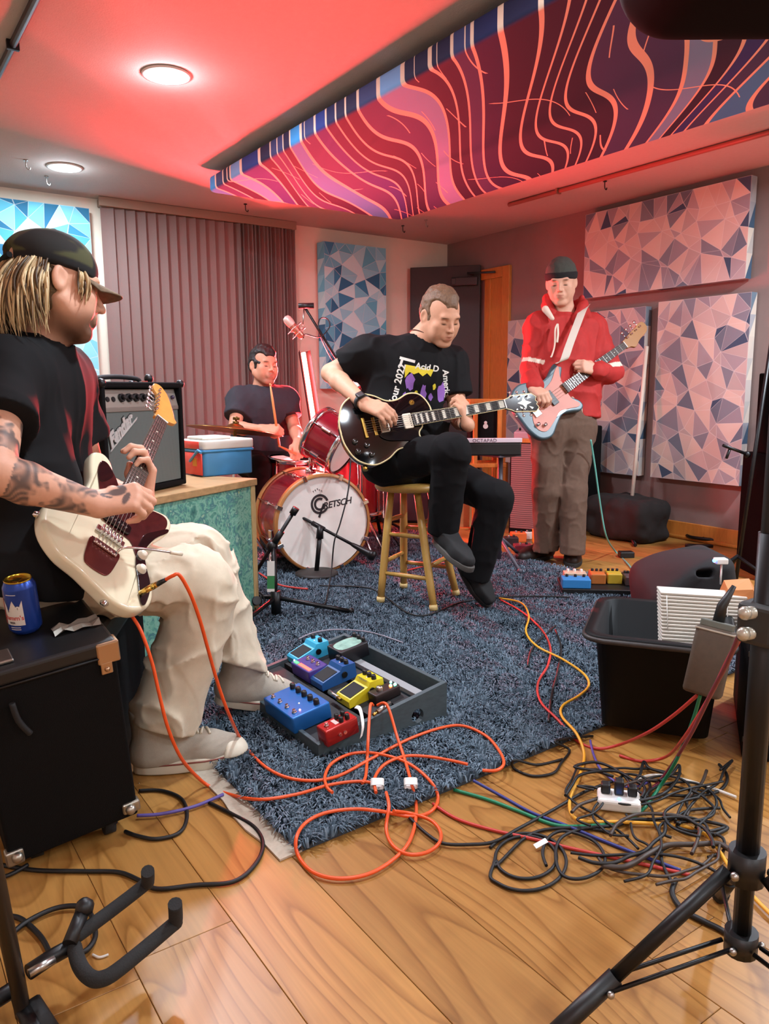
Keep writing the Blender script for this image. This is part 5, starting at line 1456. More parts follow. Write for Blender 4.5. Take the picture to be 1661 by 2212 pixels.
# local frame of the head: x to the right in view, y up
LGM = BDM.inverted() @ frame(bc, z=n_, y=(0, 0, 1)); 
logo('RETSCH', .050, .082, .105, .25, .0012, 8)
mb = MB(); mb.M = BDM @ LGM @ Matrix.Translation((-.018, .108, -.0028))
for r0, r1, a0, a1 in ((.040, .052, 20, 330), (.022, .034, 60, 360)):
    pts_o = [(r1 * math.cos(R(a)), r1 * 1.05 * math.sin(R(a))) for a in range(a0, a1 + 1, 10)]; pts_i = [(r0 * math.cos(R(a)), r0 * 1.05 * math.sin(R(a))) for a in range(a1, a0 - 1, -10)]
    q = pts_o + pts_i; mb.prism(q, 0, .0006)
mb.prism([(.018, .004), (.026, .0), (.0, -.075), (-.012, -.070)], 0, .0006); mb.build('head_logo', DK, bd)
for a_ in range(5):
    mb = MB(); mb.M = BDM @ LGM @ Matrix.Translation((-.03 + .012 * (a_ - 2), .178 + .006 * (2 - abs(a_ - 2)), -.0028)); mb.prism([(0, .006), (.0035, -.004), (-.0045, .002), (.0045, .002), (-.0035, -.004)][:3], 0, .0005); mb.build('head_logo', DK, bd)
for sg in (-1, 1):
    mb = MB(); p0 = bc - n_ * .10 + n_.cross(Vector((0, 0, 1))) * sg * RB * .98 - Vector((0, 0, .06)); p1 = Vector((p0.x, p0.y, .012)) + n_ * .10 + n_.cross(Vector((0, 0, 1))) * sg * .06
    mb.cyl(p0, p1, .009, n=10); mb.sphere(p1, .013, 8); mb.box(p0 - Vector((.02, .02, .02)), p0 + Vector((.02, .02, .03)), .006); mb.build('spur', CHROME, bd)
mb = MB(); tp = bc - n_ * .20 + Vector((0, 0, RB)); mb.cyl(tp - Vector((0, 0, .01)), tp + Vector((0, 0, .02)), .03, n=14); mb.cyl(tp, tp + Vector((0, 0, .13)), .012, n=12); mb.sphere(tp + Vector((0, 0, .13)), .024, 10)
tom_c = at(712, 950, dep(bc) + .10)
mb.cyl(tp + Vector((0, 0, .13)), tom_c + Vector((0, 0, -.02)), .011, n=10); mb.build('tom_mount', CHROME, bd)
ta = cv(-.80, .52, -.25); drum('tom_drum', 'red tom with chrome hoops mounted on the bass drum', tom_c + ta * .09, ta, .145, .20, nl=6)
sc_ = at(634, 990, dep(bc) + .62); drum('snare_drum', 'shallow red snare drum between drummer and bass drum', sc_, (0.05, -.08, 1), .150, .13, nl=8)
st = thing('snare_stand', 'chrome stand carrying the snare drum', 'stand', (sc_.x, sc_.y, 0)); mb = MB(); mb.cyl((sc_.x, sc_.y, .12), (sc_.x, sc_.y, sc_.z - .15), .012)
for k in range(3):
    a_ = R(30 + 120 * k); mb.cyl((sc_.x, sc_.y, .22), (sc_.x + .22 * math.cos(a_), sc_.y + .22 * math.sin(a_), .022), .008, n=8); mb.cyl((sc_.x, sc_.y, sc_.z - .16), (sc_.x + .145 * math.cos(a_), sc_.y + .145 * math.sin(a_), sc_.z - .137), .006, n=8)
mb.build('tripod', CHROME, st)
ft_ = onz(752, 1170); ftc = Vector((ft_.x + .08, ft_.y + .06, .56)); ft, FTM = drum('floor_tom', 'red floor tom on chrome legs to the right of bass drum', ftc, (0, 0, 1), .19, .38, nl=8)
for k in range(3):
    a_ = R(200 + 120 * k); mb = MB(); c_, s_ = math.cos(a_), math.sin(a_); mb.tube([(ftc.x + c_ * .205, ftc.y + s_ * .205, .42), (ftc.x + c_ * .205, ftc.y + s_ * .205, .08), (ftc.x + c_ * .245, ftc.y + s_ * .245, .018)], .006, 8); mb.build('leg', CHROME, ft)
t2 = at(786, 815, dep(bc) + .42); drum('tom_drum', 'small red tom seen between the stool guitarist\'s arm and chest', t2, cv(-.55, .75, .35), .13, .17, nl=6)
ts = thing('tom_stand', 'thin chrome stand holding the small red tom', 'stand', (t2.x + .05, t2.y + .12, 0)); mb = MB(); mb.cyl((t2.x + .05, t2.y + .12, .1), (t2.x + .05, t2.y + .12, t2.z - .1), .011)
for k in range(3):
    a_ = R(30 + 120 * k); mb.cyl((t2.x + .05, t2.y + .12, .28), (t2.x + .05 + .24 * math.cos(a_), t2.y + .12 + .24 * math.sin(a_), .02), .008, n=8)
mb.cyl((t2.x + .05, t2.y + .12, t2.z - .11), tuple(t2 - cv(-.55, .75, .35) * .17 + Vector((.0, 0, 0))), .010, n=8); mb.build('tripod', CHROME, ts)
# cymbal on its stand
BRASS = mat('cymbal_bronze', '#b58a4a', .28, 1.0, noise=.12, nscale=30)
cc = at(508, 928, 4.42); ca_ = cv(.10, .985, .03); CM = frame(cc, z=ca_, x=_r)
cy = thing('cymbal', 'wide bronze cymbal beyond the blue cooler', 'cymbal', (cc.x, cc.y, 0), 'drum kit')
MB().lathe([(.006, .034), (.022, .034), (.040, .026), (.052, .014), (.10, .010), (.20, .002), (.275, -.008), (.276, -.0095), (.20, .0005), (.10, .0085), (.05, .012), (.006, .030)], 48, CM).build('bowl', BRASS, cy)
mb = MB(); mb.M = CM; mb.cyl((0, 0, .030), (0, 0, .048), .018, n=14); mb.cyl((0, 0, .048), (0, 0, .075), .006, n=8); mb.box((-.020, -.004, .055), (.020, .004, .072), .003); mb.build('wing_nut', mat('dark_brass', '#5c4520', .35, .9), cy)
mb = MB(); fb_ = Vector((cc.x - .02, cc.y + .05, 0)); mb.cyl(cc, (fb_.x, fb_.y, .10), .010)
for k in range(3):
    a_ = R(60 + 120 * k); mb.cyl((fb_.x, fb_.y, .36), (fb_.x + .27 * math.cos(a_), fb_.y + .27 * math.sin(a_), .02), .009, n=8)
mb.build('stand', CHROME, cy)
# throne
tc_ = lerp(J_D['hipR'], J_D['hipL'], .5); th = thing('drum_throne', 'round black padded drum throne under the drummer', 'stool', (tc_.x, tc_.y, 0)); zt = tc_.z - .105
MB().lathe([(0, zt), (.14, zt), (.165, zt - .015), (.17, zt - .05), (.15, zt - .075), (0, zt - .075)], 28, Matrix.Translation((tc_.x, tc_.y, 0))).build('seat', mat('black_vinyl', '#101010', .5), th)
mb = MB(); mb.cyl((tc_.x, tc_.y, .12), (tc_.x, tc_.y, zt - .07), .016)
for k in range(3):
    a_ = R(30 + 120 * k); mb.cyl((tc_.x, tc_.y, .25), (tc_.x + .26 * math.cos(a_), tc_.y + .26 * math.sin(a_), .02), .010, n=8)
mb.build('tripod', CHROME, th)

# ================================================================== wooden bar stool
STW = mat('varnished_pine', '#b08a45', .4, noise=.12, nscale=20, stretch=(3, 3, .6))
feet = [onz(822, 1312), onz(937, 1331), onz(985, 1296), onz(872, 1280)]
sc0 = sum(feet, Vector()) / 4; sz = .575
stl = thing('bar_stool', 'round wooden bar stool with rungs under the guitarist in black', 'stool', (sc0.x, sc0.y, 0))
seat_c = at(872, 1046, dep(sc0)); seat_c.z = 0
sc1 = lerp(sc0, seat_c, .55)
MB().lathe([(0, sz), (.150, sz), (.163, sz - .006), (.167, sz - .018), (.160, sz - .032), (.145, sz - .037), (0, sz - .037)], 36, Matrix.Translation((sc1.x, sc1.y, 0))).build('seat', STW, stl)
tops = []
for f_ in feet:
    d = (f_ - sc0); d.z = 0; tp_ = Vector((sc1.x, sc1.y, sz - .03)) + d.normalized() * .095; tops.append(tp_)
    f0 = Vector((f_.x, f_.y, .032)); f0 = sc0 + (f0 - sc0) * 1.0; f0.z = .032
    lg = MB().tube([tp_, lerp(tp_, f0, .4), lerp(tp_, f0, .8), f0], [.016, .0185, .0175, .0165], 14).build('leg', STW, stl)
    MB().tube([lerp(f0, tp_, .035), f0 - Vector((0, 0, .006))], .019, 14).build('foot_cap', mat('pale_foot_cap', '#cdb377', .5), lg)
for k in range(4):
    for hgt in ((.16, .34) if k % 2 == 0 else (.21, .40)):
        def p_(i): f0 = Vector((feet[i].x, feet[i].y, .032)); t_ = (hgt - f0.z) / (tops[i].z - f0.z); return lerp(f0, tops[i], t_)
        MB().tube([p_(k), lerp(p_(k), p_((k + 1) % 4), .5), p_((k + 1) % 4)], [.0085, .0115, .0085], 10).build('rung', STW, stl)

# ================================================================== microphone stands
def mic(parent, p, d, r_=.024, L_=.16, ball=BLACKM, body=BLACK):
    d = Vector(d).normalized(); M = frame(p, z=d, x=d.orthogonal()); mb = MB()
    mb.lathe([(0, 0), (.009, 0), (.011, .01), (r_ * .72, L_ * .72), (r_ * .8, L_ * .74)], 16, M); m = mb.build('microphone', body, parent)
    MB().lathe([(r_ * .8, L_ * .74), (r_, L_ * .80), (r_ * 1.02, L_ * .88), (r_ * .8, L_ * .98), (0, L_)], 16, M).build('grille', ball, m); return m
def tripod_base(mb, c, zh, spread, r_=.009, rot=0, lift=.012):
    for k in range(3):
        a_ = R(rot + 120 * k); mb.cyl((c.x, c.y, zh), (c.x + spread * math.cos(a_), c.y + spread * math.sin(a_), lift), r_, n=8); mb.sphere((c.x + spread * math.cos(a_), c.y + spread * math.sin(a_), lift + .002), r_ * 1.5, 8)
# overhead boom
ob = onz(822, 1170); top = at(752, 815, dep(ob) - .15); tip = at(657, 662, dep(ob) - .45); back = top + (top - tip).normalized() * .38
s1 = thing('mic_stand', 'tall black boom microphone stand reaching over the drums', 'microphone stand', (ob.x, ob.y, 0), 'microphone stands')
mb = MB(); mb.cyl((ob.x, ob.y, .05), top, .011); tripod_base(mb, ob, .16, .30, rot=20, lift=.03); mb.build('tripod', BLACKM, s1)
mb = MB(); mb.cyl(back, tip, .008, n=10); mb.sphere(top, .022, 10); mb.build('boom', BLACKM, s1)
mb = MB(); mb.cyl(tip + cv(-.75, .02, .2) * .035, tip + cv(1, .05, .1) * .06, .017, n=12); mb.build('mic_clip', BLACK, s1)
mc = at(629, 700, dep(tip) - .02); md = cv(-.62, .70, .2)
MIC = mat('pink_lit_mic', '#c98272', .3, .7)  # pink light is put into the mic and grille colours
mb = MB(); Mm = frame(mc - md * .06, z=md, x=_r); mb.lathe([(0, -.045), (.015, -.045), (.020, -.03), (.023, .05)], 16, Mm); m_ = mb.build('microphone', MIC, s1)
MB().lathe([(.024, .05), (.027, .07), (.027, .095), (.020, .112), (0, .118)], 16, Mm).build('grille', mat('pink_lit_mesh', '#d8b8ae', .5, .4), m_)
mb = MB()
for z_ in (-.01, .03):
    mb.tube([Mm @ Vector((.052 * math.cos(a), .052 * math.sin(a), z_)) for a in np.linspace(0, 2 * PI, 17)[:-1]], .0028, 6, closed=True)
for k in range(8):
    a_ = 2 * PI * k / 8; mb.cyl(Mm @ Vector((.022 * math.cos(a_), .022 * math.sin(a_), .01)), Mm @ Vector((.052 * math.cos(a_ + .3), .052 * math.sin(a_ + .3), .03 if k % 2 else -.01)), .0015, n=5)
mb.cyl(Mm @ Vector((.05, 0, .01)), tip, .004, n=6); mb.build('shock_mount', STEEL, s1)
cab = [Mm @ Vector((0, 0, -.05)), at(660, 722, dep(tip)), at(690, 728, dep(tip) + .02), at(712, 706, dep(tip) + .05), at(706, 688, dep(tip) + .06), at(690, 690, dep(tip) + .06), at(690, 720, dep(tip) + .05), at(712, 768, dep(top)), at(730, 792, dep(top))]
MB().tube(catmull(cab, 6), .0035, 6).build('cable', BLACK, s1)
# low stand in front of the bass drum
kb = onz(684, 1250); kt = at(692, 1142, dep(kb)); e0, e1 = at(634, 1108, dep(kb) + .02), at(768, 1180, dep(kb) - .02)
s2 = thing('mic_stand', 'short black mic stand with level boom before the bass drum', 'microphone stand', (kb.x, kb.y, 0), 'microphone stands')
mb = MB(); mb.lathe([(0, .034), (.10, .030), (.115, .022), (.115, .010), (0, .010)], 28, Matrix.Translation((kb.x, kb.y, .012))); mb.build('round_base', mat('worn_black_base', '#25201d', .6), s2)
mb = MB(); mb.cyl((kb.x, kb.y, .04), kt, .0125); mb.cyl(lerp(kb, kt, .80), kt + Vector((0, 0, .015)), .021, .017, n=12); mb.build('pole', BLACKM, s2)
mb = MB(); mb.cyl(e0, e1, .0085, n=10); mb.cyl(lerp(e0, e1, .30), lerp(e0, e1, .50), .0135, n=10); mb.build('boom', BLACKM, s2); mic(s2, lerp(e0, e1, .93), e1 - e0, .030, .15)
# nearer stand beside the counter
nb = onz(597, 1338); nt_ = at(590, 1178, dep(nb)); q0, q1 = at(520, 1288, dep(nb) + .05), at(640, 1097, dep(nb) - .02)
s3 = thing('mic_stand', 'black tripod mic stand with steep boom beside the marbled counter', 'microphone stand', (nb.x, nb.y, 0), 'microphone stands')
mb = MB(); mb.cyl((nb.x, nb.y, .03), nt_, .0115); tripod_base(mb, nb, .10, .33, .010, rot=-32, lift=.03); mb.cyl((nb.x, nb.y, .03), (nb.x, nb.y, .13), .022); mb.build('tripod', BLACKM, s3)
mb = MB(); mb.cyl(q0, q1, .0085, n=10); mb.cyl(lerp(q0, q1, .58), lerp(q0, q1, .74), .015, n=10); mb.cyl(lerp(q0, q1, .93), q1, .016, n=10); mb.sphere(lerp(q0, q1, .57), .026, 10); mb.cyl(q0, lerp(q0, q1, .18), .013, n=10); mb.build('boom', BLACKM, s3)
mb = MB(); rc = at(546, 1300, dep(nb) + .02); RM = frame(rc, z=cv(.5, .2, .8), x=_u)
for rr, zz in ((.043, 0), (.043, .03)): mb.tube([RM @ Vector((rr * math.cos(a), rr * math.sin(a), zz)) for a in np.linspace(0, 2 * PI, 21)[:-1]], .004, 6, closed=True)
for k in range(6):
    a_ = 2 * PI * k / 6; mb.cyl(RM @ Vector((.012 * math.cos(a_), .012 * math.sin(a_), .015)), RM @ Vector((.043 * math.cos(a_), .043 * math.sin(a_), .03 * (k % 2))), .003, n=5)
mb.cyl(RM @ Vector((0, 0, -.03)), RM @ Vector((0, 0, .05)), .020, n=12); mb.cyl(RM @ Vector((0, .04, .015)), q0, .006, n=6); mb.build('shock_mounted_mic', BLACK, s3)
tg = thing('paper_tag', 'white and green paper tag hanging on the near mic stand', 'tag', at(584, 1278, dep(nb) - .03))
for y0, y1, m_ in ((1212, 1244, WHITEP), (1244, 1272, mat('green_print', '#2f7a45', .7)), (1272, 1279, WHITEP)):
    A0, B0, C0, D0 = at(577, y0, dep(nb) - .03), at(593, y0, dep(nb) - .03), at(593, y1, dep(nb) - .03), at(577, y1, dep(nb) - .03); off = _f * .0015
    MB().add([A0, B0, C0, D0, A0 + off, B0 + off, C0 + off, D0 + off], [(0, 1, 2, 3), (7, 6, 5, 4), (0, 4, 5, 1), (1, 5, 6, 2), (2, 6, 7, 3), (3, 7, 4, 0)]).build('tag_band', m_, tg)
# ================================================================== marbled counter, amplifier, cooler
def marble_mat():
    m = bpy.data.materials.new('green_marbled_laminate'); m.use_nodes = True; nt = m.node_tree; b = nt.nodes['Principled BSDF']; L = nt.links.new
    tc = N(nt, 'ShaderNodeTexCoord'); n1 = N(nt, 'ShaderNodeTexNoise', i_Scale=7.0, i_Detail=2.0, i_Distortion=2.2); L(tc.outputs['Object'], n1.inputs['Vector'])
    n2 = N(nt, 'ShaderNodeTexNoise', i_Scale=16.0, i_Detail=3.0, i_Distortion=3.5); L(tc.outputs['Object'], n2.inputs['Vector'])
    cr = N(nt, 'ShaderNodeValToRGB'); e = cr.color_ramp.elements; e[0].position = .28; e[0].color = (*lin('#2f5f5c'), 1); e[1].position = .74; e[1].color = (*lin('#a9ab62'), 1)
    for p_, c_ in ((.40, '#4f8a7a'), (.46, '#7fae9a'), (.52, '#5f9c86'), (.58, '#3f7076'), (.64, '#86b09a')): q = e.new(p_); q.color = (*lin(c_), 1)
    mx = N(nt, 'ShaderNodeMix', data_type='FLOAT'); mx.inputs['Factor'].default_value = .5; L(n1.outputs['Fac'], mx.inputs['A']); L(n2.outputs['Fac'], mx.inputs['B']); L(mx.outputs['Result'], cr.inputs[0])
    L(cr.outputs[0], b.inputs['Base Color']); b.inputs['Roughness'].default_value = .45; return m
CD = Vector((.864, .503, 0)).normalized(); CN = Vector((CD.y, -CD.x, 0))     # along the front, and out of the front
CP = Vector((1.415, 3.045, 0)); CZ = .624; CL, CDP = 1.0, .80
CM_ = frame(CP - CD * CL, x=CD, z=(0, 0, 1))      # local y goes back
ct = thing('counter', 'low counter with green marbled front and wooden top', 'counter', CP - CD * CL * .5)
TOPW = mat('worn_counter_wood', '#a58459', .5, noise=.25, nscale=10, stretch=(1, 6, 6))
mb = MB(); mb.M = CM_; mb.box((0, .01, 0), (CL - .02, CDP, CZ - .030)); mb.build('cabinet_body', mat('dark_cabinet', '#2b241d', .7), ct)
mb = MB(); mb.M = CM_; mb.box((.0, 0, .0), (CL - .030, .0105, CZ - .030)); mb.build('marbled_front', marble_mat(), ct)
mb = MB(); mb.M = CM_; mb.box((CL - .030, -.006, 0), (CL, .03, CZ - .030), .003); mb.build('edge_post', mat('pale_wood_edge', '#b39a6a', .5, noise=.12, nscale=30, stretch=(4, 4, 1)), ct)
mb = MB(); mb.M = CM_; mb.box((CL - .016, .03, 0), (CL - .001, CDP, CZ - .030)); mb.build('marbled_side', marble_mat(), ct)
mb = MB(); mb.M = CM_; mb.box((-.02, -.012, CZ - .030), (CL + .008, CDP + .01, CZ), .004); mb.build('wooden_top', TOPW, ct)

# ---- silver-faced combo amplifier
AM = frame((.7063, 2.6948, CZ + .004), x=(.7861, .618, .0), z=(0, 0, 1)); AW, AH, AD = .50, .405, .235
am = thing('guitar_amplifier', 'black combo amplifier with silver sparkle grille and script logo on the counter', 'amplifier', AM @ Vector((AW / 2, AD / 2, 0)))
mb = MB(); mb.M = AM
prof = [(0, 0), (AD, 0), (AD, AH), (.045, AH), (0, .012)]
mb.box((0, 0.0, 0), (.020, AD, AH), .006); mb.box((AW - .020, 0, 0), (AW, AD, AH), .006); mb.box((0, 0, AH - .022), (AW, AD, AH), .006); mb.box((0, 0, 0), (AW, AD, .022), .006); mb.box((.01, AD - .02, .01), (AW - .01, AD - .005, AH - .01)); mb.build('cabinet', TOLEX, am)
GR = bpy.data.materials.new('silver_grille_cloth'); GR.use_nodes = True
def gr():
    nt = GR.node_tree; b = nt.nodes['Principled BSDF']; L = nt.links.new; tc = N(nt, 'ShaderNodeTexCoord'); mp = N(nt, 'ShaderNodeMapping'); L(tc.outputs['Object'], mp.inputs['Vector']); mp.inputs['Rotation'].default_value = (0, 0, -math.atan2(.618, .7861))
    wv = N(nt, 'ShaderNodeTexWave', wave_type='BANDS', bands_direction='X', i_Scale=40.0); L(mp.outputs[0], wv.inputs['Vector']); nz = N(nt, 'ShaderNodeTexNoise', i_Scale=300.0); L(tc.outputs['Object'], nz.inputs['Vector'])
    mx = N(nt, 'ShaderNodeMix', data_type='FLOAT'); mx.inputs['Factor'].default_value = .35; L(wv.outputs['Fac'], mx.inputs['A']); L(nz.outputs['Fac'], mx.inputs['B'])
    cr = N(nt, 'ShaderNodeValToRGB'); cr.color_ramp.elements[0].color = (*lin('#454d4a'), 1); cr.color_ramp.elements[1].color = (*lin('#69716d'), 1); L(mx.outputs['Result'], cr.inputs[0]); L(cr.outputs[0], b.inputs['Base Color']); b.inputs['Roughness'].default_value = .6
gr()
mb = MB(); mb.M = AM; mb.box((.022, .012, .024), (AW - .022, .022, AH - .095), .002); mb.build('grille', GR, am)
mb = MB(); mb.M = AM; mb.box((.022, .008, AH - .105), (AW - .022, .016, AH - .090), .002); mb.build('trim_strip', mat('aluminium_trim', '#9a948c', .35, .6), am)
mb = MB(); mb.M = AM @ Matrix.Translation((0, .010, AH - .090)) @ Matrix.Rotation(R(-14), 4, 'X'); mb.box((.022, 0, 0), (AW - .022, .006, .066), .001); cpn = mb.build('control_panel', mat('brushed_control_panel', '#9c948a', .4, .5), am)
for k in range(6):
    mb = MB(); mb.M = AM @ Matrix.Translation((0, .010, AH - .090)) @ Matrix.Rotation(R(-14), 4, 'X'); x_ = .125 + .042 * k; mb.cyl((x_, 0, .034), (x_, -.010, .034), .0155, .0145, n=16); mb.cyl((x_, -.010, .034), (x_, -.022, .034), .009, .008, n=12); mb.build('knob', BLACK, cpn)
for k in range(2):
    mb = MB(); mb.M = AM @ Matrix.Translation((0, .010, AH - .090)) @ Matrix.Rotation(R(-14), 4, 'X'); x_ = .048 + .032 * k; mb.cyl((x_, .002, .030), (x_, -.004, .030), .009, n=12); mb.cyl((x_, -.0045, .030), (x_, -.0043, .030), .005, n=10); mb.build('input_jack', BLACKM, cpn)
mb = MB(); mb.M = AM @ Matrix.Translation((0, .010, AH - .090)) @ Matrix.Rotation(R(-14), 4, 'X'); mb.lathe([(.0, -.0), (.008, 0)], 10, frame((AW - .055, -.004, .032), z=(0, -1, 0), x=(1, 0, 0))); mb.sphere((AW - .055, -.006, .032), .008, 10); mb.build('pilot_light', mat('pilot_jewel', '#3a3048', .2), cpn)
v, f = text_mesh('Fender', .062, shear=.35, extrude=.003, bold=.0035, spacing=.86)
mb = MB(); mb.M = AM @ frame((.098, .009, .235), x=(1, 0, .62), z=(0, -1, 0)); mb.add(v, f); mb.prism([(-.09, -.027), (.10, -.021), (.11, -.016), (-.08, -.023)], 0, .004); mb.build('script_logo', mat('bright_script', '#cfcfcb', .3, .35), am)
v, f = text_mesh('Fender', .063, shear=.35, extrude=.0015, bold=.0055, spacing=.86); mb = MB(); mb.M = AM @ frame((.098, .0113, .235), x=(1, 0, .62), z=(0, -1, 0)); mb.add(v, f); mb.build('logo_backing', BLACK, am)
mb = MB(); hp = [AM @ Vector((AW * .22, AD * .5, AH)), AM @ Vector((AW * .27, AD * .5, AH + .014)), AM @ Vector((AW * .5, AD * .5, AH + .020)), AM @ Vector((AW * .73, AD * .5, AH + .014)), AM @ Vector((AW * .78, AD * .5, AH))]
mb.tube(catmull(hp, 5), .009, 8); mb.build('handle', RUBBER, am)
for k in (.2, .8): mb = MB(); mb.M = AM; mb.box((AW * k - .022, AD * .5 - .014, AH), (AW * k + .022, AD * .5 + .014, AH + .006), .002); mb.build('handle_cap', CHROME, am)
mb = MB(); mb.M = AM; mb.sphere((AW * .93, AD * .55, AH + .016), .018, 12); mb.cyl((AW * .93, AD * .55, AH), (AW * .93, AD * .55, AH + .014), .016, .010, n=12); mb.build('top_knob', BLACK, am)
for sx in (.0, AW):
    for sy in (0, AD):
        mb = MB(); mb.M = AM; mb.sphere((sx + (.006 if sx == 0 else -.006), sy + (.006 if sy == 0 else -.006), AH - .006), .017, 8); mb.build('corner_cap', BLACKM, am)
for sx in (.05, AW - .05):
    for sy in (.04, AD - .04): mb = MB(); mb.M = AM; mb.cyl((sx, sy, -.004), (sx, sy, .002), .012, n=10); mb.build('rubber_foot', RUBBER, am)

# ---- drinks cooler
k0, k1, k2 = onz(441, 1031, CZ), onz(551, 1021, CZ), onz(400, 1014, CZ)
kx = (k1 - k0); kx.z = 0; kw = kx.length; KM = frame(k0, x=kx, z=(0, 0, 1)); kd = .20; kh = .118
co = thing('drinks_cooler', 'blue drinks cooler with white lid and red end on the counter', 'cooler', KM @ Vector((kw / 2, kd / 2, 0)))
BLU = mat('blue_plastic', '#3f87b8', .45); REDP = mat('coral_red_plastic', '#e0483c', .45); LID = mat('off_white_lid', '#d5d2c8', .45)
mb = MB(); mb.M = KM; mb.slab(rrect(.004, .004, kw - .004, kd - .004, .02, 4), .0, kh, .006, 2); bdy = mb.build('body', BLU, co)
mb = MB(); mb.M = KM; mb.slab(rrect(-.004, -.004, kw + .004, kd + .004, .022, 4), kh - .012, kh, .003, 1); mb.build('rim', BLU, bdy)
mb = MB(); mb.M = KM; mb.slab(rrect(-.002, -.002, kw + .002, kd + .002, .02, 4), kh, kh + .042, .008, 3); ld_ = mb.build('lid', LID, co)
mb = MB(); mb.M = KM; mb.box((.015, .03, kh + .042), (kw * .62, kd - .03, kh + .056), .008); mb.build('sliding_hatch', LID, ld_)
mb = MB(); mb.M = KM; mb.slab([(-.0045 + a * .006, b) for a, b in ((0, .012), (1, .012), (1, kd - .012), (0, kd - .012))], .006, kh - .014, .001, 1); mb.build('end_panel', REDP, co)
mb = MB(); mb.M = KM; mb.slab([(-.0055 + a * .006, b) for a, b in ((0, .03), (1, .03), (1, kd - .03), (0, kd - .03))], kh + .004, kh + .036, .001, 1); mb.build('end_panel', REDP, co)
mb = MB(); mb.M = KM; mb.box((-.0065, .050, .045), (-.0040, .085, .080)); mb.build('sticker', mat('orange_sticker', '#d8902c', .6), co)
mb = MB(); mb.M = KM; mb.tube([(-.012, kd * .5, kh * .55), (-.013, .02, kh + .0), (-.012, -.004, kh - .010)], .006, 8); mb.build('handle', BLU, co)

# ---- black bench under the capped guitarist
hp = lerp(J_L['hipR'], J_L['hipL'], .5); BNM = frame((hp.x - .02, hp.y + .06, 0), y=(.45, .89, 0), z=(0, 0, 1)); bz = hp.z - .115
bn = thing('bench', 'plain black padded bench the capped guitarist sits on', 'bench', BNM.translation)
mb = MB(); mb.M = BNM; mb.box((-.22, -.30, bz - .075), (.22, .42, bz), .02); mb.build('cushion', mat('black_vinyl', '#101010', .5), bn)
mb = MB(); mb.M = BNM; mb.box((-.20, -.28, .012), (.20, .40, bz - .073), .004); mb.build('base', TOLEX, bn)

def on_plane(px, py, P, n):
    v = ray(px, py); return CAM + v * ((Vector(P) - CAM).dot(n) / v.dot(n))
# ---- black case in the foreground with a can on it
upv = Vector((-.045, -.060, .44)).normalized(); FM = frame((.455, 1.650, .052), z=upv, x=(1, .02, 0)); FW, FD, FH = .27, .30, .445
fc = thing('equipment_case', 'tall black covered amplifier case on casters in the left foreground', 'case', FM @ Vector((-FW / 2, FD / 2, -.045)))
mb = MB(); mb.M = FM; mb.box((-FW, 0, 0), (0, FD, FH - .03), .006); mb.build('body', TOLEX, fc)
mb = MB(); mb.M = FM; mb.box((-FW - .004, -.004, FH - .034), (.004, FD + .004, FH), .008); lidc = mb.build('lid', mat('black_satin_lid', '#141415', .4), fc)
mb = MB(); mb.M = FM; mb.tube([(-FW, -.004, FH - .034), (.002, -.004, FH - .034)], .003, 6); mb.build('lid_edge', BLACKM, lidc)
STEELC = mat('worn_corner_steel', '#b99a7c', .3, .9)
mb = MB(); mb.M = FM; mb.box((-.040, -.007, FH - .050), (.007, .03, FH - .002), .004); mb.box((-.036, -.0075, FH - .072), (-.012, -.003, FH - .045), .003); mb.sphere((-.024, -.008, FH - .060), .006, 8); mb.build('corner_protector', STEELC, fc)
mb = MB(); mb.M = FM; mb.box((-.034, -.006, .012), (.006, .02, .040), .006); mb.sphere((-.018, -.008, .026), .012, 10); mb.build('corner_protector', mat('nickel_worn', '#a8a295', .35, .9), fc)
mb = MB(); mb.M = FM; mb.box((-FW - .006, -.006, .0), (-FW + .03, .02, .036), .006); mb.sphere((-FW + .016, -.008, .022), .012, 10); mb.build('corner_protector', mat('nickel_worn', '#a8a295', .35, .9), fc)
for cx, cy in ((-.055, .05), (-FW + .06, .05), (-.055, FD - .05), (-FW + .06, FD - .05)):
    w0 = FM @ Vector((cx, cy, 0)); ms = MB(); zc_ = .024
    ms.cyl((w0.x - .012, w0.y, zc_), (w0.x + .012, w0.y, zc_), .0225, n=18); ms.box((w0.x - .018, w0.y - .016, zc_ + .0), (w0.x + .018, w0.y + .016, max(zc_ + .02, w0.z + .012)), .003); ms.build('caster', RUBBER, fc)
mb = MB(); mb.M = FM; mb.tube(catmull([(-FW * .78, -.010, FH - .07), (-FW * .76, -.014, FH - .11), (-FW * .70, -.016, FH - .145)], 4), .006, 8); mb.build('latch_strap', RUBBER, fc)
mb = MB(); mb.M = FM; mb.box((-FW * .86, .02, FH), (-FW * .70, .075, FH + .008), .003); mb.box((-FW - .004, -.008, FH - .030), (-FW + .028, .02, FH + .004), .003); mb.build('lid_hardware', STEEL, lidc)
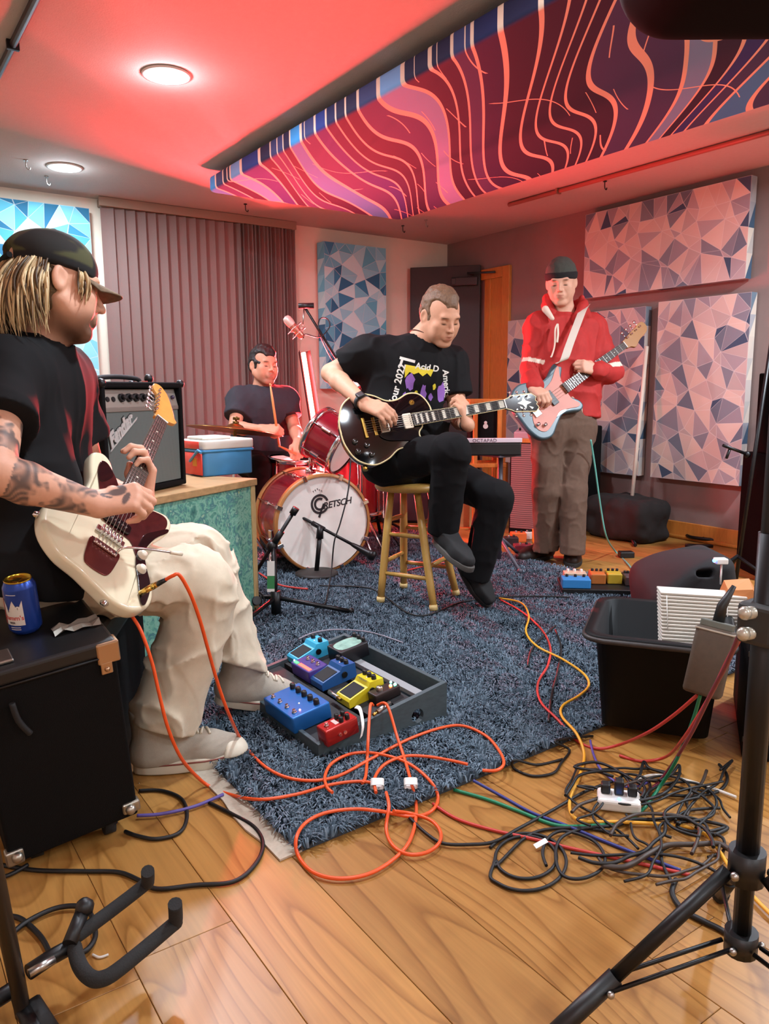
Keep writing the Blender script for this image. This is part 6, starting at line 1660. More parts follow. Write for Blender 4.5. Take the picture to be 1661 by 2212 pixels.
# can
cb = on_plane(58, 1362, FM @ Vector((0, 0, FH)), upv); CA = frame(cb, z=upv, x=(_r - upv * _r.dot(upv)))
cn = thing('beer_can', 'blue aluminium beer can with white crown label standing on the black case', 'can', cb)
BLUEC = mat('blue_can', '#1f3f92', .25, .55); 
MB().lathe([(0, .002), (.024, .002), (.0265, .004), (.0325, .012), (.033, .016), (.033, .104), (.0325, .107), (.0275, .117), (.0265, .119)], 36, CA).build('can_body', BLUEC, cn)
MB().lathe([(.0268, .1185), (.0278, .121), (.0268, .1225), (.0255, .121), (.0250, .1165), (0, .1165)], 36, CA).build('can_top', mat('gold_can_top', '#b9a03a', .25, 1.0), cn)
mb = MB(); mb.M = CA; mb.box((-.006, -.012, .117), (.006, .010, .1185), .0005); mb.build('pull_tab', GOLD, cn)
def wrap(poly, m, name, rr=.0334, sub=1):
    out = []; mb = MB(); bm = bmesh.new(); bv = [bm.verts.new((p[0], p[1], 0)) for p in poly[0]]
    for f in poly[1]: bm.faces.new([bv[i] for i in f])
    bmesh.ops.triangulate(bm, faces=bm.faces)
    for _ in range(2):
        le = [e for e in bm.edges if e.calc_length() > .006]
        if le: bmesh.ops.subdivide_edges(bm, edges=le, cuts=1); bmesh.ops.triangulate(bm, faces=bm.faces)
    for v in bm.verts:
        th_ = v.co.x / rr - PI / 2 + .0; zz = v.co.y; v.co = CA @ Vector((rr * math.cos(th_), rr * math.sin(th_), zz))
    mb.bm(bm, True); mb.build(name, m, cn)
WC = mat('white_can_print', '#c9c4ba', .4)
ox = -.004
crown = [(-.022 + ox, .028), (.020 + ox, .028), (.020 + ox, .084), (.014 + ox, .072), (.0125 + ox, .058), (.008 + ox, .058), (.0055 + ox, .072), (.0 + ox, .084), (-.0055 + ox, .072), (-.008 + ox, .058), (-.0125 + ox, .058), (-.016 + ox, .072), (-.022 + ox, .084)]
wrap((crown, [tuple(range(len(crown)))]), WC, 'crown_label')
v, f = text_mesh("Hamm's", .0145, bold=.0003); wrap(([(q.x + ox - .004, q.y + .045) for q in v], f), mat('red_can_print', '#b8413c', .5), 'label_lettering', .0337)
v, f = text_mesh("BEER", .006, bold=.0002); wrap(([(q.x + ox - .006, q.y + .034) for q in v], f), DK, 'label_lettering', .0337)
wrap(([(-.031 + ox, .028), (-.025 + ox, .028), (-.025 + ox, .086), (-.031 + ox, .086)], [(0, 1, 2, 3)]), mat('red_can_stripe', '#c8352c', .4), 'label_stripe', .0337)
for zz in (.018, .0225, .096): wrap(([(-.012 + ox, zz), (.010 + ox, zz), (.010 + ox, zz + .0015), (-.012 + ox, zz + .0015)], [(0, 1, 2, 3)]), WC, 'label_lettering')
pp_ = on_plane(130, 1370, FM @ Vector((0, 0, FH)), upv); pl_ = FM.inverted() @ pp_; pt = thing('paper_scrap', 'crumpled silvery wrapper lying beside the beer can', 'wrapper', pp_)
mb = MB(); mb.M = FM; rs = random.Random(9); g = [[(pl_.x - .012 + .019 * i, pl_.y - .01 + .013 * j, FH + .001 + (rs.uniform(.001, .014) if 0 < i < 5 or j else .001)) for j in range(4)] for i in range(6)]
mb.add([q for r_ in g for q in r_], [(i * 4 + j, i * 4 + j + 1, (i + 1) * 4 + j + 1, (i + 1) * 4 + j) for i in range(5) for j in range(3)]); mb.build('crumpled_sheet', mat('silvery_wrapper', '#8d877c', .4, .3), pt)

# ---- empty folding guitar stand, lower left
GS = thing('guitar_stand', 'black folding guitar stand with padded arms, empty, bottom left corner', 'guitar stand', onz(120, 2120))
FOAM = mat('black_foam_sleeve', '#1c1c1b', .9, bump=.4, bscale=300)
def fp(x_, y_, z_): return onz(x_, y_, z_)
hub = fp(158, 2050, .10)
a1 = catmull([fp(155, 2030, .12), fp(250, 1960, .12), fp(312, 1912, .125), fp(319, 1905, .135), fp(319, 1882, .17)], 5); MB().tube(a1, .0115, 12).build('padded_arm', FOAM, GS)
a2 = catmull([fp(160, 2045, .11), fp(172, 2085, .10), fp(195, 2112, .10), fp(222, 2114, .10), fp(262, 2090, .10), fp(368, 2002, .10), fp(379, 1990, .105), fp(378, 1952, .15)], 5); MB().tube(a2, .0120, 12).build('padded_arm', FOAM, GS)
MB().tube([fp(62, 2100, .10), fp(110, 2068, .10), fp(165, 2038, .11)], .0125, 12).build('yoke', BLACKM, GS)
mb = MB(); mb.tube([fp(150, 2040, .12), fp(180, 1965, .14)], .012, 10); mb.sphere(fp(183, 1960, .145), .016, 8); mb.build('lock_lever', BLACK, GS)
MB().tube([fp(118, 2072, .118), fp(62, 2104, .116)], .007, 8).build('bright_sleeve', STEEL, GS)
MB().tube(catmull([fp(-30, 1800, .46), fp(0, 1945, .32), fp(35, 2110, .12), fp(50, 2190, .04)], 5), .012, 12).build('upright', BLACKM, GS)
MB().tube([fp(50, 2180, .05), fp(95, 2260, .012)], .013, 10).build('foot', BLACKM, GS)
MB().tube([fp(40, 2130, .06), fp(-120, 2230, .012)], .013, 10).build('foot', BLACKM, GS)
MB().tube([fp(60, 2170, .045), fp(105, 2240, .012)], .020, 10).build('rubber_end', RUBBER, GS)
# ================================================================== pedalboard at the capped guitarist's feet
PX0, PX1, PY0, PY1 = .955, 1.400, 1.705, 2.285; PZ0, PZ1 = .045, .120
def slope(x_): return PZ0 + (PZ1 - PZ0) * (x_ - PX0) / (PX1 - PX0)
GRYW = mat('painted_grey_wood', '#3f4d52', .6, noise=.2, nscale=18, stretch=(2, 2, 6))
pb = thing('pedalboard', 'slanted grey wooden pedalboard frame on the blue rug', 'pedalboard', ((PX0 + PX1) / 2, (PY0 + PY1) / 2, 0))
for y_, nm in ((PY0, 'side_panel'), (PY1 - .016, 'side_panel')):
    mb = MB(); hx, hr = PX0 + .335, .022; hz = .052
    out = [(PX0, .012), (PX1, .012), (PX1, PZ1 + .012), (PX0, PZ0 + .010)]
    hole = [(hx + hr * math.cos(a), hz + hr * math.sin(a)) for a in np.linspace(0, 2 * PI, 17)[:-1]]
    tri = tessellate_polygon([[Vector((p[0], p[1], 0)) for p in out], [Vector((p[0], p[1], 0)) for p in hole[::-1]]]); allp = out + hole[::-1]
    vs = [(p[0], y_, p[1]) for p in allp] + [(p[0], y_ + .016, p[1]) for p in allp]; n = len(allp)
    fs = [tuple(t) for t in tri] + [tuple(i + n for i in t[::-1]) for t in tri] + [(i, (i + 1) % 4, (i + 1) % 4 + n, i + n) for i in range(4)] + [(4 + i, 4 + (i + 1) % 16, 4 + (i + 1) % 16 + n, 4 + i + n) for i in range(16)]
    mb.add(vs, fs); mb.build(nm, GRYW, pb)
mb = MB(); mb.box((PX1 - .016, PY0 + .016, .012), (PX1, PY1 - .016, PZ1 + .012), .002); mb.build('back_rail', GRYW, pb)
mb = MB(); mb.box((PX0, PY0 + .016, .012), (PX0 + .014, PY1 - .016, PZ0 + .010), .002); mb.build('front_rail', GRYW, pb)
for k, (xa, xb) in enumerate(((PX0 + .020, PX0 + .085), (PX0 + .105, PX0 + .170), (PX0 + .190, PX0 + .255), (PX0 + .275, PX0 + .330), (PX0 + .352, PX0 + .378))):
    mb = MB(); za, zb = slope(xa), slope(xb); mb.add([(xa, PY0 + .016, za), (xb, PY0 + .016, zb), (xb, PY1 - .016, zb), (xa, PY1 - .016, za)] + [(xa, PY0 + .016, za - .012), (xb, PY0 + .016, zb - .012), (xb, PY1 - .016, zb - .012), (xa, PY1 - .016, za - .012)], [(0, 1, 2, 3), (7, 6, 5, 4), (0, 4, 5, 1), (1, 5, 6, 2), (2, 6, 7, 3), (3, 7, 4, 0)])
    mb.build('slat', mat('dark_slat', '#16171a', .7) if k < 4 else mat('pale_slat', '#8d9092', .7), pb)
def on_board(px, py):
    v = ray(px, py); k = (PZ1 - PZ0) / (PX1 - PX0); t = (PZ0 - k * PX0 - CAM.z) / (v.z - k * v.x); return CAM + v * t
bslope = math.atan2(PZ1 - PZ0, PX1 - PX0)
def pedal_frame(px, py, rot=0):
    """origin where the pedal's base centre stands, local x down the board towards the player, y across"""
    o = on_board(px, py); n = Vector((-math.sin(bslope), 0, math.cos(bslope))); M = frame(o + n * .001, z=n, x=(math.cos(bslope), 0, math.sin(bslope)))
    return M @ Matrix.Rotation(R(rot), 4, 'Z')
def knob(t, M, x_, y_, z_, r_=.007, h_=.012, m=BLACK): MB().lathe([(0, z_ + h_), (r_ * .85, z_ + h_), (r_, z_ + h_ * .8), (r_ * 1.05, z_)], 12, M @ Matrix.Translation((x_, y_, 0))).build('knob', m, t)
def switch(t, M, x_, y_, z_): 
    mb = MB(); mb.M = M; mb.cyl((x_, y_, z_), (x_, y_, z_ + .004), .0075, n=6); mb.cyl((x_, y_, z_ + .004), (x_, y_, z_ + .011), .0048, n=10); mb.build('foot_switch', CHROME, t)
def led(t, M, x_, y_, z_, col, s_=8, r_=.003): MB().sphere(M @ Vector((x_, y_, z_)), r_, 8).build('indicator_light', mat('led_' + str(col), '#ffffff', .4, emit=col, estr=s_), t)
def slabpedal(name, label, M, wx, wy, hh, m, bev=.004):
    t = thing(name, label, 'effects pedal', M.translation, 'effects pedals'); MB().slab(rrect(-wx / 2, -wy / 2, wx / 2, wy / 2, .006, 3), 0, hh, bev, 2).build('housing', m, t, M=M); return t
RUBP = mat('black_rubber_pad', '#1a1a1c', .8)
# local x points up the slope (away to the right), y to the far-left
M = pedal_frame(645, 1545); BLUP = mat('metallic_blue', '#1f66b0', .35, .35); t = slabpedal('effects_pedal', 'large blue effects pedal with five black knobs and four switches', M, .125, .185, .050, BLUP)
for k in range(5): knob(t, M, .030, -.072 + .036 * k, .050, .0085, .016)
for k in range(4): switch(t, M, -.040, -.066 + .044 * k, .050)
led(t, M, -.022, -.066, .051, (1, .12, .05), 12); led(t, M, -.005, -.030, .051, (.5, .5, .5), .3)
M = pedal_frame(733, 1592, 0); t = slabpedal('effects_pedal', 'small shiny red effects pedal nearest the camera', M, .105, .052, .048, mat('metallic_red', '#a92a26', .22, .45))
for a_, b_ in ((.028, -.012), (.028, .012), (.008, -.012), (.008, .012)): knob(t, M, a_, b_, .048, .0065, .014)
switch(t, M, -.032, 0, .048); MB().box((-.012, -.014, .048), (.0, .014, .0486)).build('badge', mat('silver_badge', '#c9b8b0', .4, .5), t, M=M)
for a_ in (-.010, .006): mb = MB(); mb.M = M; mb.cyl((a_ - .0, -.026, .022), (a_, -.030, .022), .005, n=10); mb.build('socket', CHROME, t)
def compact(px, py, m, label, rot=0, knobs=3):
    M = pedal_frame(px, py, rot); t = thing('effects_pedal', label, 'effects pedal', M.translation, 'effects pedals'); w = .037
    pr = [(-.064, 0), (.064, 0), (.064, .048), (.018, .052), (.008, .040), (-.058, .026), (-.064, .020)]
    mb = MB(); n = len(pr); mb.add([(p[0], -w, p[1]) for p in pr] + [(p[0], w, p[1]) for p in pr], [(i, (i + 1) % n, (i + 1) % n + n, i + n) for i in range(n)] + [tuple(range(n - 1, -1, -1)), tuple(range(n, 2 * n))]); mb.build('housing', m, t, M=M)
    mb = MB(); mb.add([(-.054, -.030, .0285), (.000, -.030, .040), (.000, .030, .040), (-.054, .030, .0285), (-.054, -.030, .026), (.0, -.030, .036), (.0, .030, .036), (-.054, .030, .026)], [(0, 1, 2, 3), (7, 6, 5, 4), (0, 4, 5, 1), (1, 5, 6, 2), (2, 6, 7, 3), (3, 7, 4, 0)]); mb.build('rubber_pad', RUBP, t, M=M)
    for k in range(knobs): knob(t, M, .040, -.024 + .048 * k / max(1, knobs - 1), .050, .0075, .014)
    mb = MB(); mb.M = M; mb.cyl((.02, -w, .024), (.02, -w - .004, .024), .010, n=14); mb.build('socket', BLACKM, t)
    led(t, M, .030, 0, .051, (.4, .02, .02), .5, .0025); return t, M
tY, MY = compact(780, 1505, mat('yellow_enamel', '#d3c326', .35), 'yellow compact effects pedal in the middle of pedalboard')
v, f = text_mesh('OVERDRIVE', .009, bold=.0002); mb = MB(); mb.M = MY @ frame((.013, 0, .0522), x=(0, -1, 0), y=(1, 0, -.0), ); mb.add([Vector((q.x, q.y, .0006)) for q in v], f)
mb.build('lettering', DK, tY)
compact(722, 1470, mat('deep_blue_enamel', '#1d4f8c', .4), 'deep blue compact effects pedal behind the yellow one')
compact(668, 1420, mat('sky_blue_enamel', '#3fb0d8', .35), 'sky blue compact effects pedal at the far end of pedalboard', knobs=2)
M = pedal_frame(755, 1420); t = slabpedal('effects_pedal', 'black effects pedal with pale green painted lid at board\'s far corner', M, .112, .090, .050, mat('black_enamel', '#121218', .4))
a = [(p.x, p.y) for p in catmull([(-.04, -.03, 0), (.02, -.036, 0), (.044, -.02, 0), (.04, .028, 0), (-.01, .036, 0), (-.045, .018, 0)], 4, True)]; MB().prism(a, .0502, .0506).build('lid_painting', mat('pale_green_painting', '#7fa596', .6, noise=.4, nscale=40), t, M=M)
for k in range(3): knob(t, M, .048, -.028 + .028 * k, .050, .007, .013)
M = pedal_frame(672, 1458, 0); t = slabpedal('effects_pedal', 'purple tuner-like pedal with lit red bar and green light', M, .075, .120, .042, mat('violet_enamel', '#3a2a78', .4))
mb = MB(); mb.M = M; mb.box((-.030, -.052, .042), (-.018, .020, .0435)); mb.build('lit_bar', mat('lit_red_bar', '#ff3b30', .4, emit=(1, .08, .05), estr=4), t); mb = MB(); mb.M = M; mb.box((-.030, .028, .042), (-.020, .050, .0435)); mb.build('lit_bar', mat('lit_green_bar', '#30ff50', .4, emit=(.05, 1, .12), estr=3), t)
for k in range(3): switch(t, M, .012, -.038 + .032 * k, .042)
led(t, M, -.024, .056, .044, (.3, .3, 1), 6)
M = pedal_frame(832, 1508); t = slabpedal('effects_pedal', 'tiny dark pedal with glowing orange and green lights', M, .092, .045, .032, mat('smoked_metal', '#3a3232', .35, .6))
led(t, M, .020, -.008, .034, (1, .25, .02), 10, .005); led(t, M, .034, -.012, .034, (.05, 1, .5), 8, .005); led(t, M, .034, .010, .034, (.05, .9, .7), 6, .004); knob(t, M, -.015, 0, .032, .010, .012, STEEL)
for (xa, ya), (xb, yb), lb in (((842, 1540), (815, 1560), 'silver right-angle cable plug at the pedalboard\'s near edge'), ((712, 1515), (730, 1528), 'silver cable plug beside the large blue pedal')):
    p0, p1 = on_board(xa, ya), on_board(xb, yb); p0 += Vector((0, 0, .03)); p1 += Vector((0, 0, .03)); t = thing('cable_plug', lb, 'plug', p0 - Vector((0, 0, .01)), 'cable plugs')
    mb = MB(); mb.cyl(p0, p1, .007, n=10); mb.build('barrel', STEEL, t); mb = MB(); mb.cyl(p1, p1 + (p1 - p0).normalized() * .018, .0045, n=8); mb.build('tip', GOLD, t)
p = on_board(775, 1590); t = thing('cable_tie', 'white hook and loop strap hanging beside the red pedal', 'cable tie', p, 'white straps'); pts = catmull([on_board(768, 1560) + Vector((0, 0, .045)), on_board(778, 1566) + Vector((0, 0, .045)), on_board(784, 1590) + Vector((0, 0, .03)), on_board(780, 1602) + Vector((0, 0, .012))], 4)
mb = MB(); vs = []; sd = Vector((.008, .006, 0))
for q in pts: vs += [q - sd, q + sd, q + sd + Vector((0, -.001, .002)), q - sd + Vector((0, -.001, .002))]
mb.add(vs, [(i * 4 + k, i * 4 + (k + 1) % 4, (i + 1) * 4 + (k + 1) % 4, (i + 1) * 4 + k) for i in range(len(pts) - 1) for k in range(4)] + [(3, 2, 1, 0), tuple(len(vs) - 4 + k for k in range(4))]); mb.build('strap', WHITEP, t)
# ================================================================== far middle and right-hand gear
def boxthing(name, label, cat, M, w_, d_, h_, m, part='cabinet', bev=.008, group=None):
    """box standing at M's origin: local x to the right, y back, z up"""
    t = thing(name, label, cat, M @ Vector((w_ / 2, d_ / 2, 0)), group); mb = MB(); mb.M = M; mb.box((0, 0, 0), (w_, d_, h_), bev); mb.build(part, m, t); return t
def floor_frame(x0, y0, x1, y1, z=0.0):
    a, b = onz(x0, y0, z), onz(x1, y1, z); d = b - a; d.z = 0; return frame(a, x=d, z=(0, 0, 1)), d.length
WEAVE = bpy.data.materials.new('basket_weave_grille'); WEAVE.use_nodes = True
def wv():
    nt = WEAVE.node_tree; b = nt.nodes['Principled BSDF']; L = nt.links.new; tc = N(nt, 'ShaderNodeTexCoord'); w_ = N(nt, 'ShaderNodeTexWave', wave_type='BANDS', bands_direction='Z', i_Scale=22.0, i_Distortion=.6); L(tc.outputs['Object'], w_.inputs['Vector'])
    cr = N(nt, 'ShaderNodeValToRGB'); cr.color_ramp.elements[0].color = (*lin('#5a3a3a'), 1); cr.color_ramp.elements[1].color = (*lin('#9a6a66'), 1); L(w_.outputs['Fac'], cr.inputs[0]); L(cr.outputs[0], b.inputs['Base Color']); b.inputs['Roughness'].default_value = .8  # red light is put into the weave colours
wv()
# black cabinet behind the stool
M, L_ = floor_frame(800, 1128, 930, 1131); t = boxthing('speaker_cabinet', 'black speaker cabinet standing behind the bar stool', 'speaker', M, L_, .30, .62, TOLEX, group='speaker cabinets'); mb = MB(); mb.M = M; mb.box((.02, -.006, .02), (L_ - .02, .0, .60), .002); mb.build('grille', mat('dark_plum_grille', '#2a1f26', .9, bump=.4, bscale=400), t)
# woven-grille amp
M, L_ = floor_frame(1098, 1152, 1172, 1158); L_ = .36; t = boxthing('guitar_amplifier', 'tall amplifier with reddish woven grille behind the bass player\'s leg', 'amplifier', M, L_, .28, .66, TOLEX); mb = MB(); mb.M = M; mb.box((.012, -.006, .04), (L_ - .012, .0, .63), .002); mb.build('grille', WEAVE, t)
mb = MB(); mb.M = M; mb.box((.0, -.004, .635), (L_, .05, .665), .004); mb.build('top_trim', ORWOOD, t)
AMP_TOP = M.copy()
mx = thing('mixer', 'small pale mixer with cables on the woven-grille amplifier', 'mixer', M @ Vector((.14, .12, .662))); mb = MB(); mb.M = M @ Matrix.Translation((.02, .02, .662)) @ Matrix.Rotation(R(12), 4, 'X'); mb.box((0, 0, .0), (.24, .17, .045), .006); mb.build('case', mat('pale_grey_metal', '#b9a9b4', .4), mx)
for k in range(5): mb = MB(); mb.M = M @ Matrix.Translation((.02, .02, .662)) @ Matrix.Rotation(R(12), 4, 'X'); mb.cyl((.03 + .042 * k, .05, .045), (.03 + .042 * k, .05, .062), .008, n=10); mb.build('knob', BLACK, mx)
# wooden rack with black amp head
c0 = onz(1040, 1150); c0 = at(1040, 1150, dep(c0)); M = frame((c0.x, c0.y + .10, 0), x=_r0, z=(0, 0, 1)); rk = thing('wooden_rack', 'orange wooden rack holding a black amp head near the door', 'rack', M @ Vector((.12, .12, 0)))
for x_ in (.0, .17):
    for y_ in (0, .24): mb = MB(); mb.M = M; mb.box((x_, y_, .012), (x_ + .032, y_ + .032, .93), .006); mb.build('post', ORWOOD, rk)
for z_ in (.45, .60, .90):
    for y_ in (0, .24): mb = MB(); mb.M = M; mb.box((-.03, y_ - .004, z_), (.24, y_ + .030, z_ + .030), .006); mb.build('rail', ORWOOD, rk)
mb = MB(); mb.M = M; mb.box((-.03, .0, .582), (.24, .27, .60), .003); mb.build('shelf', ORWOOD, rk)
t = boxthing('amp_head', 'black amp head with small white sticker on the orange rack', 'amplifier', M @ Matrix.Translation((-.02, .036, .631)), .22, .20, .235, TOLEX); mb = MB(); mb.M = M; mb.lathe([(0, 0), (.018, 0)], 12, frame((.09, .035, .74), z=(0, -1, 0), x=(1, 0, 0))); mb.sphere((.09, .036, .765), .012, 8, (1, .2, 1)); mb.build('sticker', WHITEP, t)
# percussion pad on its stand
M = frame(at(984, 985, 4.15), x=_r0 + Vector((0, 0, 0)), z=(0, 0, 1)); L_ = .355
oc = thing('percussion_pad', 'flat black electronic percussion pad with white front edge on a stand', 'drum pad', M @ Vector((L_ / 2, .1, 0)))
mb = MB(); mb.M = M; mb.box((0, 0, 0), (L_, .22, .070), .008); mb.build('body', BLACK, oc); mb = MB(); mb.M = M; mb.box((-.003, -.004, .070), (L_ + .003, .03, .094), .004); ed = mb.build('front_edge', mat('pinkish_white_plastic', '#cdbcc4', .4), oc)
v, f = text_mesh('OCTAPAD', .026, bold=.0004, spacing=1.1); mb = MB(); mb.M = M @ frame((.155, -.0048, .082), x=(1, 0, 0), z=(0, -1, 0)); mb.add(v, f); mb.build('lettering', mat('grey_lettering', '#6a5560', .6), ed)
for i in range(4):
    for j in range(2): mb = MB(); mb.M = M; mb.box((.012 + .085 * i, .035 + .09 * j, .070), (.085 + .085 * i, .115 + .09 * j, .076), .003); mb.build('rubber_pad', RUBP, oc)
ps = thing('pad_stand', 'black pole stand under the percussion pad', 'stand', M @ Vector((.26, .11, -M.translation.z))); mb = MB(); b0 = M @ Vector((.26, .11, 0)); mb.cyl((b0.x, b0.y, .05), (b0.x, b0.y, b0.z - .001), .014); mb.box((b0.x - .08, b0.y - .08, b0.z - .012), (b0.x + .08, b0.y + .08, b0.z - .001), .002); tripod_base(mb, b0, .18, .24, .010, 15, .03); mb.build('tripod', mat('dim_grey_metal', '#4a4650', .5), ps)
# plywood box
M, L_ = floor_frame(988, 1142, 1042, 1140); pwb = boxthing('plywood_box', 'upright pale plywood box on the floor behind the stool', 'box', M, L_ + .02, .22, .30, mat('pale_plywood', '#b9955f', .6, noise=.15, nscale=9), bev=.002, part='panel'); mb = MB(); mb.M = M; mb.box((-.004, -.05, 0), (L_ + .05, -.002, .012), .002); mb.build('lit_floor_strip', ORWOOD, pwb)  # flat strip stands in for the orange-lit floor before the box
# little boxes and pedals on the floor by the bass player
for i, (px, py, c_, sx, sy, sz_, lb) in enumerate(((1105, 1172, '#c8632c', .10, .08, .06, 'orange floor pedal left of the bass player\'s boots'), (1112, 1196, '#7a2838', .11, .08, .05, 'maroon floor pedal close to the bass player\'s boot'), (1134, 1166, '#d8d0c4', .05, .04, .05, 'small white plug box among the floor pedals'), (1152, 1175, '#c98a2c', .07, .06, .09, 'mustard yellow box behind the bass player\'s boot'), (1090, 1182, '#2a2024', .09, .07, .06, 'dark floor pedal behind the seated man\'s shin'))):
    o_ = onz(px, py); t = boxthing('floor_pedal', lb, 'effects pedal', frame((o_.x, o_.y, .001), x=_r0, z=(0, 0, 1)), sx, sy, sz_, mat('pedal_col_%d' % i, c_, .4), 'housing', .006, 'floor pedals'); mm = frame((o_.x, o_.y, 0), x=_r0, z=(0, 0, 1)); knob(t, mm, sx * .35, sy * .5, sz_, .008, .012, STEEL); knob(t, mm, sx * .7, sy * .5, sz_, .008, .012, BLACK)
# black cabinet under the wall panels
t = thing('speaker_cabinet', 'black speaker cabinet under the panels behind the bass player', 'speaker', (4.2, 3.82, 0), 'speaker cabinets')
mb = MB(); mb.box((4.02, 3.62, .0), (4.38, 4.02, .74), .012); mb.build('cabinet', TOLEX, t); mb = MB(); mb.box((4.012, 3.65, .04), (4.02, 3.99, .70), .002); mb.build('grille', mat('black_grille', '#0b0b0d', .95), t)
t = thing('equipment_bag', 'dark soft bag lying under the grey wall panel', 'bag', (4.25, 3.28, 0)); s = SDF(); s.box((4.25, 3.28, .14), (.17, .25, .14), rnd=.07, k=0); s.warp(fold(.02, 9, 20, 3)); s.half((0, 0, .002), (0, 0, -1)); sdf_object(s, .012, 'fabric', mat('dark_bag_cloth', '#1a1614', .9), t)
# white pole on its black stand
pb_ = onz(1357, 1160); pt_ = onx(1397, 748, 4.40); ps = thing('light_stand', 'thin white pole on black feet leaning by the wall panels', 'stand', (pb_.x, pb_.y, 0)); MB().cyl(lerp(pb_, pt_, .03), pt_, .0125, n=12).build('pole', mat('white_painted_pole', '#cdbfae', .5), ps)
mb = MB(); mb.cyl((pb_.x, pb_.y, .012), lerp(pb_, pt_, .035), .018, n=12)
for px, py in ((1285, 1152), (1424, 1168), (1372, 1182)): q = onz(px, py); mb.cyl((pb_.x, pb_.y, .035), (q.x, q.y, .014), .012, n=8)
mb.build('base', BLACKM, ps)
st_ = thing('folded_stand', 'black folded stand lying along the baseboard', 'stand', onz(1530, 1165)); mb = MB()
for pl in ([(1482, 1146), (1486, 1158), (1520, 1164), (1570, 1168)], [(1518, 1150), (1520, 1163)], [(1532, 1163), (1545, 1155), (1575, 1158)], [(1480, 1178), (1540, 1180)]): mb.tube(catmull([onz(a, b, .03) for a, b in pl], 4), .011, 8)
mb.build('bars', BLACKM, st_)
# bass player's pedalboard
M, L_ = floor_frame(1214, 1292, 1372, 1296); z0 = .03 if True else 0; t = boxthing('pedalboard', 'low black pedalboard in front of the bass player', 'pedalboard', M @ Matrix.Translation((0, 0, .001)), L_, .24, .045, BLACK, 'board', .004)
for (x_, y_, w_, d_, h_, c_, lb) in ((.0, .005, .135, .085, .045, '#2f7fc0', 'bright blue pedal at the front left of the bass pedalboard'), (.02, .11, .11, .07, .05, '#b9a58c', 'beige pedal with white knobs on the bass pedalboard'), (.15, .10, .07, .11, .05, '#b0652c', 'orange pedal in the middle of the bass pedalboard'), (.23, .11, .07, .11, .05, '#b89a2c', 'mustard pedal on the bass pedalboard'), (.31, .08, .05, .12, .045, '#4a3a3a', 'dark brown pedal at the right of the bass pedalboard')):
    m2 = M @ Matrix.Translation((x_, y_, .047)); t = boxthing('effects_pedal', lb, 'effects pedal', m2, w_, d_, h_, mat('bass_pedal_' + c_, c_, .4), 'housing', .005, 'bass pedals')
    for k in range(3): knob(t, m2, w_ * (.2 + .3 * k), d_ * .7, h_, .007, .012, WHITEP if c_ == '#b9a58c' else BLACK)
t = boxthing('wireless_pack', 'small black belt-pack device on the floor by the stand', 'device', frame(onz(1340, 1206), x=_r0, z=(0, 0, 1)), .085, .06, .035, BLACK, 'case', .005)
# black monitor wedge
wc = onz(1455, 1330); t = thing('monitor_wedge', 'rounded black stage monitor wedge behind the plastic tote', 'speaker', (wc.x, wc.y, 0)); s = SDF(); s.M = frame((wc.x, wc.y, 0), x=_r0, z=(0, 0, 1))
s.box((.05, .05, .10), (.195, .17, .165), rot=Euler((R(0), R(-10), 0)).to_matrix(), rnd=.06, k=0); s.half((-.05, 0, .20), (-.62, -.25, .74), k=.05); s.half((0, 0, .002), (0, 0, -1)); s.box((.08, -.10, .215), (.035, .10, .016), rot=Euler((R(-25), 0, 0)).to_matrix(), rnd=.012, k=.004, op='s'); sdf_object(s, .008, 'cabinet', mat('charcoal_plastic', '#151416', .85, bump=.3, bscale=400), t)
# tote
TA, TBv = Vector((.83, .557, 0)).normalized(), Vector((.557, -.83, 0)).normalized(); tO = Vector((1.668, 1.395, 0)); TW, TD, TH = .36, .42, .30
tt_ = thing('plastic_tote', 'open black plastic storage tote at the edge of the rug', 'tote', tO + TBv * TW / 2 + TA * TD / 2)
def ringpts(ins, z, r_=.05):
    return [tO + TBv * p[0] + TA * p[1] + Vector((0, 0, z)) for p in rrect(ins, ins, TW - ins, TD - ins, max(.008, r_ - ins * .5), 5)]
mb = MB(); rings = [ringpts(.035, .032), ringpts(.010, TH), ringpts(-.018, TH + .002), ringpts(-.020, TH + .012), ringpts(.014, TH + .012), ringpts(.040, .040)]; n = len(rings[0]); vs = [q for r_ in rings for q in r_]
fs = [(k * n + i, k * n + (i + 1) % n, (k + 1) * n + (i + 1) % n, (k + 1) * n + i) for k in range(5) for i in range(n)] + [tuple(range(n - 1, -1, -1)), tuple(5 * n + i for i in range(n))]
mb.add(vs, fs, True); mb.build('shell', mat('black_tote_plastic', '#060607', .6, spec=.2), tt_)
mb = MB(); rim = [q + Vector((0, 0, -.004)) for q in ringpts(-.020, TH + .006)]; mb.tube(rim, .008, 8, closed=True); mb.build('rim', mat('scuffed_black_plastic', '#2a2522', .5, noise=.3, nscale=50), tt_)
# folded white blind sticking out of the tote
fb = thing('folded_blind', 'folded white slatted blind standing in the plastic tote', 'blind', at(1500, 1430, 2.32)); WSL = mat('aged_white_slat', '#cfcabf', .6)
for k in range(20):
    y_ = 1284 + 7.6 * k; d_ = 2.36 - .003 * k; x0 = 1427 + .2 * k; x1 = 1612 - max(0, k - 9) * 12.5
    a, b = at(x0, y_, d_), at(x1, y_ + (x1 - x0) * .10, d_); M = frame(a, x=b - a, z=cv(.05, .93, .36)); mb = MB(); mb.M = M; mb.box((0, 0, 0), ((b - a).length, .045, .0062), .0012); mb.build('slat', WSL, fb)
for xx in (1440, 1570):
    MB().tube([at(xx, 1286, 2.352), at(xx + 2, 1360, 2.325)], .0013, 5).build('ladder_cord', WHITEP, fb)
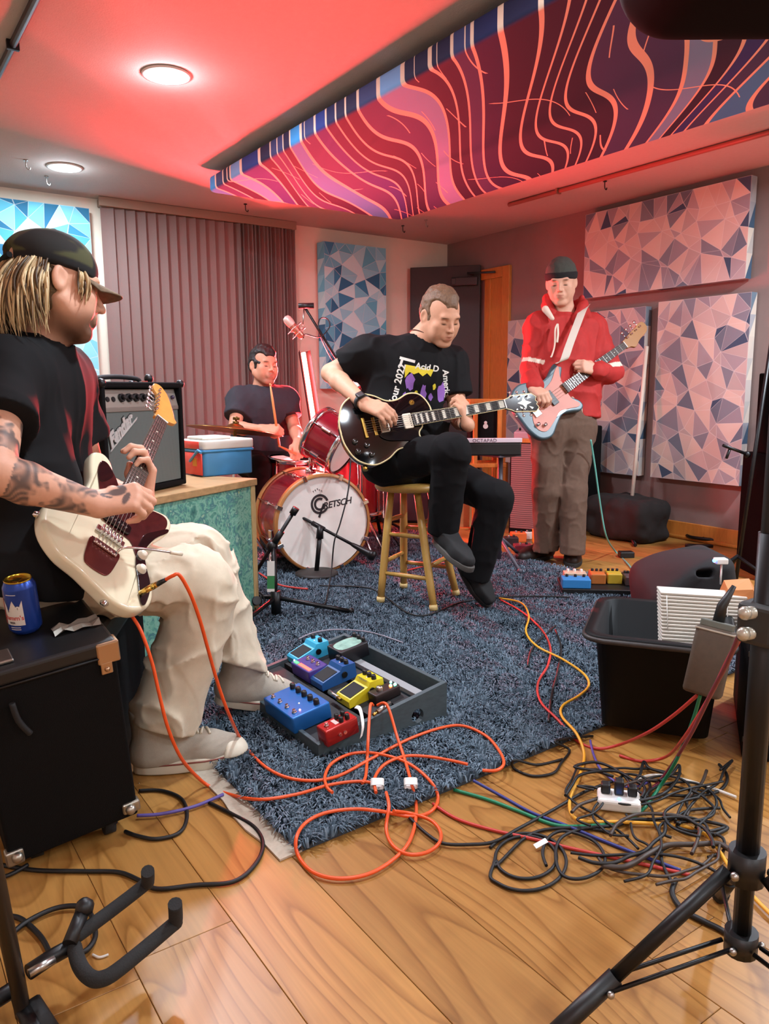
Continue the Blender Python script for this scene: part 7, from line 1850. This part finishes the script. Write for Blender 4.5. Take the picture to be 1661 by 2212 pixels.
# black road case beyond the tote, wooden block on it
M = frame(tO + TBv * (TW + .05) + TA * .02, x=TBv, z=(0, 0, 1)); cs = boxthing('road_case', 'black road case standing right of the plastic tote', 'case', M, .46, .46, .335, TOLEX, 'body', .008)
for z_ in (.05, .29): mb = MB(); mb.M = M; mb.box((-.002, -.004, z_), (.462, .0, z_ + .016), .002); mb.build('edge_trim', mat('dull_metal_trim', '#3a3632', .45, .6), cs)
wb = onz(1600, 1302, .337); t = thing('wooden_block', 'orange tan wooden block with a sloping top on the road case', 'block', wb); mb = MB(); mb.M = frame(wb, x=_r0, z=(0, 0, 1)); mb.add([(-.055, -.03, 0), (.055, -.04, 0), (.06, .06, 0), (-.05, .06, 0), (-.050, -.02, .045), (.02, -.03, .05), (.045, .05, .065), (-.035, .05, .06)], [(3, 2, 1, 0), (4, 5, 6, 7), (0, 1, 5, 4), (1, 2, 6, 5), (2, 3, 7, 6), (3, 0, 4, 7)]); mb.build('block', mat('tan_block', '#c07a42', .6), t)
# power supply brick hanging in front of it
bk = thing('power_brick', 'grey brown power supply brick hanging above the cable tangle', 'power supply', at(1512, 1505, 1.72)); pa, pz = at(1549, 1356, 1.72), at(1516, 1500, 1.72)
mb = MB(); Mk = frame(pz, z=pa - pz, x=cv(.85, .1, .5)); hl = (pa - pz).length; mb.M = Mk; mb.slab(rrect(-.040, -.028, .040, .028, .010, 3), 0, hl, .008, 2); mb.build('housing', mat('dusty_brown_plastic', '#4a3d30', .7, noise=.15, nscale=90), bk)
mb = MB(); mb.M = Mk; mb.box((-.034, -.022, hl - .002), (.034, .022, hl + .014), .003); mb.build('end_plate', mat('grey_plate', '#5c6058', .6), bk); mb = MB(); mb.M = Mk; mb.tube([(0, 0, hl + .01), (0, 0, hl + .05), (.015, 0, hl + .10)], [.013, .011, .005], 10); mb.build('strain_relief', BLACK, bk)
mb = MB(); mb.M = Mk; mb.box((-.041, -.029, hl - .010), (.041, .029, hl - .006), .001); mb.build('label_line', mat('pale_line', '#a8a294', .5), bk)
# tripod with loudspeaker, right foreground
tp = at(1612, 1875, 1.15); TX, TY = tp.x, tp.y; zc1, zc2 = tp.z, at(1590, 2056, 1.15).z
sp = thing('speaker_stand', 'black tripod speaker stand in the right foreground', 'stand', (TX, TY, 0)); mb = MB(); mb.cyl((TX, TY, zc2 - .02), (TX, TY, 1.50), .0135, n=16); mb.cyl((TX, TY, zc1 + .02), (TX, TY, .80), .0165, n=16); mb.build('pole', BLACKM, sp)
mb = MB(); mb.cyl((TX, TY, zc1 - .02), (TX, TY, zc1 + .03), .026, n=16); mb.build('collar', BLACK, sp); mb = MB(); mb.cyl((TX, TY, zc2 - .015), (TX, TY, zc2 + .02), .024, n=16); mb.build('lower_hub', BLACK, sp)
fa = onz(1128, 2318); f0 = Vector((fa.x, fa.y, .014)); r0 = (f0 - Vector((TX, TY, .014))); ang0 = math.atan2(r0.y, r0.x); rl = r0.length
for k in range(3):
    an = ang0 + k * 2 * PI / 3; dv = Vector((math.cos(an), math.sin(an), 0)); A0 = Vector((TX, TY, zc1)) + dv * .03; F0 = Vector((TX, TY, .016)) + dv * rl
    lg = MB().tube([A0, lerp(A0, F0, .56)], .0105, 12).build('leg', BLACKM, sp); MB().tube([lerp(A0, F0, .55), F0], .0135, 12).build('leg_sleeve', BLACK, lg); MB().sphere(F0, .018, 10).build('rubber_foot', RUBBER, lg)
    sd = Vector((-dv.y, dv.x, 0)); e = lerp(A0, F0, .60); b0 = Vector((TX, TY, zc2)) + dv * .024
    for sg in (-1, 1): MB().tube([b0 + sd * .011 * sg, e + sd * .013 * sg], .0035, 8).build('brace', BLACKM, sp)
    for q, rr in ((A0 + sd * .016, .007), (e + sd * .018, .006), (b0 + sd * .016, .006)): MB().sphere(q, rr, 8).build('bolt_head', STEEL, sp)
zk = at(1640, 1318, 1.15).z; mb = MB(); kk = Vector((TX, TY, zk)); mb.box(kk - Vector((.028, .028, .030)), kk + Vector((.028, .028, .030)), .008); cvx = cv(-.9, 0, .45)
mb.build('height_clamp', mat('dark_grey_cast', '#2c2c2a', .6), sp)
for dz in (.016, -.014): mb = MB(); mb.cyl(kk + Vector((0, 0, dz)), kk + cvx * .040 + Vector((0, 0, dz)), .009, n=12); mb.sphere(kk + cvx * .042 + Vector((0, 0, dz)), .010, 10); mb.build('clamp_knob', mat('pale_knob', '#b9b6a8', .3, .5), sp)
spk = thing('loudspeaker', 'black loudspeaker on the tripod stand, only its rounded underside showing', 'speaker', (TX, TY, 1.50)); s = SDF(); s.M = frame((TX, TY, 1.50), x=_r0, z=(0, 0, 1)); s.box((.045, .03, .24), (.245, .20, .24), rnd=.085, k=0); s.half((0, -.15, .24), (0, -1, 0), k=.02); sdf_object(s, .010, 'cabinet', mat('black_moulded_plastic', '#050506', .85, spec=.1), spk)
s = MB(); s.M = frame((TX, TY, 1.50), x=_r0, z=(0, 0, 1)); s.box((-.19, -.156, .06), (.23, -.149, .44), .004); s.build('grille', mat('black_grille', '#0b0b0d', .95), spk); s = MB(); s.M = frame((TX, TY, 1.50), x=_r0, z=(0, 0, 1)); s.cyl((0, 0, -.0), (0, 0, .02), .028, n=16); s.build('pole_socket', BLACKM, spk)
# tall black cabinets at the right edge, thin mic stand in front
M = frame(onz(1664, 1262), x=_r0, z=(0, 0, 1)); z1 = at(1650, 985, dep(M.translation)).z; t = boxthing('speaker_cabinet', 'big black cabinet cut off by the right edge of the photo', 'speaker', M, .5, .40, z1, mat('matt_black_cabinet', '#030303', .9, spec=.1), group='speaker cabinets'); mb = MB(); mb.M = M; mb.box((-.004, -.004, z1 - .02), (.5, .02, z1 + .002), .003); mb.build('metal_edge', STEEL, t)
t = boxthing('amp_head', 'black amp head stacked on the cabinet at the right edge', 'amplifier', M @ Matrix.Translation((.03, .04, z1 + .003)), .45, .30, .42, mat('matt_black_cabinet', '#030303', .9, spec=.1)); mb = MB(); mb.M = M; mb.sphere((.035, .035, z1 + .20), .02, 10); mb.build('corner_cap', STEEL, t)
mb_ = onz(1588, 1268); ms = thing('mic_stand', 'slim black mic stand with short clip arm near the right edge', 'microphone stand', (mb_.x, mb_.y, 0), 'microphone stands'); dd = dep(mb_); mb = MB(); mb.cyl((mb_.x, mb_.y, .02), at(1672, 700, dd - .05), .010, n=10); tripod_base(mb, mb_, .16, .26, .009, 40, .014); mb.build('tripod', BLACKM, ms)
mb = MB(); mb.cyl(at(1616, 982, dd), at(1562, 962, dd - .05), .008, n=8); mb.cyl(at(1578, 966, dd - .03), at(1569, 990, dd - .04), .007, n=8); mb.sphere(at(1614, 982, dd), .018, 8); mb.build('clip_arm', BLACKM, ms)
dv_ = at(1548, 1214, 3.18); t = thing('charger', 'small white device with blue light on top of the monitor wedge', 'device', dv_); mb = MB(); Md = frame(dv_, x=_r0, z=(0, 0, 1)); mb.M = Md; mb.box((0, 0, -.012), (.05, .04, .012), .005); mb.build('case', WHITEP, t); MB().sphere(Md @ Vector((-.010, .0, .006)), .008, 8).build('indicator_light', mat('blue_led', '#3080ff', .4, emit=(.08, .25, 1), estr=8), t); mb = MB(); mb.M = Md; mb.cyl((.03, .02, -.012), (.03, .02, -.10), .004, n=6); mb.build('lead', WHITEP, t)
# ================================================================== cables
def in_rug(p): return RX0 < p.x < RX1 and RY0 + .085 * (p.x - RX0) / (RX1 - RX0) < p.y < RY1
def lay(pts, r_, lift=0.0):
    out = []
    for k, p in enumerate(pts):
        if isinstance(p, Vector): out.append(p); continue
        q = onz(p[0], p[1]); zz = (.028 if in_rug(q) else .001) + r_ + lift
        if len(p) > 2: zz = p[2]
        out.append(onz(p[0], p[1], zz))
    return out
CMAT = {'orange': ('#e0531d', .4), 'black': ('#070708', .55), 'yellow': ('#e0a02c', .45), 'red': ('#b8342c', .45), 'green': ('#0f7a55', .45), 'blue': ('#27307a', .45), 'purple': ('#54488f', .45), 'grey': ('#8a8590', .5), 'cyan': ('#5fa79a', .45), 'white': ('#c9c4ba', .5), 'maroon': ('#7a2a3c', .5), 'brown': ('#3a2e26', .5)}
def cable(col, label, pts, r_=.0032, group='cables on the floor', lift=0.0, n=7):
    c, ro = CMAT[col]; P = lay(pts, r_, lift); t = catmull(P, n); mb = MB(); mb.tube(t, r_, 8)
    o = mb.build('cable', mat(col + '_cable', c, ro)); tag(o, label, 'cable', group); return o
ORR = .0042
def hang(x_, y_, d_): return at(x_, y_, d_)
A0 = JACK_W
cable('orange', 'orange cable leaving the white guitar\'s jack and sweeping across the rug to the right', [A0, A0 + JACKD_W * .02, hang(388, 1243, dep(A0) + .00), hang(412, 1285, dep(A0) + .03), hang(432, 1340, dep(A0) + .07), hang(450, 1405, dep(A0) + .12), hang(470, 1475, dep(A0) + .18), hang(494, 1542, dep(A0) + .24), (525, 1605), (575, 1658), (640, 1684), (720, 1680), (800, 1640), (880, 1598), (950, 1573), (1000, 1568), (1050, 1590), (1080, 1625), (1088, 1650), (1072, 1664), (1042, 1664)], ORR)
cable('orange', 'orange cable hanging from behind the white guitar\'s lower end past the sneaker', [hang(284, 1330, 1.74), hang(304, 1362, 1.73), hang(328, 1430, 1.74), hang(344, 1500, 1.75), hang(362, 1570, 1.77), hang(386, 1628, 1.82), hang(412, 1664, 1.90), (448, 1696), (496, 1716), (560, 1727), (640, 1716), (710, 1696), (770, 1688), (812, 1692)], ORR)
bp = on_board(806, 1545) + Vector((0, 0, .030)); bp2 = on_board(815, 1545) + Vector((0, 0, .030))
cable('orange', 'orange cable from pedalboard dropping into the big loop over the bare floor', [bp2, on_board(836, 1552) + Vector((0, 0, .04)), (858, 1592, .06), (874, 1640), (888, 1690), (899, 1740), (893, 1795), (868, 1840), (806, 1884), (735, 1898), (676, 1884), (644, 1848), (640, 1810), (660, 1778), (700, 1757), (760, 1748), (820, 1752), (890, 1764), (932, 1752), (946, 1722), (928, 1686), (880, 1648), (815, 1628), (760, 1628), (718, 1648), (702, 1676), (706, 1700), (718, 1712)], ORR, lift=.003)
cable('orange', 'orange cable from pedalboard running straight down behind the red pedal', [bp, on_board(800, 1556) + Vector((0, 0, .042)), (795, 1600, .07), (793, 1640), (790, 1676), (783, 1692)], ORR)
cable('orange', 'orange cable arching from the first white strap to the right over the rug', [(812, 1712), (809, 1682), (830, 1652), (872, 1634), (920, 1634), (970, 1642), (1010, 1651)], ORR, lift=.006)
cable('orange', 'orange cable looping small below the first white strap', [(834, 1712), (840, 1742), (834, 1790), (848, 1826), (880, 1845), (920, 1842), (948, 1822), (951, 1796), (930, 1772), (890, 1758), (850, 1752)], ORR, lift=.006)
for px, py, lb in ((815, 1699, 'white hook and loop strap round the orange cable, left one'), (887, 1698, 'white hook and loop strap round the orange cable, right one')):
    q = lay([(px, py)], .004)[0]; M = frame(q + Vector((0, 0, .006)), x=_r0, y=Vector((math.sin(YAW), math.cos(YAW), .5))); t = thing('cable_tie', lb, 'cable tie', q, 'white straps'); mb = MB(); mb.M = M
    ring = rrect(-.017, -.008, .017, .012, .006, 3); pr = [Vector((p[0], 0, p[1])) for p in ring]; w_ = .010; k_ = len(pr); vs = [p + Vector((0, -w_, 0)) for p in pr] + [p + Vector((0, w_, 0)) for p in pr] + [p * .86 + Vector((0, -w_, 0)) for p in pr] + [p * .86 + Vector((0, w_, 0)) for p in pr]
    fs = [(i, (i + 1) % k_, (i + 1) % k_ + k_, i + k_) for i in range(k_)] + [(i + 2 * k_, i + 3 * k_, (i + 1) % k_ + 3 * k_, (i + 1) % k_ + 2 * k_) for i in range(k_)] + [(i, i + 2 * k_, (i + 1) % k_ + 2 * k_, (i + 1) % k_) for i in range(k_)] + [(i + k_, (i + 1) % k_ + k_, (i + 1) % k_ + 3 * k_, i + 3 * k_) for i in range(k_)]
    mb.add(vs, fs); mb.build('strap_band', WHITEP, t)
# right side
cable('yellow', 'yellow cable winding down the rug and along the floor to the tripod', [(1078, 1292), (1125, 1302), (1142, 1330), (1136, 1365), (1160, 1396), (1215, 1424), (1260, 1455), (1272, 1480), (1252, 1502), (1216, 1524), (1214, 1548), (1246, 1586), (1262, 1632), (1250, 1680), (1232, 1722), (1234, 1758), (1262, 1774), (1350, 1776), (1470, 1784), (1520, 1800), (1548, 1830), (1580, 1880), (1625, 1935), (1680, 1990)], .0042, lift=.004)
cable('red', 'red cable winding beside the yellow one and up to the power brick', [(1082, 1296), (1128, 1322), (1168, 1358), (1188, 1396), (1184, 1436), (1162, 1476), (1168, 1516), (1206, 1556), (1246, 1600), (1290, 1617), (1340, 1608, .03), hang(1400, 1582, 1.95), hang(1455, 1545, 1.85), hang(1508, 1500, 1.74)], .0042)
cable('red', 'orange red cable drooping under the tote and rising to the tripod clamp', [(1338, 1632), (1385, 1644), (1440, 1634, .03), hang(1480, 1590, 1.75), hang(1530, 1510, 1.55), hang(1570, 1430, 1.40), hang(1600, 1375, 1.25)], .004)
cable('maroon', 'purple red cable rising from the floor to the tripod clamp', [(1392, 1722), (1440, 1668, .04), hang(1490, 1590, 1.70), hang(1535, 1500, 1.50), hang(1572, 1430, 1.35), hang(1610, 1340, 1.17)], .004)
cable('green', 'green cable from the power brick running left over the floor to the rug', [hang(1513, 1500, 1.72), hang(1495, 1560, 1.78), hang(1462, 1640, 1.84), (1425, 1700, .02), (1385, 1752), (1340, 1776), (1270, 1784), (1200, 1782), (1120, 1752), (1050, 1726), (980, 1706)], .0042)
cable('blue', 'dark blue cable crossing the floor from the rug towards the tangle', [(1022, 1686), (1080, 1718), (1150, 1756), (1220, 1782), (1300, 1815), (1390, 1850), (1470, 1880)], .0038)
cable('red', 'red cable lying long across the floor in front of the tangle', [(935, 1736), (985, 1768), (1060, 1792), (1150, 1812), (1240, 1834), (1350, 1858), (1490, 1890)], .0038)
cable('black', 'black cable running from the rug past the coils to the power strip', [(880, 1762), (920, 1800), (958, 1822), (1020, 1824), (1068, 1818), (1120, 1790), (1190, 1752), (1260, 1712), (1322, 1688)], .0038, lift=.003)
def loop(cx, cy, rx, ry, a0, a1, k=16): return [(cx + rx * math.cos(R(a0 + (a1 - a0) * i / k)), cy + ry * math.sin(R(a0 + (a1 - a0) * i / k))) for i in range(k + 1)]
cable('black', 'black cable coiled in wide flat loops on the bare floor', loop(1135, 1862, 88, 62, -150, 150) + loop(1136, 1852, 66, 46, 170, -200, 18) + [(1150, 1800), (1250, 1788), (1330, 1800)], .0036)
cable('black', 'black cable looped between the floor coils and the tangle', [(1180, 1870), (1172, 1840), (1186, 1808), (1220, 1795), (1280, 1815), (1306, 1850), (1296, 1880), (1255, 1898), (1215, 1890), (1200, 1850), (1212, 1810), (1260, 1790), (1330, 1784)], .0036, lift=.004)
cable('black', 'black cable in a flat loop at the rug\'s right edge', [(1215, 1640), (1160, 1652), (1112, 1642), (1110, 1660), (1150, 1676), (1195, 1670), (1212, 1648), (1230, 1620), (1200, 1600), (1280, 1590)], .0036)
cable('purple', 'violet cable curling from the rug edge to the power strip', [(1275, 1600), (1282, 1630), (1300, 1665), (1340, 1695), (1370, 1700), (1400, 1690)], .0034, lift=.006)
cable('white', 'white cable running along the foot of the road case', [(1372, 1690), (1400, 1676), (1440, 1676), (1480, 1685), (1530, 1700), (1590, 1722)], .0040, lift=.004)
cable('brown', 'thick dark cable bending round in front of the tripod collar', [(1300, 1870), (1350, 1872), (1400, 1845), (1440, 1826), (1500, 1824), (1550, 1822), (1575, 1835)], .006, lift=.010)
cable('black', 'heavy black cable hooking from the tangle towards the tripod leg', [(1460, 1900), (1452, 1930), (1475, 1965), (1520, 1990), (1560, 2010), (1600, 2040)], .0055)
rs = random.Random(21)
for i in range(32):
    cx, cy = rs.uniform(1250, 1560), rs.uniform(1665, 1860); a = rs.uniform(0, 360); pts = []
    L_ = rs.uniform(140, 330); curl = rs.uniform(-42, 42)
    x_, y_ = cx, cy
    for k in range(8):
        if not 1215 < x_ + L_ / 6 * math.cos(R(a)) < 1585: a = 180 - a
        if not 1640 < y_ + L_ / 11 * math.sin(R(a)) < 1925: a = -a
        x_ += L_ / 6 * math.cos(R(a)); y_ += L_ / 11 * math.sin(R(a)); a += curl + rs.uniform(-28, 28)
        pts.append((x_, y_))
    cable('brown' if i % 7 == 3 else 'black', 'dark cable in the tangle round the power strip', pts, rs.uniform(.0028, .0042), 'tangled dark cables', rs.uniform(.001, .022))
# left side
cable('black', 'black cable in a round loop by the case\'s right caster', [(300, 1708), (350, 1708), (392, 1726), (404, 1762), (388, 1798), (340, 1812), (298, 1806), (270, 1796)], .0045)
cable('purple', 'violet cable from under the case to the rug\'s canvas edge', [(296, 1762), (350, 1758), (420, 1742), (482, 1716)], .0042, lift=.004)
cable('black', 'long black cable sweeping from the rug round past the guitar stand arm', [(452, 1734), (500, 1758), (548, 1786), (568, 1822), (552, 1866), (505, 1904), (420, 1912), (340, 1920), (302, 1902), (255, 1884), (180, 1882), (80, 1880), (0, 1868)], .0046)
cable('black', 'black cable trailing left from under the black case', [(60, 1868), (20, 1890), (-40, 1910)], .0045, lift=.004)
cable('black', 'black cable looped through the guitar stand', [(20, 2022), (60, 1990), (120, 1962), (172, 1958), (196, 1975), (206, 2020), (190, 2050), (165, 2062)], .005, lift=.004)
cable('black', 'short black cable bowing behind the guitar stand upright', [(12, 1978), (45, 1985), (85, 2020), (106, 2056), (110, 2078)], .005)
cable('white', 'short white wire scrap on the floor by the guitar stand', [(200, 2062), (215, 2068), (234, 2062)], .0022)
# far cables
cable('cyan', 'pale green cable hanging from the bass down to the floor', [hang(1276, 950, 4.25), hang(1284, 1000, 4.3), hang(1298, 1100, 4.35), hang(1310, 1160, 4.4), (1330, 1192), (1356, 1218), (1372, 1240)], .005)
cable('red', 'bright orange red cable lying beside the bass drum', [(560, 1238), (600, 1262), (640, 1270), (665, 1272)], .005)
cable('grey', 'thin pale grey cable curving over the rug behind the pedalboard', [(645, 1380), (680, 1366), (730, 1360), (800, 1366), (870, 1388)], .003)
cable('black', 'black cable from the kick mic down over the drum head to the rug', [hang(758, 985, 4.12), hang(752, 1060, 4.06), hang(735, 1130, 4.02), hang(722, 1170, 4.0), hang(716, 1230, 3.98), (706, 1290), (698, 1308), (680, 1312)], .004)
cable('black', 'black cable wandering over the rug right of the stool', [(1140, 1440), (1150, 1400), (1185, 1365), (1200, 1352)], .004)
cable('black', 'black cable wandering down the rug left of the red cable', [(1200, 1360), (1212, 1400), (1205, 1450), (1192, 1500), (1185, 1560)], .004)
cable('black', 'black cable stretched on the rug behind the bar stool', [(690, 1265), (780, 1268), (820, 1280), (900, 1330), (1000, 1300), (1080, 1290), (1160, 1288), (1230, 1290)], .004)
cable('red', 'orange cable on the rug behind the bar stool', [(880, 1232), (940, 1218), (1000, 1212), (1030, 1206)], .004)
# power strip
M, L_ = floor_frame(1290, 1752, 1372, 1762); pw = thing('power_strip', 'white power strip with blue light in the cable tangle', 'power strip', M @ Vector((.05, .03, 0))); mb = MB(); mb.M = M; mb.box((0, 0, .001), (.100, .066, .030), .008); mb.build('housing', WHITEP, pw)
for i in range(3): mb = MB(); mb.M = M; mb.box((.008 + .031 * i, .028, .030), (.030 + .031 * i, .054, .054 + .012 * (i % 2)), .004); mb.build('plug', BLACK, pw)
MB().sphere(M @ Vector((.05, .010, .031)), .005, 8).build('indicator_light', mat('blue_led', '#3080ff', .4, emit=(.08, .25, 1), estr=8), pw)
lb_ = onz(1168, 1822, .012); t = thing('cable_label', 'small white paper label on the red floor cable', 'label', lb_); mb = MB(); mb.M = frame(lb_, x=Vector((.9, -.2, .25)), y=(.2, .9, .3)); mb.box((-.016, -.006, 0), (.016, .006, .001)); mb.build('paper', WHITEP, t)
